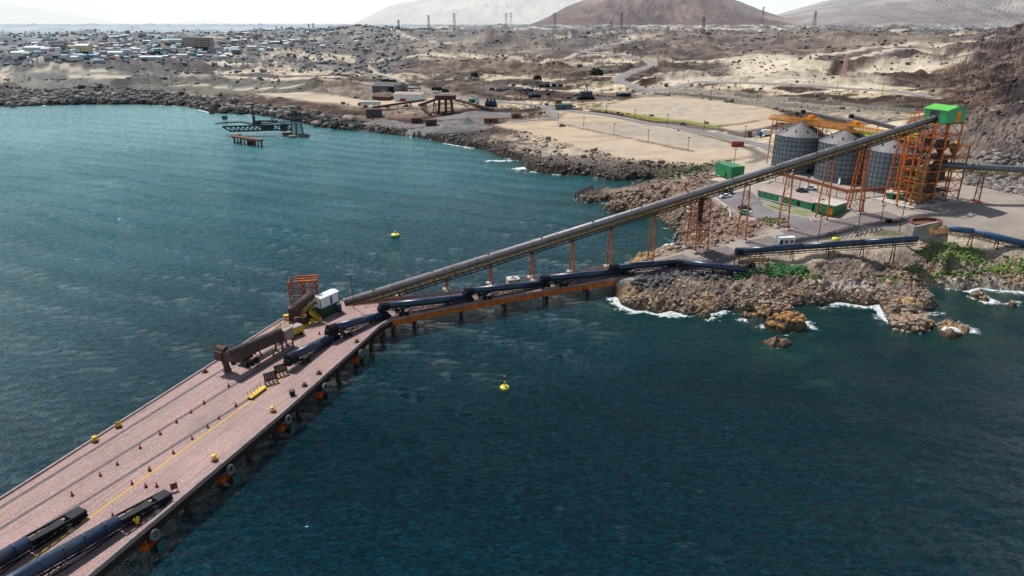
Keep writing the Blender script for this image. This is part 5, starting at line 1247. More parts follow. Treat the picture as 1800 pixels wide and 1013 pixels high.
for (px, py), lab in [((1350,286),'farthest orange frame under the silo bridge, left of the first silo'),((1424,305),'orange frame under the silo bridge between first and middle silo'),((1504,325),'orange frame under the silo bridge between middle and third silo')]:
    p = P3(px, py, 15.3); v = (p-GA).dot(NC); t = thing('bridge_support', lab, 'support frame', (p.x,p.y,15.3), 'orange frames under the silo bridge')
    for s_, w0, w1 in ((0,-1.,1.),(1,12.,2.6)):
        f = U(176.8+w0+1., v+(0 if s_ == 0 else -1.), 15.); tt = a+d*((V((f.x,f.y,0))-V((a.x,a.y,0))).dot(d)+.5)+s*(-1.3 if s_ else 1.3)
        MB().tube(f if s_ == 0 else V((tt.x+UC.x*1.8,tt.y+UC.y*1.8,15)), V((tt.x,tt.y,34.5)), .26, n=8).build('leg', ORANGE2, t)
    m = MB()
    for i in range(6): z = 17+i*2.9; g0 = V((p.x,p.y,z)); m.beam(g0+UC*(.1*i+.4), g0+UC*(4.6-.2*i)+up*2.6, .1)
    m.build('bracing', ORANGE, t)
# two tube conveyors coming down behind
for (h, k), lab in [((((1413,197),36.),((1500,218),22.)), 'pale grey tube conveyor coming down behind the first silo'),((((1498,205),36.),((1590,230),24.)), 'pale grey tube conveyor coming down behind the middle silo')]:
    A_ = P3(h[0][0], h[0][1], h[1]+2.2); yB = A_.y+4; dB = ray(*k[0]); xB = dB[0]/dB[1]*yB; B_ = V((xB, yB, zat(xB, yB, k[0][1])))
    t = thing('feed_conveyor', lab, 'conveyor', tuple(A_)); m = MB(); m.smooth = True; m.tube(A_, B_, .95, n=14); m.build('tube_cover', GALV, t)
    m = MB(); m.box(A_+V((-.3,0,.1)), (1.8,1.8,1.6), 0, .8); m.build('head_hood', BLUED, t); m = MB(); rail(m, [A_+V((.5,-1.2,-1.4)), B_+V((0,-1.2,-1.4))], 1.1, 1.2, .08, 2); m.build('walkway_rail', YRAIL, t)
    for f in (.5,.97): q = A_.lerp(B_,f); MB().beam(V((q.x,q.y,15)), q, .3).build('leg', ORANGE, t)
# green roofed building behind
g = P3(1555,262,15.8); t = thing('shed', 'bright green roofed shed seen behind the middle and third silo', 'shed', tuple(g)); MB().gwall(g, (26,11,7), RZC-.6, 1.6).build('wall', GREEN, t); MB().gable(g+V((0,0,7.05)), (26,11), RZC-.6, 1.6, .4).build('roof', GREENB, t)

# ------------------------------------------------------------------ yard buildings
def wallbox(name, lab, cat, A, B, depth, h, wm, rm, rise=.8, over=.5, flat=False, z=None, wins=(), doors=(), sill=None):
    """a building whose front wall runs from ground point A to B (towards the camera side)"""
    A, B = V(A), V(B); d = (B-A); L = d.length; d.normalize(); n = V((-d.y, d.x, 0));
    if n.y < 0: n = -n
    c = (A+B)/2+n*(depth/2); z = A.z if z is None else z; c.z = z; rz = math.atan2(d.y, d.x)
    t = thing(name, lab, cat, tuple(c))
    if flat: MB().box(c+V((0,0,h/2)), (L,depth,h), rz).build('wall', wm, t); MB().box(c+V((0,0,h+.1)), (L+over*2,depth+over*2,.2), rz).build('roof', rm, t)
    else: MB().gwall(c, (L,depth,h), rz, rise).build('wall', wm, t); MB().gable(c+V((0,0,h+.05)), (L,depth), rz, rise, over).build('roof', rm, t)
    for k, zz_, w, hh_ in wins:
        f = MB().box(A+d*(L*k)-n*.04+V((0,0,zz_-A.z+z)), (w,.1,hh_), rz).build('window', WHITE, t); MB().box(A+d*(L*k)-n*.11+V((0,0,zz_-A.z+z)), (w*.82,.05,hh_*.76), rz).build('pane', GLASS, f)
    for k, w, hh_, mm in doors: MB().box(A+d*(L*k)-n*.06+V((0,0,hh_/2+(z-A.z))), (w,.1,hh_), rz).build('door', mm, t)
    return t, c, rz, d, n, L
A = P3(1331,347,14.3); B = P3(1427,371,14.3)
t, c, rz, d, n, L = wallbox('office_building', 'long low green office with faded pink roof and white trim', 'office building', A, B, 8., 2.9, GREEN, PINKROOF, 1.0, .7, wins=[(k,1.9,1.1,.8) for k in (.08,.2,.32,.52,.66,.86)], doors=[(.43,1.,2.1,WHITE),(.76,1.,2.1,BLACK)])
m = MB(); m.beam(A-n*.15+V((0,0,.15)), B-n*.15+V((0,0,.15)), .25, .4); m.beam(A-n*.5+V((0,0,2.85)), B-n*.5+V((0,0,2.85)), .12, .22); m.build('white_trim', WHITE, t)
for q in (.15,.5,.8): MB().beam(A+d*L*q-n*1.2, A+d*L*q-n*1.2+V((0,0,.5)), .5, .5)
A = P3(1430,372,14.4); B = P3(1464,379,14.4)
wallbox('office_block', 'square green block with pale flat roof at the right end of the pink roofed office', 'office building', A, B, 8.5, 3.2, GREEN, CONCL, flat=True, over=.4, wins=[(.3,1.9,1.,.8)], doors=[(.85,1.4,2.2,ORANGE2)])
A = P3(1557,351,15.3); B = P3(1584,354,15.3)
wallbox('small_shed', 'small green shed with pale roof at the foot of the steel tower', 'shed', A, B, 5., 2.6, GREEN, CONCL, .5, .4, doors=[(.5,1.,2.,BLACK)])
A = P3(1257,306,13.8); B = P3(1284,315,13.8)
t, c, rz, d, n, L = wallbox('green_box_building', 'plain windowless green box building on the headland', 'building', A, B, 6.5, 4.8, GREEN, paint('box_roof', (.02,.2,.08), None, .5), flat=True, over=.02, doors=[(.68,.9,2.,BLACK)])
A = P3(1262,342,12.6); B = P3(1281,345,12.6)
wallbox('gate_hut', 'small pale hut with dark opening below the gallery on the headland', 'hut', A, B, 4., 2.8, CONCL, paint('sand_roof', (.50,.42,.32), None, .8), flat=True, over=.5, doors=[(.7,1.6,2.2,BLACK)])
A = P3(1247,328,12.8); B = P3(1264,331,12.8)
wallbox('store_hut', 'small cream store with a sand coloured roof left of the gate hut', 'hut', A, B, 5., 2.6, CONCL, paint('sand_roof', (.50,.42,.32), None, .8), flat=True, over=.3)
A = P3(1369,434,10.6); B = P3(1396,433,10.6)
t, c, rz, d, n, L = wallbox('gate_cabin', 'white portable cabin with wide windows beside the quay road', 'cabin', A, B, 2.6, 2.7, WHITE, paint('white_roof', (.82,.83,.83), None, .5, fine=False), flat=True, over=.1, wins=[(.45,1.5,1.0,1.3),(.8,1.5,1.0,1.3)], doors=[(.13,.9,2.1,GLASS)])
# orange pipe rack along the yard
pr = gl([(1340,322),(1349,318),(1420,334),(1487,352),(1552,343)]); pr = [V((x,y,15.4)) for x, y in pr]
t = thing('pipe_rack', 'rusty orange pipe rack running behind the long green office', 'pipe rack', tuple(pr[2])); m = MB()
for a, b in zip(pr, pr[1:]):
    for z in (1.9,2.9): m.beam(a+V((0,0,z)), b+V((0,0,z)), .3)
    for z in (2.2,2.5): m.tube(a+V((0,.3,z)), b+V((0,.3,z)), .14, n=6)
m.build('pipes', paint('rack_orange', (.36,.12,.06), (.2,.08,.05), .8), t)
for a, b in zip(pr, pr[1:]):
    n_ = max(1, int((b-a).length/4))
    for i in range(n_): q = a.lerp(b, i/n_); MB().beam(q+V((0,0,-1)), q+V((0,0,2.9)), .2).build('post', RUST, t)
# concrete wall, sunken brown basin, rails, kerbs
A = P3(1605,418,13.8); B = P3(1645,409,13.8)
t = thing('retaining_wall', 'grey concrete retaining wall where the long blue conveyor ends', 'wall', tuple(A)); m = MB()
m.beam(A+V((0,0,1.2)), B+V((0,0,1.2)), .7, 4.8); m.beam(A+V((0,0,1.2)), A+V((-.6,3.2,1.2)), .7, 4.8); m.build('wall', CONC, t)
q = [V((*P(a,b,15.2),0)) for a, b in [(1598,393),(1605,389),(1625,388),(1645,390),(1655,394),(1650,398),(1632,401),(1610,400)]]
t = thing('basin', 'shallow brown walled basin at the top of the concrete wall', 'basin', (q[0].x,q[0].y,15.2)); m = MB()
for a, b in zip(q, q[1:]+q[:1]): m.beam(a+V((0,0,15.6)), b+V((0,0,15.6)), .5, 1.6)
m.build('rim', paint('basin_brown', (.22,.10,.08), (.15,.08,.07), .85), t); MB().prism([tuple(p[:2]) for p in q], 14.9, 15.35).build('floor', RUST, t)
t = thing('walkway_platform', 'mustard railed platform at the start of the right hand blue conveyor', 'platform', tuple(P3(1650,408,15.6))); m = MB()
pp = [P3(1632,405,16.6), P3(1655,400,16.6), P3(1668,408,16.6), P3(1640,413,16.6)]; rail(m, pp+[pp[0]], 1.2, 1.2, .1, 3); m.build('rail', YRAIL, t); MB().prism([tuple(p[:2]) for p in pp], 16.3, 16.5).build('deck', RUST, t)
for pts, lab, mt in [([(1503,412),(1549,402)],'low black guard rail beside the painted parking bays',BLACK),([(1540,394),(1576,393)],'short black guard rail with two bins, above the parking bays',BLACK),([(1452,416),(1468,410)],'short black rail beside the green verge',BLACK)]:
    t = thing('guard_rail', lab, 'guard rail', tuple(G(*pts[0]))); m = MB(); w_ = [G(*q)+V((0,0,.0)) for q in pts]; rail(m, w_, .9, 2., .14, 2); m.build('rail', mt, t)
for i, px in enumerate((1559,1564)):
    p = G(px, 392); t = thing('bin', ['left of two black bins at the short guard rail','right of two black bins at the short guard rail'][i], 'bin', tuple(p)); MB().box(p+V((0,0,.6)), (.8,.8,1.2)).build('body', BLACK, t); MB().box(p+V((0,0,1.25)), (.9,.9,.1)).build('lid', DARKRUST, t)
p = G(1468, 427); t = thing('yellow_tank', 'small yellow tank between the guard rail and the long blue conveyor', 'tank', tuple(p)); m = MB(); m.smooth = True; m.tube(p+V((-.9,0,1.)), p+V((.9,0,1.)), .8, n=14); m.build('shell', YELLOWB, t); MB().box(p+V((0,0,.2)), (1.6,1.,.4)).build('cradle', YELLOW, t)
# sheets: roads, parking lines, kerbs
def road_sheet(key, dz=.06):
    pts, w, colr = ROADS[key]; out = []
    for a, b in zip(pts, pts[1:]):
        n_ = max(1, int(math.dist(a,b)/6)); out += [(a[0]+(b[0]-a[0])*i/n_, a[1]+(b[1]-a[1])*i/n_) for i in range(n_)]
    out.append(pts[-1]); o = np.array(out)
    for _ in range(3): o[1:-1] = (o[:-2]+2*o[1:-1]+o[2:])/4
    t_ = np.gradient(o, axis=0); t_ /= np.linalg.norm(t_, axis=1)[:,None]; nn = np.stack([-t_[:,1], t_[:,0]], 1)
    rws = [o+nn*w*k for k in (.5,.25,0,-.25,-.5)]; X_ = np.array([q[:,0] for q in rws]); Y_ = np.array([q[:,1] for q in rws])
    far_ = np.hypot(X_, Y_); Z_ = road_z(X_, Y_)+dz+far_/2600.
    m = paint('asphalt_'+key, colr, tuple(v*.72 for v in colr), .9, scale=.12)
    o_ = grid_mesh('road', X_, Y_, Z_, m); o_['kind'] = 'structure'; o_['label'] = {'quay':'dusty pink brown quay road','coast':'grey road behind the sand pads','upper':'grey road winding up into the foothills','office':'grey asphalt drive beside the green office','linkroad':'short grey link road beside the pads'}[key]
for k in ROADS: road_sheet(k, .06 if k != 'office' else .09)
ap = gl([(1262,345),(1318,334),(1345,366),(1395,378),(1430,386),(1500,384),(1512,392),(1440,402),(1395,404),(1388,396),(1340,388),(1312,372),(1288,360)])
m = MB()
zc_ = [pad_z(x, y) for x, y in ap]
cxx = sum(x for x, y in ap)/len(ap); cyy = sum(y for x, y in ap)/len(ap)
m.v = [(x, y, z+.05) for (x, y), z in zip(ap, zc_)]; nA = len(ap)
# fan of quads fine enough to follow the ground
XA, YA = np.meshgrid(np.linspace(min(p[0] for p in ap), max(p[0] for p in ap), 60), np.linspace(min(p[1] for p in ap), max(p[1] for p in ap), 60))
keep = inside(XA, YA, ap); i_ = np.arange(3600).reshape(60,60); kq = keep[:-1,:-1]&keep[1:,:-1]&keep[:-1,1:]&keep[1:,1:]
ZA = road_z(XA, YA)+.045; me = bpy.data.meshes.new('forecourt'); q_ = np.stack([i_[:-1,:-1],i_[:-1,1:],i_[1:,1:],i_[1:,:-1]],-1)[kq]
me.from_pydata(np.stack([XA,YA,ZA],-1).reshape(-1,3).tolist(), [], q_.tolist()); me.materials.append(paint('forecourt_asphalt', (.17,.15,.165), (.125,.11,.12), .9, scale=.1)); fo = bpy.data.objects.new('forecourt_pavement', me); COL.objects.link(fo); fo['kind'] = 'structure'; fo['label'] = 'grey asphalt forecourt of the office'
m = MB()
for i in range(9):
    a, b = G(1476+i*8.4, 419-i*1.6), G(1486+i*8., 411-i*1.2); m.beam(a+V((0,0,.12)), b+V((0,0,.12)), .18, .03)
struct(m, 'parking_lines', paint('road_paint', (.62,.60,.56), (.4,.37,.34), .8, scale=2), 'white parking bay lines')
def kerb(pts, lab, w=.3, h=.25):
    m = MB(); pts = [G(*p) for p in pts]
    for a, b in zip(pts, pts[1:]): m.beam(a+V((0,0,.1)), b+V((0,0,.1)), w, h)
    struct(m, 'kerb', CONCL, lab)
kerb([(1250,345),(1262,352),(1275,362),(1283,372),(1285,393)], 'white kerb line curving down the headland', .45, .35)
kerb([(1320,352),(1395,373),(1428,380)], 'pale kerb in front of the office lawns'); kerb([(1424,386),(1432,399),(1455,392)], 'pale kerb around a trestle footing'); kerb([(1340,312),(1400,318),(1470,337),(1540,350)], 'pale kerb below the silos', .5)
ab = D(1096,486)+V((1.5,1.,-2.)); t = thing('bridge_abutment', 'stepped concrete abutment where the bridge meets the rocks', 'abutment', tuple(ab)); MB().box(ab, (3.6,6.,3.4), -.2).build('block', CONC, t); MB().box(ab+V((2.4,-2.4,-1.)), (3.,3.,2.6), -.2).build('step', CONC, t)

# ------------------------------------------------------------------ masts on the pads and in the yard
POLE = paint('timber_pole', (.06,.05,.045), None, .8)
def pole(px, py, top, lab, group='lamp posts on the sand pads', arm=True):
    g = G(px, py); g.z = pad_z(g.x, g.y) if g.y > 250 else g.z; h = zat(g.x, g.y, top); t = thing('lamp_post', lab, 'lamp post', tuple(g), group)
    k = .09+g.y/5000; MB().tube(g-V((0,0,.5)), V((g.x,g.y,h)), k, k*.8, 6).build('pole', POLE, t)
    if arm: MB().box(V((g.x,g.y,h)), (1.6*k/.1*.6,.4,.3), .2).build('lamp_head', DARKRUST, t)
for i, (px, b, tp) in enumerate([(981,213,193),(1026,223,206),(1079,237,218),(1139,252,229),(1209,265,242),(1291,285,262)]): pole(px, b, tp, ['lamp post at the far end of the brush row that splits the near sand pad','second lamp post on the near sand pad, counted from the far end','third lamp post on the near sand pad, counted from the far end','fourth lamp post on the near sand pad, counted from the far end','fifth lamp post on the near sand pad, counted from the far end','lamp post closest to the green box building'][i])
for i, (px, b, tp) in enumerate([(1023,195,180),(1066,200,187),(1116,211,193),(1173,221,202),(1237,232,213),(1309,243,222),(1351,260,237)]): pole(px, b, tp, ['lamp post beside the grass verge, farthest end','second lamp post from the far end of the grass verge','third lamp post along the grass verge','fourth lamp post along the grass verge','fifth lamp post, at the near end of the grass verge','lamp post on the coast road left of the blue truck','lamp post on the coast road right of the blue truck'][i], 'lamp posts along the coast road')
for px, b, tp, lab in [(1437,426,380,'thin lamp post left of the parking bays'),(1506,413,352,'thin lamp post standing at the black guard rail'),(1581,406,352,'thin lamp post right of the parking bays'),(1548,390,362,'short lamp post above the parking bays'),(1385,330,312,'small lamp post behind the pink roofed office'),(1421,322,312,'small lamp post by the parked white car behind the office')]: pole(px, b, tp, lab, 'thin lamp posts in the yard')

# ------------------------------------------------------------------ vehicles
def car(lab, px, py, colr, rz=.3, L=4.4, kind='car', z=None):
    g = G(px, py); z = (pad_z(g.x, g.y) if g.y > 250 else g.z)+.1; g.z = z; t = thing('parked_car', lab, kind, tuple(g)); c_, s_ = math.cos(rz), math.sin(rz); Q = lambda x, y, zz: g+V((x*c_-y*s_, x*s_+y*c_, zz)); pm = paint('car_'+str(colr), colr, tuple(v*.85 for v in colr), .3, fine=False)
    MB().box(Q(0,0,.62), (L,1.8,.7), rz).build('body', pm, t); MB().box(Q(-.2,0,1.2), (L*.55,1.6,.55), rz, .82).build('cabin', GLASS, t)
    MB().box(Q(-.2,0,1.5), (L*.4,1.3,.06), rz).build('roof', pm, t)
    for x in (-L*.3,L*.3):
        for y in (-.85,.85): MB().tube(Q(x,y-.1,.33), Q(x,y+.1,.33), .33, n=10).build('wheel', BLACK, t)
for a in [('white pickup parked beside the small store on the headland',1275,348,(.7,.72,.72),.2),('dark car parked at the edge of the asphalt drive below the gallery',1308,368,(.03,.035,.04),-.5),('pale green car next to the dark one at the asphalt drive',1310,377,(.12,.45,.35),-.5),
   ('white car behind the office by the pipe rack',1425,334,(.7,.72,.72),-.3),('dark blue car left of the white one behind the office',1409,338,(.03,.07,.12),-.3),('white van at the left end of the pipe rack',1334,318,(.72,.73,.72),.2),
   ('dark car alone on the near sand pad',988,223,(.02,.02,.025),.1),('dark red car on the coast road near the grass verge',1088,201,(.25,.03,.03),-.5),('black car at the near end of the grass verge',1201,220,(.02,.02,.03),-.5),('small dark car at the head of the coast road',1008,190,(.02,.02,.02),-.2),
   ('white car on the far road by the dark warehouse',748,153,(.8,.8,.8),-.6),('green truck on the far road by the dark warehouse',727,152,(.03,.2,.12),-.6),('white pickup on the road above the blue hoppers',832,170,(.8,.8,.8),-.3)]: car(*a[:5])
def boxtruck(lab, px, py, body, cabc, L=8, rz=.2, h=2.8, name='lorry'):
    g = G(px, py); g.z = pad_z(g.x, g.y); t = thing(name, lab, 'lorry', tuple(g)); c_, s_ = math.cos(rz), math.sin(rz); Q = lambda x, y, zz: g+V((x*c_-y*s_, x*s_+y*c_, zz))
    MB().box(Q(.8,0,1.+h/2), (L-2.4,2.5,h), rz).build('cargo_box', body, t); MB().box(Q(-L/2+.9,0,1.6), (1.9,2.4,2.4), rz).build('cab', cabc, t)
    for x in (-L*.35,L*.2,L*.35):
        for y in (-1.1,1.1): MB().tube(Q(x,y-.15,.5), Q(x,y+.15,.5), .5, n=10).build('wheel', BLACK, t)
boxtruck('blue and white tank lorry on the road beside the first silo', 1343, 240, WHITE, MIDB, 7, .1); boxtruck('long white lorry trailer parked on the far sand lot', 650, 186, WHITE, MIDB, 20, .05)
p = G(1296,258); t = thing('shipping_container', 'dull red shipping container on the near sand pad', 'shipping container', tuple(p)); MB().box(p+V((0,0,1.4)), (6.1,2.6,2.7), -.1).build('body', paint('container_red', (.32,.07,.06), (.22,.06,.055), .7), t); MB().box(p+V((3.07,-.3,1.4)), (.05,2.2,2.4), -.1).build('door', RED, t)
p = G(1316,240); t = thing('shipping_container', 'small dark brown hut on the coast road verge', 'hut', tuple(p)); MB().box(p+V((0,0,1.4)), (2.4,2.4,2.8), .1).build('wall', BROWN, t); MB().box(p+V((0,0,2.9)), (2.8,2.8,.2), .1).build('roof', DARKRUST, t); t.name = 'roadside_hut'
# little timber jetty by the spit
t = thing('timber_jetty', 'derelict little dark timber jetty at the tip of the rock spit', 'jetty', tuple(P3(1025,345))); m = MB(); a, b = P3(1012,352), P3(1042,338)
for i in range(8):
    for k in (0,2.2): q = a.lerp(b, i/7)+V((0,k,0)); MB().tube(q-V((0,0,2)), q+V((0,0,3.2)), .16, n=6).build('post', DARKRUST, t)
m.beam(a+V((0,0,2.6)), b+V((0,0,2.6)), .25,.3); m.beam(a+V((0,2.2,2.6)), b+V((0,2.2,2.6)), .25,.3); m.build('cap_beam', DARKRUST, t)
# ------------------------------------------------------------------ rocks
def rock_mesh(seed, mats, sub=2, squash=.75):
    rng = random.Random(seed); import bmesh
    bm = bmesh.new(); bmesh.ops.create_icosphere(bm, subdivisions=sub, radius=1)
    pl = [(V((rng.gauss(0,1),rng.gauss(0,1),rng.gauss(0,.8))).normalized(), rng.uniform(.55,.85)) for _ in range(9)]
    for v in bm.verts:
        for n, d in pl:
            k = v.co.dot(n)-d
            if k > 0: v.co -= n*k
        v.co.z *= squash; v.co *= rng.uniform(.97,1.03)
    me = bpy.data.meshes.new('boulder'); bm.to_mesh(me); bm.free()
    for m in mats: me.materials.append(m)
    return me
RKD = paint('dark_boulder', (.13,.125,.13), (.075,.07,.072), .9, scale=.9, bump=.5); RKO = paint('ochre_boulder', (.38,.20,.07), (.16,.10,.06), .9, scale=.9, bump=.5); RKT = paint('tan_boulder', (.34,.25,.18), (.20,.15,.12), .9, scale=.8, bump=.5)
def boulders(name, poly, n, rmin, rmax, mat, label, group, seed, cat='boulder', sink=.25):
    rng = random.Random(seed); ms = [rock_mesh(seed*10+i, [mat]) for i in range(6)]; W = gl(poly); xs = [p[0] for p in W]; ys = [p[1] for p in W]; pts = []
    tries = 0
    while len(pts) < n and tries < 40000:
        tries += 1; x, y, r = rng.uniform(min(xs), max(xs)), rng.uniform(min(ys), max(ys)), rng.uniform(rmin, rmax)
        if not bool(inside(np.array([x]), np.array([y]), W)[0]): continue
        if any((x-a)**2+(y-b)**2 < ((r+c)*.72)**2 for a, b, c in pts): continue
        pts.append((x, y, r))
    zz = height(np.array([p[0] for p in pts]), np.array([p[1] for p in pts]), False)
    for (x, y, r), z in zip(pts, zz):
        o = bpy.data.objects.new(name, rng.choice(ms)); COL.objects.link(o); o.location = (x, y, z+r*sink); o.scale = (r*rng.uniform(.9,1.25), r*rng.uniform(.8,1.1), r*rng.uniform(.75,1.05)); o.rotation_euler = (rng.uniform(-.4,.4), rng.uniform(-.4,.4), rng.uniform(0,6.3)); tag(o, label, cat, group)
boulders('boulder', [(1108,497),(1120,487),(1145,480),(1192,477),(1200,483),(1188,492),(1170,503),(1120,505)], 120, .65, 1.25, RKD, 'dark grey boulder in the riprap slope right of the bridge end', 'dark riprap boulders', 3)
boulders('boulder', [(1200,478),(1290,482),(1290,491),(1240,492),(1200,490)], 40, .6, 1.2, RKD, 'dark grey boulder in the row under the short blue conveyor', 'dark boulders in a row below the track', 4)
boulders('boulder', [(1322,540),(1345,545),(1385,556),(1398,560),(1380,565),(1345,556),(1325,548)], 20, .5, 1.0, RKO, 'orange brown boulder at the water edge of the rocky point', 'orange boulders at the water edge', 5)
boulders('boulder', [(1340,572),(1400,567),(1418,574),(1395,583),(1360,583)], 22, .6, 1.3, RKO, 'ochre boulder on the low rock ledge off the point', 'ochre boulders on the offshore ledge', 6)
boulders('boulder', [(1560,560),(1600,556),(1640,572),(1620,583),(1575,575)], 46, .6, 1.35, RKT, 'tan boulder heaped on the largest rocky point', 'tan boulders on the largest rocky point', 8, sink=.4)
g = P3(1669,588); o = bpy.data.objects.new('rock', rock_mesh(99, [paint('guano_white', (.78,.76,.72), (.45,.40,.33), .9, scale=.7, amt=(.55,.7))], 3)); COL.objects.link(o); o.location = (g.x, g.y, WZ+.9); o.scale = (2.6,1.8,1.8); tag(o, 'rock whitened by seabirds at the tip of the rocky islets', 'rock')
# loose stones: nobody could count them
def scatter(name, label, X_, Y_, R_, mat, colors, sink=.1, flat=.6, shape='rock', Zoff=0.):
    Zg = height(X_, Y_, False); n = len(X_); rng = np.random.default_rng(len(name)+n)
    if shape == 'rock':   # angular broken blocks
        iv = np.array([(a,b,c) for c in (-1,1) for b in (-1,1) for a in (-1,1)])*.72
        fi = np.array([(0,2,3),(0,3,1),(4,5,7),(4,7,6),(0,1,5),(0,5,4),(2,6,7),(2,7,3),(0,4,6),(0,6,2),(1,3,7),(1,7,5)])
        v = iv[None]*rng.uniform(.35,1.35,(n,8,3)); ti = rng.uniform(-.6,.6,(n,1)); v[...,2] += v[...,0]*ti
    else:
        t = (1+5**.5)/2; iv = np.array([(-1,t,0),(1,t,0),(-1,-t,0),(1,-t,0),(0,-1,t),(0,1,t),(0,-1,-t),(0,1,-t),(t,0,-1),(t,0,1),(-t,0,-1),(-t,0,1)])/math.hypot(1,t)
        fi = np.array([(0,11,5),(0,5,1),(0,1,7),(0,7,10),(0,10,11),(1,5,9),(5,11,4),(11,10,2),(10,7,6),(7,1,8),(3,9,4),(3,4,2),(3,2,6),(3,6,8),(3,8,9),(4,9,5),(2,4,11),(6,2,10),(8,6,7),(9,8,1)])
        v = iv[None]*rng.uniform(.55,1.3,(n,12,1))
    nv = iv.shape[0]; a = rng.uniform(0,6.283,n); c, s = np.cos(a)[:,None], np.sin(a)[:,None]
    sx = R_[:,None]*rng.uniform(.8,1.4,(n,1)); sy = R_[:,None]*rng.uniform(.7,1.1,(n,1)); sz = R_[:,None]*flat*rng.uniform(.7,1.3,(n,1))
    x = v[...,0]*sx; y = v[...,1]*sy; z = v[...,2]*sz
    co = np.stack([x*c-y*s+X_[:,None], x*s+y*c+Y_[:,None], z+Zg[:,None]+sink*R_[:,None]+Zoff], -1).reshape(-1,3)
    fs = (fi[None]+nv*np.arange(n)[:,None,None]).reshape(-1,3); me = bpy.data.meshes.new(name)
    me.vertices.add(len(co)); me.vertices.foreach_set('co', co.astype(np.float32).ravel()); me.loops.add(fs.size); me.loops.foreach_set('vertex_index', fs.astype(np.int32).ravel())
    me.polygons.add(len(fs)); me.polygons.foreach_set('loop_start', np.arange(0, fs.size, 3, dtype=np.int32)); me.materials.append(mat); me.update(calc_edges=True)
    o = bpy.data.objects.new(name, me); COL.objects.link(o); cc = np.array(colors)[rng.integers(0, len(colors), n)]*rng.uniform(.7,1.25,(n,1)); hz_ = np.clip((1-np.exp(-np.maximum(np.hypot(X_, Y_)-500, 0)/2300))*(.8+.9*sstep(300, -900, X_)), 0, .85)[:,None]; cc = cc*(1-hz_)+np.array([.34,.39,.43])*hz_; attr(o, 'Col', np.repeat(cc, nv, 0), 'FLOAT_COLOR'); tag(o, label, None, None, 'stuff'); return o  # distance haze is mixed into the colours of far pieces
sm_, nt_, bs_ = newmat('loose_stone'); at_ = N(nt_, 'ShaderNodeAttribute', attribute_name='Col'); c_ = mixc(nt_, maprange(nt_, noise(nt_, 2.2, 5, .7), .4, .65, 0, .6), at_.outputs['Color'], (.07,.055,.045)); nt_.links.new(c_, bs_.inputs['Base Color']); bs_.inputs['Roughness'].default_value = .95
lf_, nt_, bs_ = newmat('low_foliage'); at_ = N(nt_, 'ShaderNodeAttribute', attribute_name='Col'); c_ = mixc(nt_, maprange(nt_, noise(nt_, 4., 4, .7), .4, .65, 0, .6), at_.outputs['Color'], (.02,.035,.012)); nt_.links.new(c_, bs_.inputs['Base Color']); bs_.inputs['Roughness'].default_value = .9
rg = np.random.default_rng(5)
def pts_in(poly, n, m_=None):
    a = np.array(poly); lo, hi = a.min(0), a.max(0); X_ = rg.uniform(lo[0], hi[0], n*3); Y_ = rg.uniform(lo[1], hi[1], n*3); k = inside(X_, Y_, poly); X_, Y_ = X_[k][:n], Y_[k][:n]; return X_, Y_
def notflat(X_, Y_):
    k = np.ones(X_.shape, bool)
    for p, _ in PADS: k &= psigned(X_, Y_, p) < 1.0
    for pts, w, _ in ROADS.values(): k &= seg_dist(X_, Y_, pts) > w*.5+1.5
    return k
X_, Y_ = pts_in(SOUTH, 30000); dd_ = coast_d(X_, Y_); cl = fbm(X_/9, Y_/7, 3, 71)
k = (dd_ > -.4) & notflat(X_, Y_) & (cl+rg.uniform(-.3,.3,X_.shape)+.42*(dd_ < 7) > .26); X_, Y_, dd_ = X_[k], Y_[k], dd_[k]
scatter('shore_stones', 'tan and grey stones strewn over the rocky southern shore', X_, Y_, np.minimum(rg.gamma(1.1, .15, X_.shape), 1.3)+.07, sm_, [(.36,.26,.18),(.42,.27,.14),(.17,.15,.145),(.26,.20,.17),(.12,.105,.10),(.46,.36,.26)])
X_, Y_ = pts_in(HEAD, 11000); dd_ = coast_d(X_, Y_); k = (dd_ > -.3) & notflat(X_, Y_) & (fbm(X_/10, Y_/8, 3, 72)+rg.uniform(-.3,.3,X_.shape)+.4*(dd_ < 8) > .16); X_, Y_ = X_[k], Y_[k]
scatter('headland_stones', 'brown stones strewn over the headland below the gallery', X_, Y_, np.minimum(rg.gamma(1.5, .2, X_.shape), 1.5)+.12, sm_, [(.27,.18,.15),(.19,.14,.125),(.36,.27,.19),(.14,.11,.10),(.42,.30,.16)])
SHO = [P(a_, b_, 5.) for a_, b_ in [(560,210),(640,217),(720,226),(800,236),(880,236),(980,254),(1060,272),(1130,286),(1200,294),(1250,300),(1165,324),(1085,326),(1030,318),(940,311),(860,279),(700,246),(560,228)]]
X_, Y_ = pts_in(SHO, 8000); dd_ = coast_d(X_, Y_); k = (dd_ > -.6) & notflat(X_, Y_) & (fbm(X_/14, Y_/9, 3, 73)+rg.uniform(-.3,.3,X_.shape)+.5*(dd_ < 10) > .1); X_, Y_ = X_[k], Y_[k]
scatter('bay_stones', 'dark stones along the shore of the bay under the sand pads', X_, Y_, np.minimum(rg.gamma(1.2, .34, X_.shape), 3.)+.2, sm_, [(.12,.105,.10),(.09,.085,.085),(.20,.16,.13),(.30,.22,.14),(.15,.14,.14)])
SHF = [P(a_, b_, 7.) for a_, b_ in [(-100,162),(200,163),(420,174),(560,194),(640,208),(640,224),(520,208),(430,196),(330,181),(-100,184)]]
X_, Y_ = pts_in(SHF, 12000); dd_ = coast_d(X_, Y_); k = (dd_ > -.6) & (rg.uniform(0,1,X_.shape) < np.exp(-np.maximum(dd_,0)/40)+.12); X_, Y_ = X_[k], Y_[k]
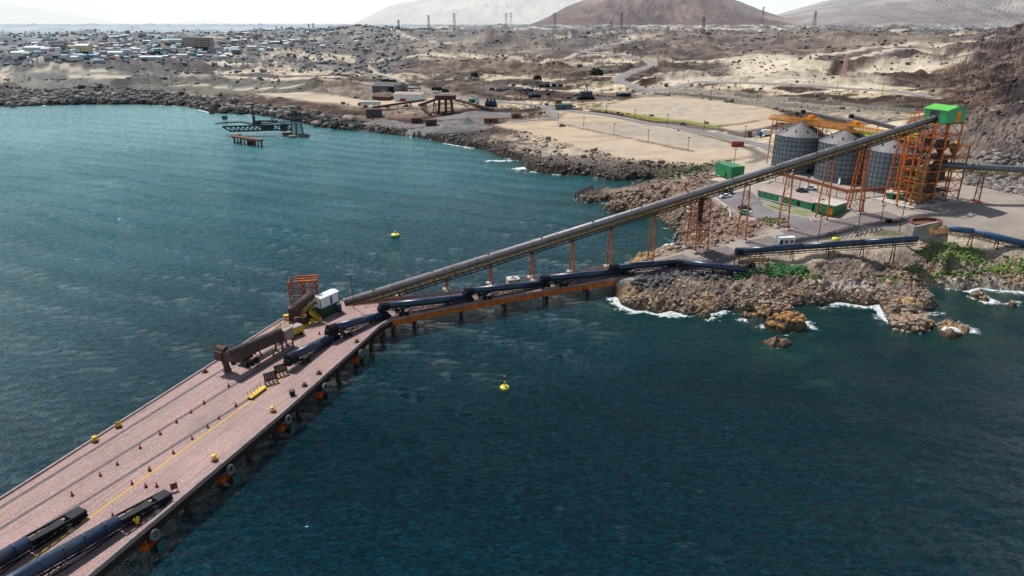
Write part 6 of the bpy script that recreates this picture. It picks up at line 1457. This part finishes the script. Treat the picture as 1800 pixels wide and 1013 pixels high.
scatter('far_shore_stones', 'dark rocks along the far shore of the bay', X_, Y_, np.minimum(rg.gamma(1.2, .75, X_.shape), 5)+.4, sm_, [(.10,.09,.09),(.075,.072,.075),(.17,.14,.12),(.13,.12,.12),(.22,.19,.16)])
X_, Y_ = pts_in(HILLY[:7]+[(700,760),(480,330),(400,262),(230,262)], 9000); k = notflat(X_, Y_) & (fbm(X_/16, Y_/13, 3, 74)+rg.uniform(-.35,.35,X_.shape) > .0); X_, Y_ = X_[k], Y_[k]
scatter('hillside_stones', 'brown rock rubble covering the dark hill behind the steel tower', X_, Y_, np.minimum(rg.gamma(1.4, .34, X_.shape), 3.)+.2, sm_, [(.11,.09,.085),(.165,.13,.115),(.08,.07,.07),(.22,.17,.14),(.14,.122,.118)])
X_, Y_ = pts_in(gl([(1705,345),(1800,350),(1850,330),(1800,290),(1725,275),(1690,305)]), 1500); k = psigned(X_, Y_, PADS[3][0]) < .5; X_, Y_ = X_[k], Y_[k]
scatter('toe_stones', 'grey rubble at the foot of the dark hill right of the tower', X_, Y_, np.minimum(rg.gamma(2., .3, X_.shape), 1.8)+.25, sm_, [(.24,.215,.205),(.17,.155,.15),(.30,.26,.23)])
# desert brush
X_ = rg.uniform(-700, 900, 26000); Y_ = rg.uniform(400, 1500, 26000); az_ = X_/Y_
k = (np.abs(az_) < .86) & (coast_d(X_, Y_) > 30) & notflat(X_, Y_) & (fbm(X_/70, Y_/40, 3, 75)+rg.uniform(-.35,.35,X_.shape) > .08); X_, Y_ = X_[k][:9000], Y_[k][:9000]
scatter('desert_brush', 'dark dry brush dotting the pale desert', X_, Y_, rg.gamma(1.6,.42,X_.shape)*(.6+Y_/1400)+.25, lf_, [(.11,.10,.085),(.14,.12,.10),(.09,.085,.07),(.17,.145,.12)], sink=.3, flat=.6, shape='bush')
def greens(spec, name, label, cols, rr=(.15,.5)):
    XX, YY = [], []
    for px, py, rx, ry, n in spec:
        g = G(px, py); a = rg.uniform(0,6.283,n); q = np.sqrt(rg.uniform(0,1,n)); XX.append(g.x+np.cos(a)*q*rx); YY.append(g.y+np.sin(a)*q*ry)
    X_, Y_ = np.concatenate(XX), np.concatenate(YY); k = (fbm(X_/3, Y_/3, 3, 76)+rg.uniform(-.3,.3,X_.shape) > -.05) & (coast_d(X_, Y_) > 1.5); X_, Y_ = X_[k], Y_[k]
    scatter(name, label, X_, Y_, rg.uniform(*rr, X_.shape), lf_, cols, sink=.5, flat=.8, shape='bush')
greens([(1385,470,6.5,3.2,900),(1362,478,4.5,2.2,500),(1300,488,3.5,1.4,220),(1368,483,2.,1.2,200),(1340,476,2.5,1.5,160)], 'green_scrub', 'dense dark green scrub on the rocks below the long blue conveyor', [(.03,.13,.03),(.05,.17,.04),(.025,.10,.03)])
greens([(1700,442,8,3.2,260),(1662,430,5,2.2,140),(1770,468,8,2.2,260),(1740,474,7,2.,180),(1640,448,6,2.5,120),(1680,476,7,1.8,280),(1600,468,4,2,60),(1560,488,5,2,70),(1795,478,5,2,200),(1420,485,4,1,50)], 'yellow_green_ground_cover', 'yellow green succulents patching the right hand shore', [(.16,.24,.03),(.20,.26,.05),(.10,.17,.03),(.13,.19,.07)])
greens([(1365,389,4,3,260),(1188,306,8,4,300),(1225,298,7,4,130),(1250,288,10,4,90),(1340,386,2,2,60),(1200,290,12,3,80)], 'headland_scrub', 'olive scrub in patches on the headland', [(.09,.14,.03),(.13,.19,.04),(.07,.09,.04)], (.2,.6))

# ------------------------------------------------------------------ the old ore pier in the bay
Yo = P(500,238)[1]
def O(px, py, dy=0.): 
    y = Yo+dy; d = ray(px, py); x = d[0]/d[1]*y; z = zat(x, y, py); return V((x, y, z))
OS = paint('old_pier_steel', (.045,.065,.075), (.06,.045,.04), .8, scale=.6)
t = thing('old_ship_loader', 'derelict dark steel ore loader standing alone in the bay', 'ship loader', tuple(O(520,238)))
m = MB()
for dy in (-3.5,3.5):
    a0, a1, b0, b1 = O(391,223,dy), O(512,219,dy), O(405,231,dy), O(512,228,dy)
    m.beam(a0, a1, 1., 1.); m.beam(b0, b1, 1., 1.); m.beam(a0, b0, .8); n = 13
    for i in range(n):
        p, q = b0.lerp(b1, i/n), b0.lerp(b1, (i+1)/n); tp = O(405+(512-405)*i/n, 222.8-3.5*i/n, dy); tq = O(405+(512-405)*(i+1)/n, 222.8-3.5*(i+1)/n, dy)
        m.beam(p, tp, .6); m.beam(tp, q, .5)
m.build('main_truss', OS, t)
m = MB(); pr_ = [O(379,218),O(400,216),O(425,215),O(445,219),O(512,214)]
for a, b in zip(pr_, pr_[1:]):
    m.beam(a, b, 2.4, .6); rail(m, [a+V((0,-1.2,.2)), b+V((0,-1.2,.2))], 1.1, 2.5, .12, 2)
m.build('walkway', OS, t)
m = MB(); m.box(O(395,207), (3.,2.6,2.6)); m.beam(O(394,208), O(394,217), .3); m.beam(O(398,208), O(398,221), .3); m.build('operator_cab', TEAL, t)
m = MB(); m.beam(O(443,187), O(446,218), .8, .8); m.beam(O(448,205), O(446,218), .6); m.beam(O(444,196), O(450,218), .35); m.build('mast', OS, t)
m = MB(); m.box(O(452,217), (5,3,3)); m.box(O(470,224), (8,3,3.2)); m.box(O(499,224), (4,4,5)); m.beam(O(476,203), O(478,215), .4); m.beam(O(481,204), O(479,215), .4); m.beam(O(474,204), O(483,204), .4); m.box(O(470,213), (14,2,1)); m.build('machinery', OS, t)
m = MB()
xs = [(512,514,0),(521,525,0),(531,535,0)]
for dy in (-5,5):
    lo = [O(512,240,dy), O(521,240,dy), O(534,238,dy)]; hi = [O(512,199,dy), O(520,197,dy), O(527,199,dy)]
    for l, h in zip(lo, hi): l.z = WZ-1; m.beam(l, h, .55)
    for k in range(6):
        f0, f1 = k/6, (k+1)/6
        for i in (0,1): m.beam(lo[i].lerp(hi[i],f0), lo[i+1].lerp(hi[i+1],f1), .22); m.beam(lo[i+1].lerp(hi[i+1],f0), lo[i].lerp(hi[i],f1), .22); m.beam(lo[i].lerp(hi[i],f1), lo[i+1].lerp(hi[i+1],f1), .28)
for k in (.25,.5,.75,1.): m.beam(O(512,240,-5).lerp(O(512,199,-5),k), O(512,240,5).lerp(O(512,199,5),k), .5); m.beam(O(534,238,-5).lerp(O(527,199,-5),k), O(534,238,5).lerp(O(527,199,5),k), .5)
m.build('tower', OS, t)
m = MB(); m.box(O(520,200), (6,6,2.2)); m.box(O(517,196), (3,3,2)); m.build('top_house', paint('olive_grey', (.13,.13,.10), (.07,.06,.05), .8), t)
for px, py, k in [(503,233,1.),(535,237,1.2),(514,239,.9)]: p = O(px, py); p = P3(px, py+1, WZ+.8); MB().tube(V((p.x,p.y,-3)), V((p.x,p.y,WZ+1.4)), 3.*k, n=14).build('pontoon_footing', paint('stained_concrete', (.25,.20,.17), (.12,.09,.08), .9, scale=.5), t)
t = thing('old_dolphin', 'rusty decked row of piles in front of the old loader', 'dolphin', tuple(P3(435,244))); m = MB()
a, b = P3(411,240,6.6), P3(459,247,6.6); m.beam(a, b, 3.5, 1.); m.beam(a, a+V((0,8,0)), 3.5, 1.); m.build('deck', RUST, t)
for i in range(9): q = a.lerp(b, i/8); MB().beam(V((q.x,q.y,-3)), V((q.x,q.y,6.2)), .9 if i % 2 == 0 else .6).build('pile', DARKRUST, t)
for px, lab in ((439,'left of two small round mooring stumps in the bay'),(446,'right of two small round mooring stumps in the bay')):
    p = P3(px, 254); t = thing('mooring_stump', lab, 'stump', tuple(p)); MB().tube(p-V((0,0,3)), p+V((0,0,1.8)), 1.5, n=12).build('pile', DARKRUST, t); MB().tube(p+V((0,0,1.8)), p+V((0,0,2.6)), 1.7, n=12).build('cap', TEAL, t)
t = thing('old_catwalk', 'long thin catwalk from the shore to the old loader', 'catwalk', tuple(P3(603,227))); ya = Yo; 
a = O(530,207); q = P3(603,226); b = V((q.x, q.y, zat(q.x, q.y, 216))); q2 = P3(640,224,5); c2_ = V((q2.x, q2.y, b.z)); m = MB()
for A_, B_ in ((a, b), (b, c2_)):
    rail(m, [A_, B_], 1.6, 2.5, .22, 2); m.beam(A_, B_, 1.6, .5); n_ = int((B_-A_).length/4)
m.build('walkway', TEAL, t); m = MB()
for k in (-1.5,1.5): m.beam(V((q.x+k,q.y,1)), V((q.x+k,q.y,b.z)), .7)
m.build('pillar', TEAL, t); MB().tube(V((q.x,q.y,-3)), V((q.x,q.y,WZ+1.6)), 3., n=12).build('footing', DARKRUST, t)

# ------------------------------------------------------------------ the old works behind the shore
def gp(px, py, dz=0.): g = G(px, py); return V((g.x, g.y, gz(g.x, g.y)+dz))
def hp(g, py): return V((g.x, g.y, zat(g.x, g.y, py)))
BR = paint('old_timber_brown', (.10,.06,.05), (.06,.045,.045), .85, scale=.5)
tg = gp(784,196); t = thing('ore_tower', 'dark timber ore tower with inclined belts running into it', 'tower', tuple(tg)); m = MB(); top = zat(tg.x, tg.y, 172)
w_ = 6.
for x in (-w_,0,w_*.9):
    for y in (-4,4): m.beam(V((tg.x+x,tg.y+y,tg.z-2)), V((tg.x+x*.8,tg.y+y,top)), 1.2)
for k in range(4): z = tg.z+(top-tg.z)*(k+.6)/4; m.beam((tg.x-w_,tg.y-4,z), (tg.x+w_,tg.y-4,z), .6)
m.build('frame', BR, t); MB().box((tg.x,tg.y,top+.5), (16,11,3)).build('deck_house', BR, t)
def belt(lab, a, b, w=3., legs=2):
    t = thing('old_belt_conveyor', lab, 'conveyor', tuple(a)); MB().beam(a, b, w, 1.6).build('belt_frame', BR, t)
    for i in range(legs):
        q = a.lerp(b, (i+.7)/(legs+.3)); g_ = gz(q.x, q.y)
        if q.z-g_ > 1.5: m = MB(); m.beam(V((q.x-1,q.y,g_-1)), V((q.x,q.y,q.z)), .7); m.beam(V((q.x+2,q.y,g_-1)), V((q.x,q.y,q.z)), .6); m.build('leg', BR, t)
a = gp(655,192,3); b = gp(745,186,6); belt('long low brown belt conveyor across the old works', a, b, 3.)
belt('steep brown belt conveyor climbing to the ore tower', gp(738,190,3), V((tg.x-5,tg.y,top-.5)), 3., 2)
a = gp(866,193,1.5); b = gp(802,180,0); b.z = zat(b.x, b.y, 176); belt('thin brown belt conveyor sloping right of the ore tower', b, a, 2.2, 3)
belt('short brown chute leaning below the long belt', gp(757,200,1), gp(741,190,3), 2., 0)
A = gp(694,178); B = gp(741,176)
wallbox('works_office', 'white and green two storey building with a pinkish roof by the shore road', 'office building', A, B, 12, 6.4, WHITE, PINKROOF, 1.8, 1., wins=[(.06+.11*i,A.z+4.7,3.,1.5) for i in range(9)]+[(.06+.11*i,A.z+1.7,3.,1.5) for i in (0,1,4,5,6,7,8)], doors=[(.3,5.,2.6,RED)])
A = gp(655,166); B = gp(699,166)
wallbox('warehouse', 'large dark grey warehouse with open doors behind the two storey building', 'warehouse', A, B, 22, 7., paint('warehouse_grey', (.13,.13,.15), (.09,.085,.09), .8), paint('warehouse_roof', (.10,.095,.11), (.14,.12,.12), .8), 3., .6, wins=[(.1,A.z+3,4,3)], doors=[(.75,6.,5.5,BLACK),(.45,4,3,CONC)])
A = gp(655,176); B = gp(684,176); wallbox('lean_to', 'long low dark lean-to left of the two storey building', 'shed', A, B, 7, 2.6, BR, DARKRUST, .6, .5)
for i, px in enumerate((857,863,869)):
    g = gp(px, 186); t = thing('hopper', ['left','middle','right'][i]+' one of three dark blue conical hoppers', 'hopper', tuple(g)); m = MB(); m.smooth = True; m.lathe(g, [(2.2,0),(2.2,2.5),(.8,5.),(.8,6.2),(.2,6.4)], 14); m.build('shell', BLUE, t); MB().tube(g-V((0,0,1)), g+V((0,0,.6)), 2.6, n=12).build('base', BLACK, t)
def hut(name, lab, px, py, L, W, h, wm, rm, rz=0.1, rise=.6, cat='hut'):
    g = gp(px, py); t = thing(name, lab, cat, tuple(g)); MB().gwall(g-V((0,0,.5)), (L,W,h+.5), rz, rise).build('wall', wm, t); MB().gable(g+V((0,0,h+.05)), (L,W), rz, rise, .5).build('roof', rm, t); MB().box(g+V((0,-W/2-.05,1.2)), (1.2,.1,2.2), 0).build('door', BLACK, t)
hut('site_hut','brown open fronted hut on the link road left of the near sand pad',863,213,10,5,3,BROWN,BROWN); hut('site_hut','small brown hut above the near sand pad corner',907,206,7,4,3,BROWN,DARKRUST)
hut('site_hut','dark teal roofed hut at the head of the coast road',990,193,13,7,4,paint('teal_wall',(.10,.16,.16)),TEAL); hut('site_hut','small brown box beside the teal roofed hut',981,192,5,5,7,BROWN,BROWN)
hut('site_hut','small dark shed under the old belt conveyor',733,214,8,5,4,DARKRUST,BR); hut('site_hut','grey machine shed at the shore end of the old works',658,204,12,8,6,paint('works_grey',(.10,.11,.12)),DARKRUST)
hut('site_hut','low shed beside the old ore tower',758,218,8,5,4,BR,BR); hut('site_hut','small white hut beside the blue hoppers',839,184,3,3,6,WHITE,MIDB)
t_g = gp(833,183); hut('green_tank_shed','green shed left of the blue hoppers',832,178,8,5,3,GREEN,GREEN)
# heaps
for i, (px, py, rx, ry, h, lab) in enumerate([(672,215,16,7,4,'grey gravel heap at the left of the old works'),(790,226,30,9,6,'long grey tailings heap on the shore edge'),(820,222,16,7,7,'steep grey heap at the right of the old works'),(838,203,40,10,4,'broad grey heap below the blue hoppers')]):
    g = gp(px, py); th = np.linspace(0, 2*math.pi, 49)[:-1]; rr_ = np.linspace(0, 1.25, 16); T_2, R_2 = np.meshgrid(th, rr_); X2 = g.x+np.cos(T_2)*R_2*rx; Y2 = g.y+np.sin(T_2)*R_2*ry
    H2 = height(X2, Y2, False)+h*np.maximum(0, 1-R_2)**.8*(.8+.5*fbm(X2/9, Y2/6, 3, 90+i))-.5*(R_2 > 1.05)
    X2 = np.concatenate([X2, X2[:,:1]], 1); Y2 = np.concatenate([Y2, Y2[:,:1]], 1); H2 = np.concatenate([H2, H2[:,:1]], 1)
    o = grid_mesh('gravel_heap', X2, Y2, H2, paint('grey_gravel', (.215,.20,.205), (.15,.14,.145), .95, scale=.12), True); tag(o, lab, 'gravel heap')
# excavator on the rock cutting, parked machines
g = gp(1030,174); t = thing('crane_excavator', 'dark blue dragline excavator on the rock cutting', 'excavator', tuple(g)); MB().box(g+V((0,0,1.2)), (14,7,2.4), .1).build('track', BLACK, t); MB().box(g+V((0,0,4.6)), (10,7,4.4), .1).build('body', BLUE, t); b_ = hp(g, 152); MB().beam(g+V((2,0,4)), b_, .9).build('boom', BLUE, t); MB().beam(g+V((-3,0,6)), b_, .3).build('stay', BLACK, t)
for i, (px, py, L, lab) in enumerate([(878,159,22,'left of two long dark blue stacks in the desert yard'),(905,160,38,'right of two long dark blue stacks in the desert yard'),(968,152,26,'row of blue grey drums beyond the dark stacks'),(1096,170,12,'blue lorry at the start of the upper road'),(940,168,10,'small dark store beside the far road')]):
    g = gp(px, py); t = thing('stored_pipes', lab, 'stack', tuple(g))
    for k in range(max(3, L//6)): x = g.x-L/2+(k+.5)*L/max(3, L//6); MB().tube((x-2.6,g.y,g.z+1.5), (x+2.6,g.y,g.z+1.5), 1.7, n=10).build('pipe', BLUE if k % 3 else TEAL, t)
# fences of concrete posts and panels
def fence(lab, pts, h, st, group=None):
    pts = [gp(*p) for p in pts]; t = thing('fence', lab, 'fence', tuple(pts[0])); m = MB(); mp = MB(); FM = paint('fence_concrete', (.40,.37,.31), (.28,.255,.22), .9, scale=.3); gg = []
    for a, b in zip(pts, pts[1:]):
        n_ = max(1, int((b-a).length/st)); gg += [a.lerp(b, i/n_) for i in range(n_)]
    gg.append(pts[-1]); zz_ = height(np.array([p.x for p in gg]), np.array([p.y for p in gg]), False)
    gg = [V((p.x,p.y,z)) for p, z in zip(gg, zz_)]
    for a, b in zip(gg, gg[1:]): mp.beam(a+V((0,0,h*.45)), b+V((0,0,h*.45)), .14, h*.9)
    mp.build('panel', FM, t)
    for a in gg[:100]: MB().box(a+V((0,0,h*.55)), (.35,.35,h*1.2)).build('post', CONC, t)
fence('pale concrete fence along the desert side of the sand pads', [(1150,165),(1215,169),(1290,177),(1367,185),(1440,193),(1475,197)], 2.4, 5.5)
fence('upper pale concrete fence of many posts behind the silos', [(1291,169),(1340,173),(1385,178),(1480,187),(1560,193),(1608,199)], 3.2, 4.5)
# trees by the warehouse
def tree(px, py, h, lab, nb=260):
    g = gp(px, py); t = thing('tree', lab, 'tree', tuple(g)); MB().tube(g-V((0,0,.5)), g+V((0,0,h*.55)), .35, .15, 7).build('trunk', BR, t)
    rng = random.Random(int(px)); m = MB()
    for _ in range(nb):
        a, e, q = rng.uniform(0,6.28), rng.uniform(-.6,1.2), rng.uniform(.5,1)**.5*h*.5*rng.choice((1,.85,.6)); c = g+V((math.cos(a)*math.cos(e)*q*1.2, math.sin(a)*math.cos(e)*q*1.2, h*.55+math.sin(e)*q*.8)); s_ = h*.09
        u1_ = V((rng.gauss(0,1),rng.gauss(0,1),rng.gauss(0,1))).normalized()*s_; u2_ = u1_.cross(V((rng.gauss(0,1),rng.gauss(0,1),rng.gauss(0,1)))).normalized()*s_
        m._add([c-u1_, c+u2_, c+u1_, c-u2_], [(0,1,2,3)])
    m.build('crown', paint('dark_leaves', (.045,.06,.035), (.02,.035,.02), .9, scale=.6), t)
for px, py, h, lab in [(678,155,9,'dark tree behind the warehouse, left one'),(690,157,10,'dark tree behind the warehouse, right one'),(834,141,8,'dark green tree alone on the pale plain'),(765,163,6,'dark bush tree beside the far road, left'),(773,163,6,'dark bush tree beside the far road, middle'),(783,166,6,'dark bush tree beside the far road, right'),(1048,142,13,'tall dark narrow tree on the desert plain'),(945,148,8,'tree at the left of the blue grey drums')]: tree(px, py, h, lab)

# ------------------------------------------------------------------ power lines
def pylon(px, top, dist, lab, mat, base_py=None, w=.55, group='lattice pylons along the skyline'):
    if base_py: g = gp(px, base_py)
    else: d = ray(px, 50); x = d[0]/d[1]*dist; g = V((x, dist, gz(x, dist)))
    h = max(zat(g.x, g.y, top), g.z+15); H_ = h-g.z; t = thing('pylon', lab, 'pylon', tuple(g), group); m = MB(); B_ = H_*.1
    for a in (-1,1):
        for b in (-1,1): m.beam(g+V((a*B_,b*B_,-1)), g+V((a*.8,b*.8,H_)), w)
    n_ = 7
    for k in range(n_):
        f0, f1 = k/n_, (k+1)/n_; r0, r1 = B_*(1-f0)+.8*f0, B_*(1-f1)+.8*f1
        for b in (-1,1): m.beam(g+V((-r0,b*r0,H_*f0)), g+V((r1,b*r1,H_*f1)), w*.6); m.beam(g+V((r0,b*r0,H_*f0)), g+V((-r1,b*r1,H_*f1)), w*.6)
    m.build('lattice', mat, t); m = MB()
    for f in (.78,.88,.97): m.beam(g+V((-H_*.13,0,H_*f)), g+V((H_*.13,0,H_*f)), w*.9)
    if mat is not REDM: m.build('cross_arm', mat, t)
REDM = paint('red_white_mast', (.45,.10,.08), (.6,.4,.36), .7, scale=.06, amt=(.48,.52), fine=False); PY = paint('pylon_grey', (.16,.17,.19), None, .6, fine=False)
for px, top, dist, lab in [(754,27,1500,'tall pylon in front of the pale mountain slope'),(799,23,1550,'tall pylon right of the one on the pale slope'),(701,35,1350,'pylon on the ridge crest left of the pale mountain'),(890,23,1500,'left pylon of the pair on the small peak'),(898,22,1650,'right pylon of the pair on the small peak'),(975,23,1500,'pylon at the left foot of the brown mountain'),(1092,22,1500,'pylon in front of the brown mountain'),(1430,20,1500,'pylon below the long grey mountainside'),(1236,30,1200,'pylon right of the brown mountain'),(486,48,1900,'leftmost thin pylon on the hazy skyline'),(495,47,1900,'second thin pylon on the hazy skyline'),(543,42,1800,'third thin pylon on the hazy skyline'),(551,41,1800,'fourth thin pylon on the hazy skyline'),(1338,12,1800,'thin pylon on the far saddle')]:
    pylon(px, top, dist, lab, PY, w=.5 if dist < 1700 else .4)
pylon(1073, 36, 0, 'red and white mast on the far plain', REDM, 61, .7); pylon(1482, 98, 0, 'red and white lattice mast in the pale dunes', REDM, 138, .45)
rng = random.Random(3)
for i, (px, py) in enumerate([(850,160),(915,176),(955,178),(1016,186),(740,172),(790,168),(930,146),(985,140),(1300,155),(1390,160),(1470,164),(1550,168),(1620,190),(1105,172),(1177,168),(1250,172),(1330,180),(1410,188),(640,175),(625,206),(700,198)]):
    g = gp(px, py); h = 9.; t = thing('utility_pole', 'thin dark utility pole on the desert plain', 'utility pole', tuple(g), 'utility poles on the desert plain'); MB().tube(g-V((0,0,1)), g+V((0,0,h)), .22, .16, 6).build('pole', POLE, t); MB().beam(g+V((-1,0,h-.6)), g+V((1,0,h-.6)), .2).build('cross_arm', POLE, t)

# ------------------------------------------------------------------ the town
TW = [('white',(.66,.68,.68)),('pale grey',(.48,.50,.52)),('blue grey',(.28,.36,.42)),('brown',(.26,.19,.16)),('cream',(.58,.52,.40)),('turquoise',(.12,.38,.42))]
TR = [('white roof',(.72,.74,.75)),('grey roof',(.34,.36,.39)),('rust roof',(.24,.13,.10)),('pale blue roof',(.34,.50,.58)),('dark roof',(.13,.14,.16))]
wm_ = {n: paint('town_'+n, c, tuple(v*.8 for v in c), .9, fine=False, scale=.1) for n, c in TW}; rm_ = {n: paint('town_'+n, c, tuple(v*.8 for v in c), .8, fine=False, scale=.1) for n, c in TR}
hm = {}
def house_mesh(wn, rn, k):
    key = (wn, rn, k)
    if key not in hm:
        L, W, h = [(8,6,2.7),(11,7,3.),(7,7,5.),(14,7,3.)][k]; m = MB(); m.gwall((0,0,-1.), (L,W,h+1), 0, 1.1); m1 = m; r_ = MB().gable((0,0,h+.06), (L,W), 0, 1.1, .4)
        d_ = MB(); 
        for q in (-.3,.05,.34): d_.box((L*q,-W/2-.04,1.4), (1.1,.08,1.3))
        out = []
        for mb, mt in ((m1, wm_[wn]), (r_, rm_[rn]), (d_, GLASS)):
            me = bpy.data.meshes.new('house'); me.from_pydata(mb.v, [], mb.f); me.materials.append(mt); out.append(me)
        hm[key] = out
    return hm[key]
cand = []; rng = random.Random(12)
def dens(px, py):
    d = 0
    if 80 < py < 112 and px < 470: d = .95*(1-abs(py-94)/26)
    if 64 < py <= 80 and 60 < px < 520: d = .55
    if 88 < py < 108 and 330 < px < 420: d = .9
    if py > 100 and px > 380: d *= .3
    if 395 < px < 640 and 60 < py < 92: d = max(d, .35)
    return d
while len(cand) < 288:
    px, py = rng.uniform(0, 640), rng.uniform(60, 112)
    if rng.random() > dens(px, py): continue
    # streets: snap to loose rows
    py2 = round(py/2.4)*2.4+rng.uniform(-.35,.35)
    if any(abs(px-a) < 5.5 and abs(py2-b) < 1.2 for a, b in cand) or (322 < px < 378 and 66 < py2 < 88): continue
    cand.append((px, py2))
gs = []
for px, py in cand:
    g = G(px, py); gs.append((g.x, g.y))
zz_ = height(np.array([a for a, b in gs]), np.array([b for a, b in gs]), False)
for (x, y), z, (px, py) in zip(gs, zz_, cand):
    wn = rng.choices([n for n, _ in TW], [5,4,2,2,1,1])[0]; rn = rng.choices([n for n, _ in TR], [5,4,2,2,2])[0]; k = rng.choices(range(4), [4,3,1,2])[0]
    a, b, c = house_mesh(wn, rn, k)
    t = bpy.data.objects.new('house', None); COL.objects.link(t); t.location = (x, y, z); t.rotation_euler.z = rng.choice((0,.1,-.12,1.5,.3)); sc_ = rng.uniform(.62,1.0); t.scale = (sc_,sc_,sc_)
    tag(t, f'small {wn} walled house with {rn} in the hazy town', 'house', f'{wn} walled {rn} houses of the hazy town')
    for nm, me in (('wall', a), ('roof', b)): o = bpy.data.objects.new(nm, me); COL.objects.link(o); o.parent = t
g = gp(350,84); t = thing('apartment_block', 'long brown apartment block standing above the town', 'apartment block', tuple(g)); MB().box(g+V((0,0,6)), (40,13,12), .05).build('wall', paint('block_brown', (.36,.31,.29), (.30,.26,.245), .9), t); MB().box(g+V((0,0,12.3)), (41,14,.6), .05).build('roof', DARKRUST, t)
for i in range(10):
    for j in range(3): MB().box(g+V((-17.5+3.9*i,-6.6,2.4+3.4*j)), (1.8,.2,1.6), .0).build('window', GLASS, t)
g = gp(148,90); t = thing('hall', 'yellow walled hall in the left part of the town', 'hall', tuple(g)); MB().gwall(g, (16,10,7), .05, 2.).build('wall', paint('hall_yellow', (.58,.52,.28), None, .8, fine=False), t); MB().gable(g+V((0,0,7.1)), (16,10), .05, 2., .5).build('roof', rm_['white roof'], t)
for px, py, L, lab in [(42,96,26,'long white shed near the left end of the town'),(70,92,30,'long white shed beside another at the left of the town'),(270,112,28,'long white warehouse at the front edge of the town'),(200,99,26,'long white roofed hall in the front row of the town'),(320,80,30,'long blue roofed shed left of the brown apartment block'),(298,78,18,'pale blue shed in the upper town')]:
    g = gp(px, py); t = thing('long_shed', lab, 'shed', tuple(g)); MB().gwall(g-V((0,0,.6)), (L,10,4.6), rng.uniform(-.05,.05), 1.5).build('wall', wm_['pale grey'], t); MB().gable(g+V((0,0,4.1)), (L,10), 0, 1.5, .4).build('roof', rm_['pale blue roof'] if 'blue' in lab else rm_['white roof'], t)
# plant clumps between the houses
X_ = rg.uniform(-1700, -150, 9000); Y_ = rg.uniform(850, 1900, 9000); k = (np.abs(X_/Y_) < .82); X_, Y_ = X_[k][:2600], Y_[k][:2600]
scatter('town_shrubbery', 'dark trees and shrubs filling the gaps between the town houses', X_, Y_, rg.uniform(1.5,4.,X_.shape), lf_, [(.22,.25,.25),(.26,.28,.27),(.19,.22,.23)], sink=.4, flat=.8, shape='bush')  # leaf colours paled and blued to carry the town's haze
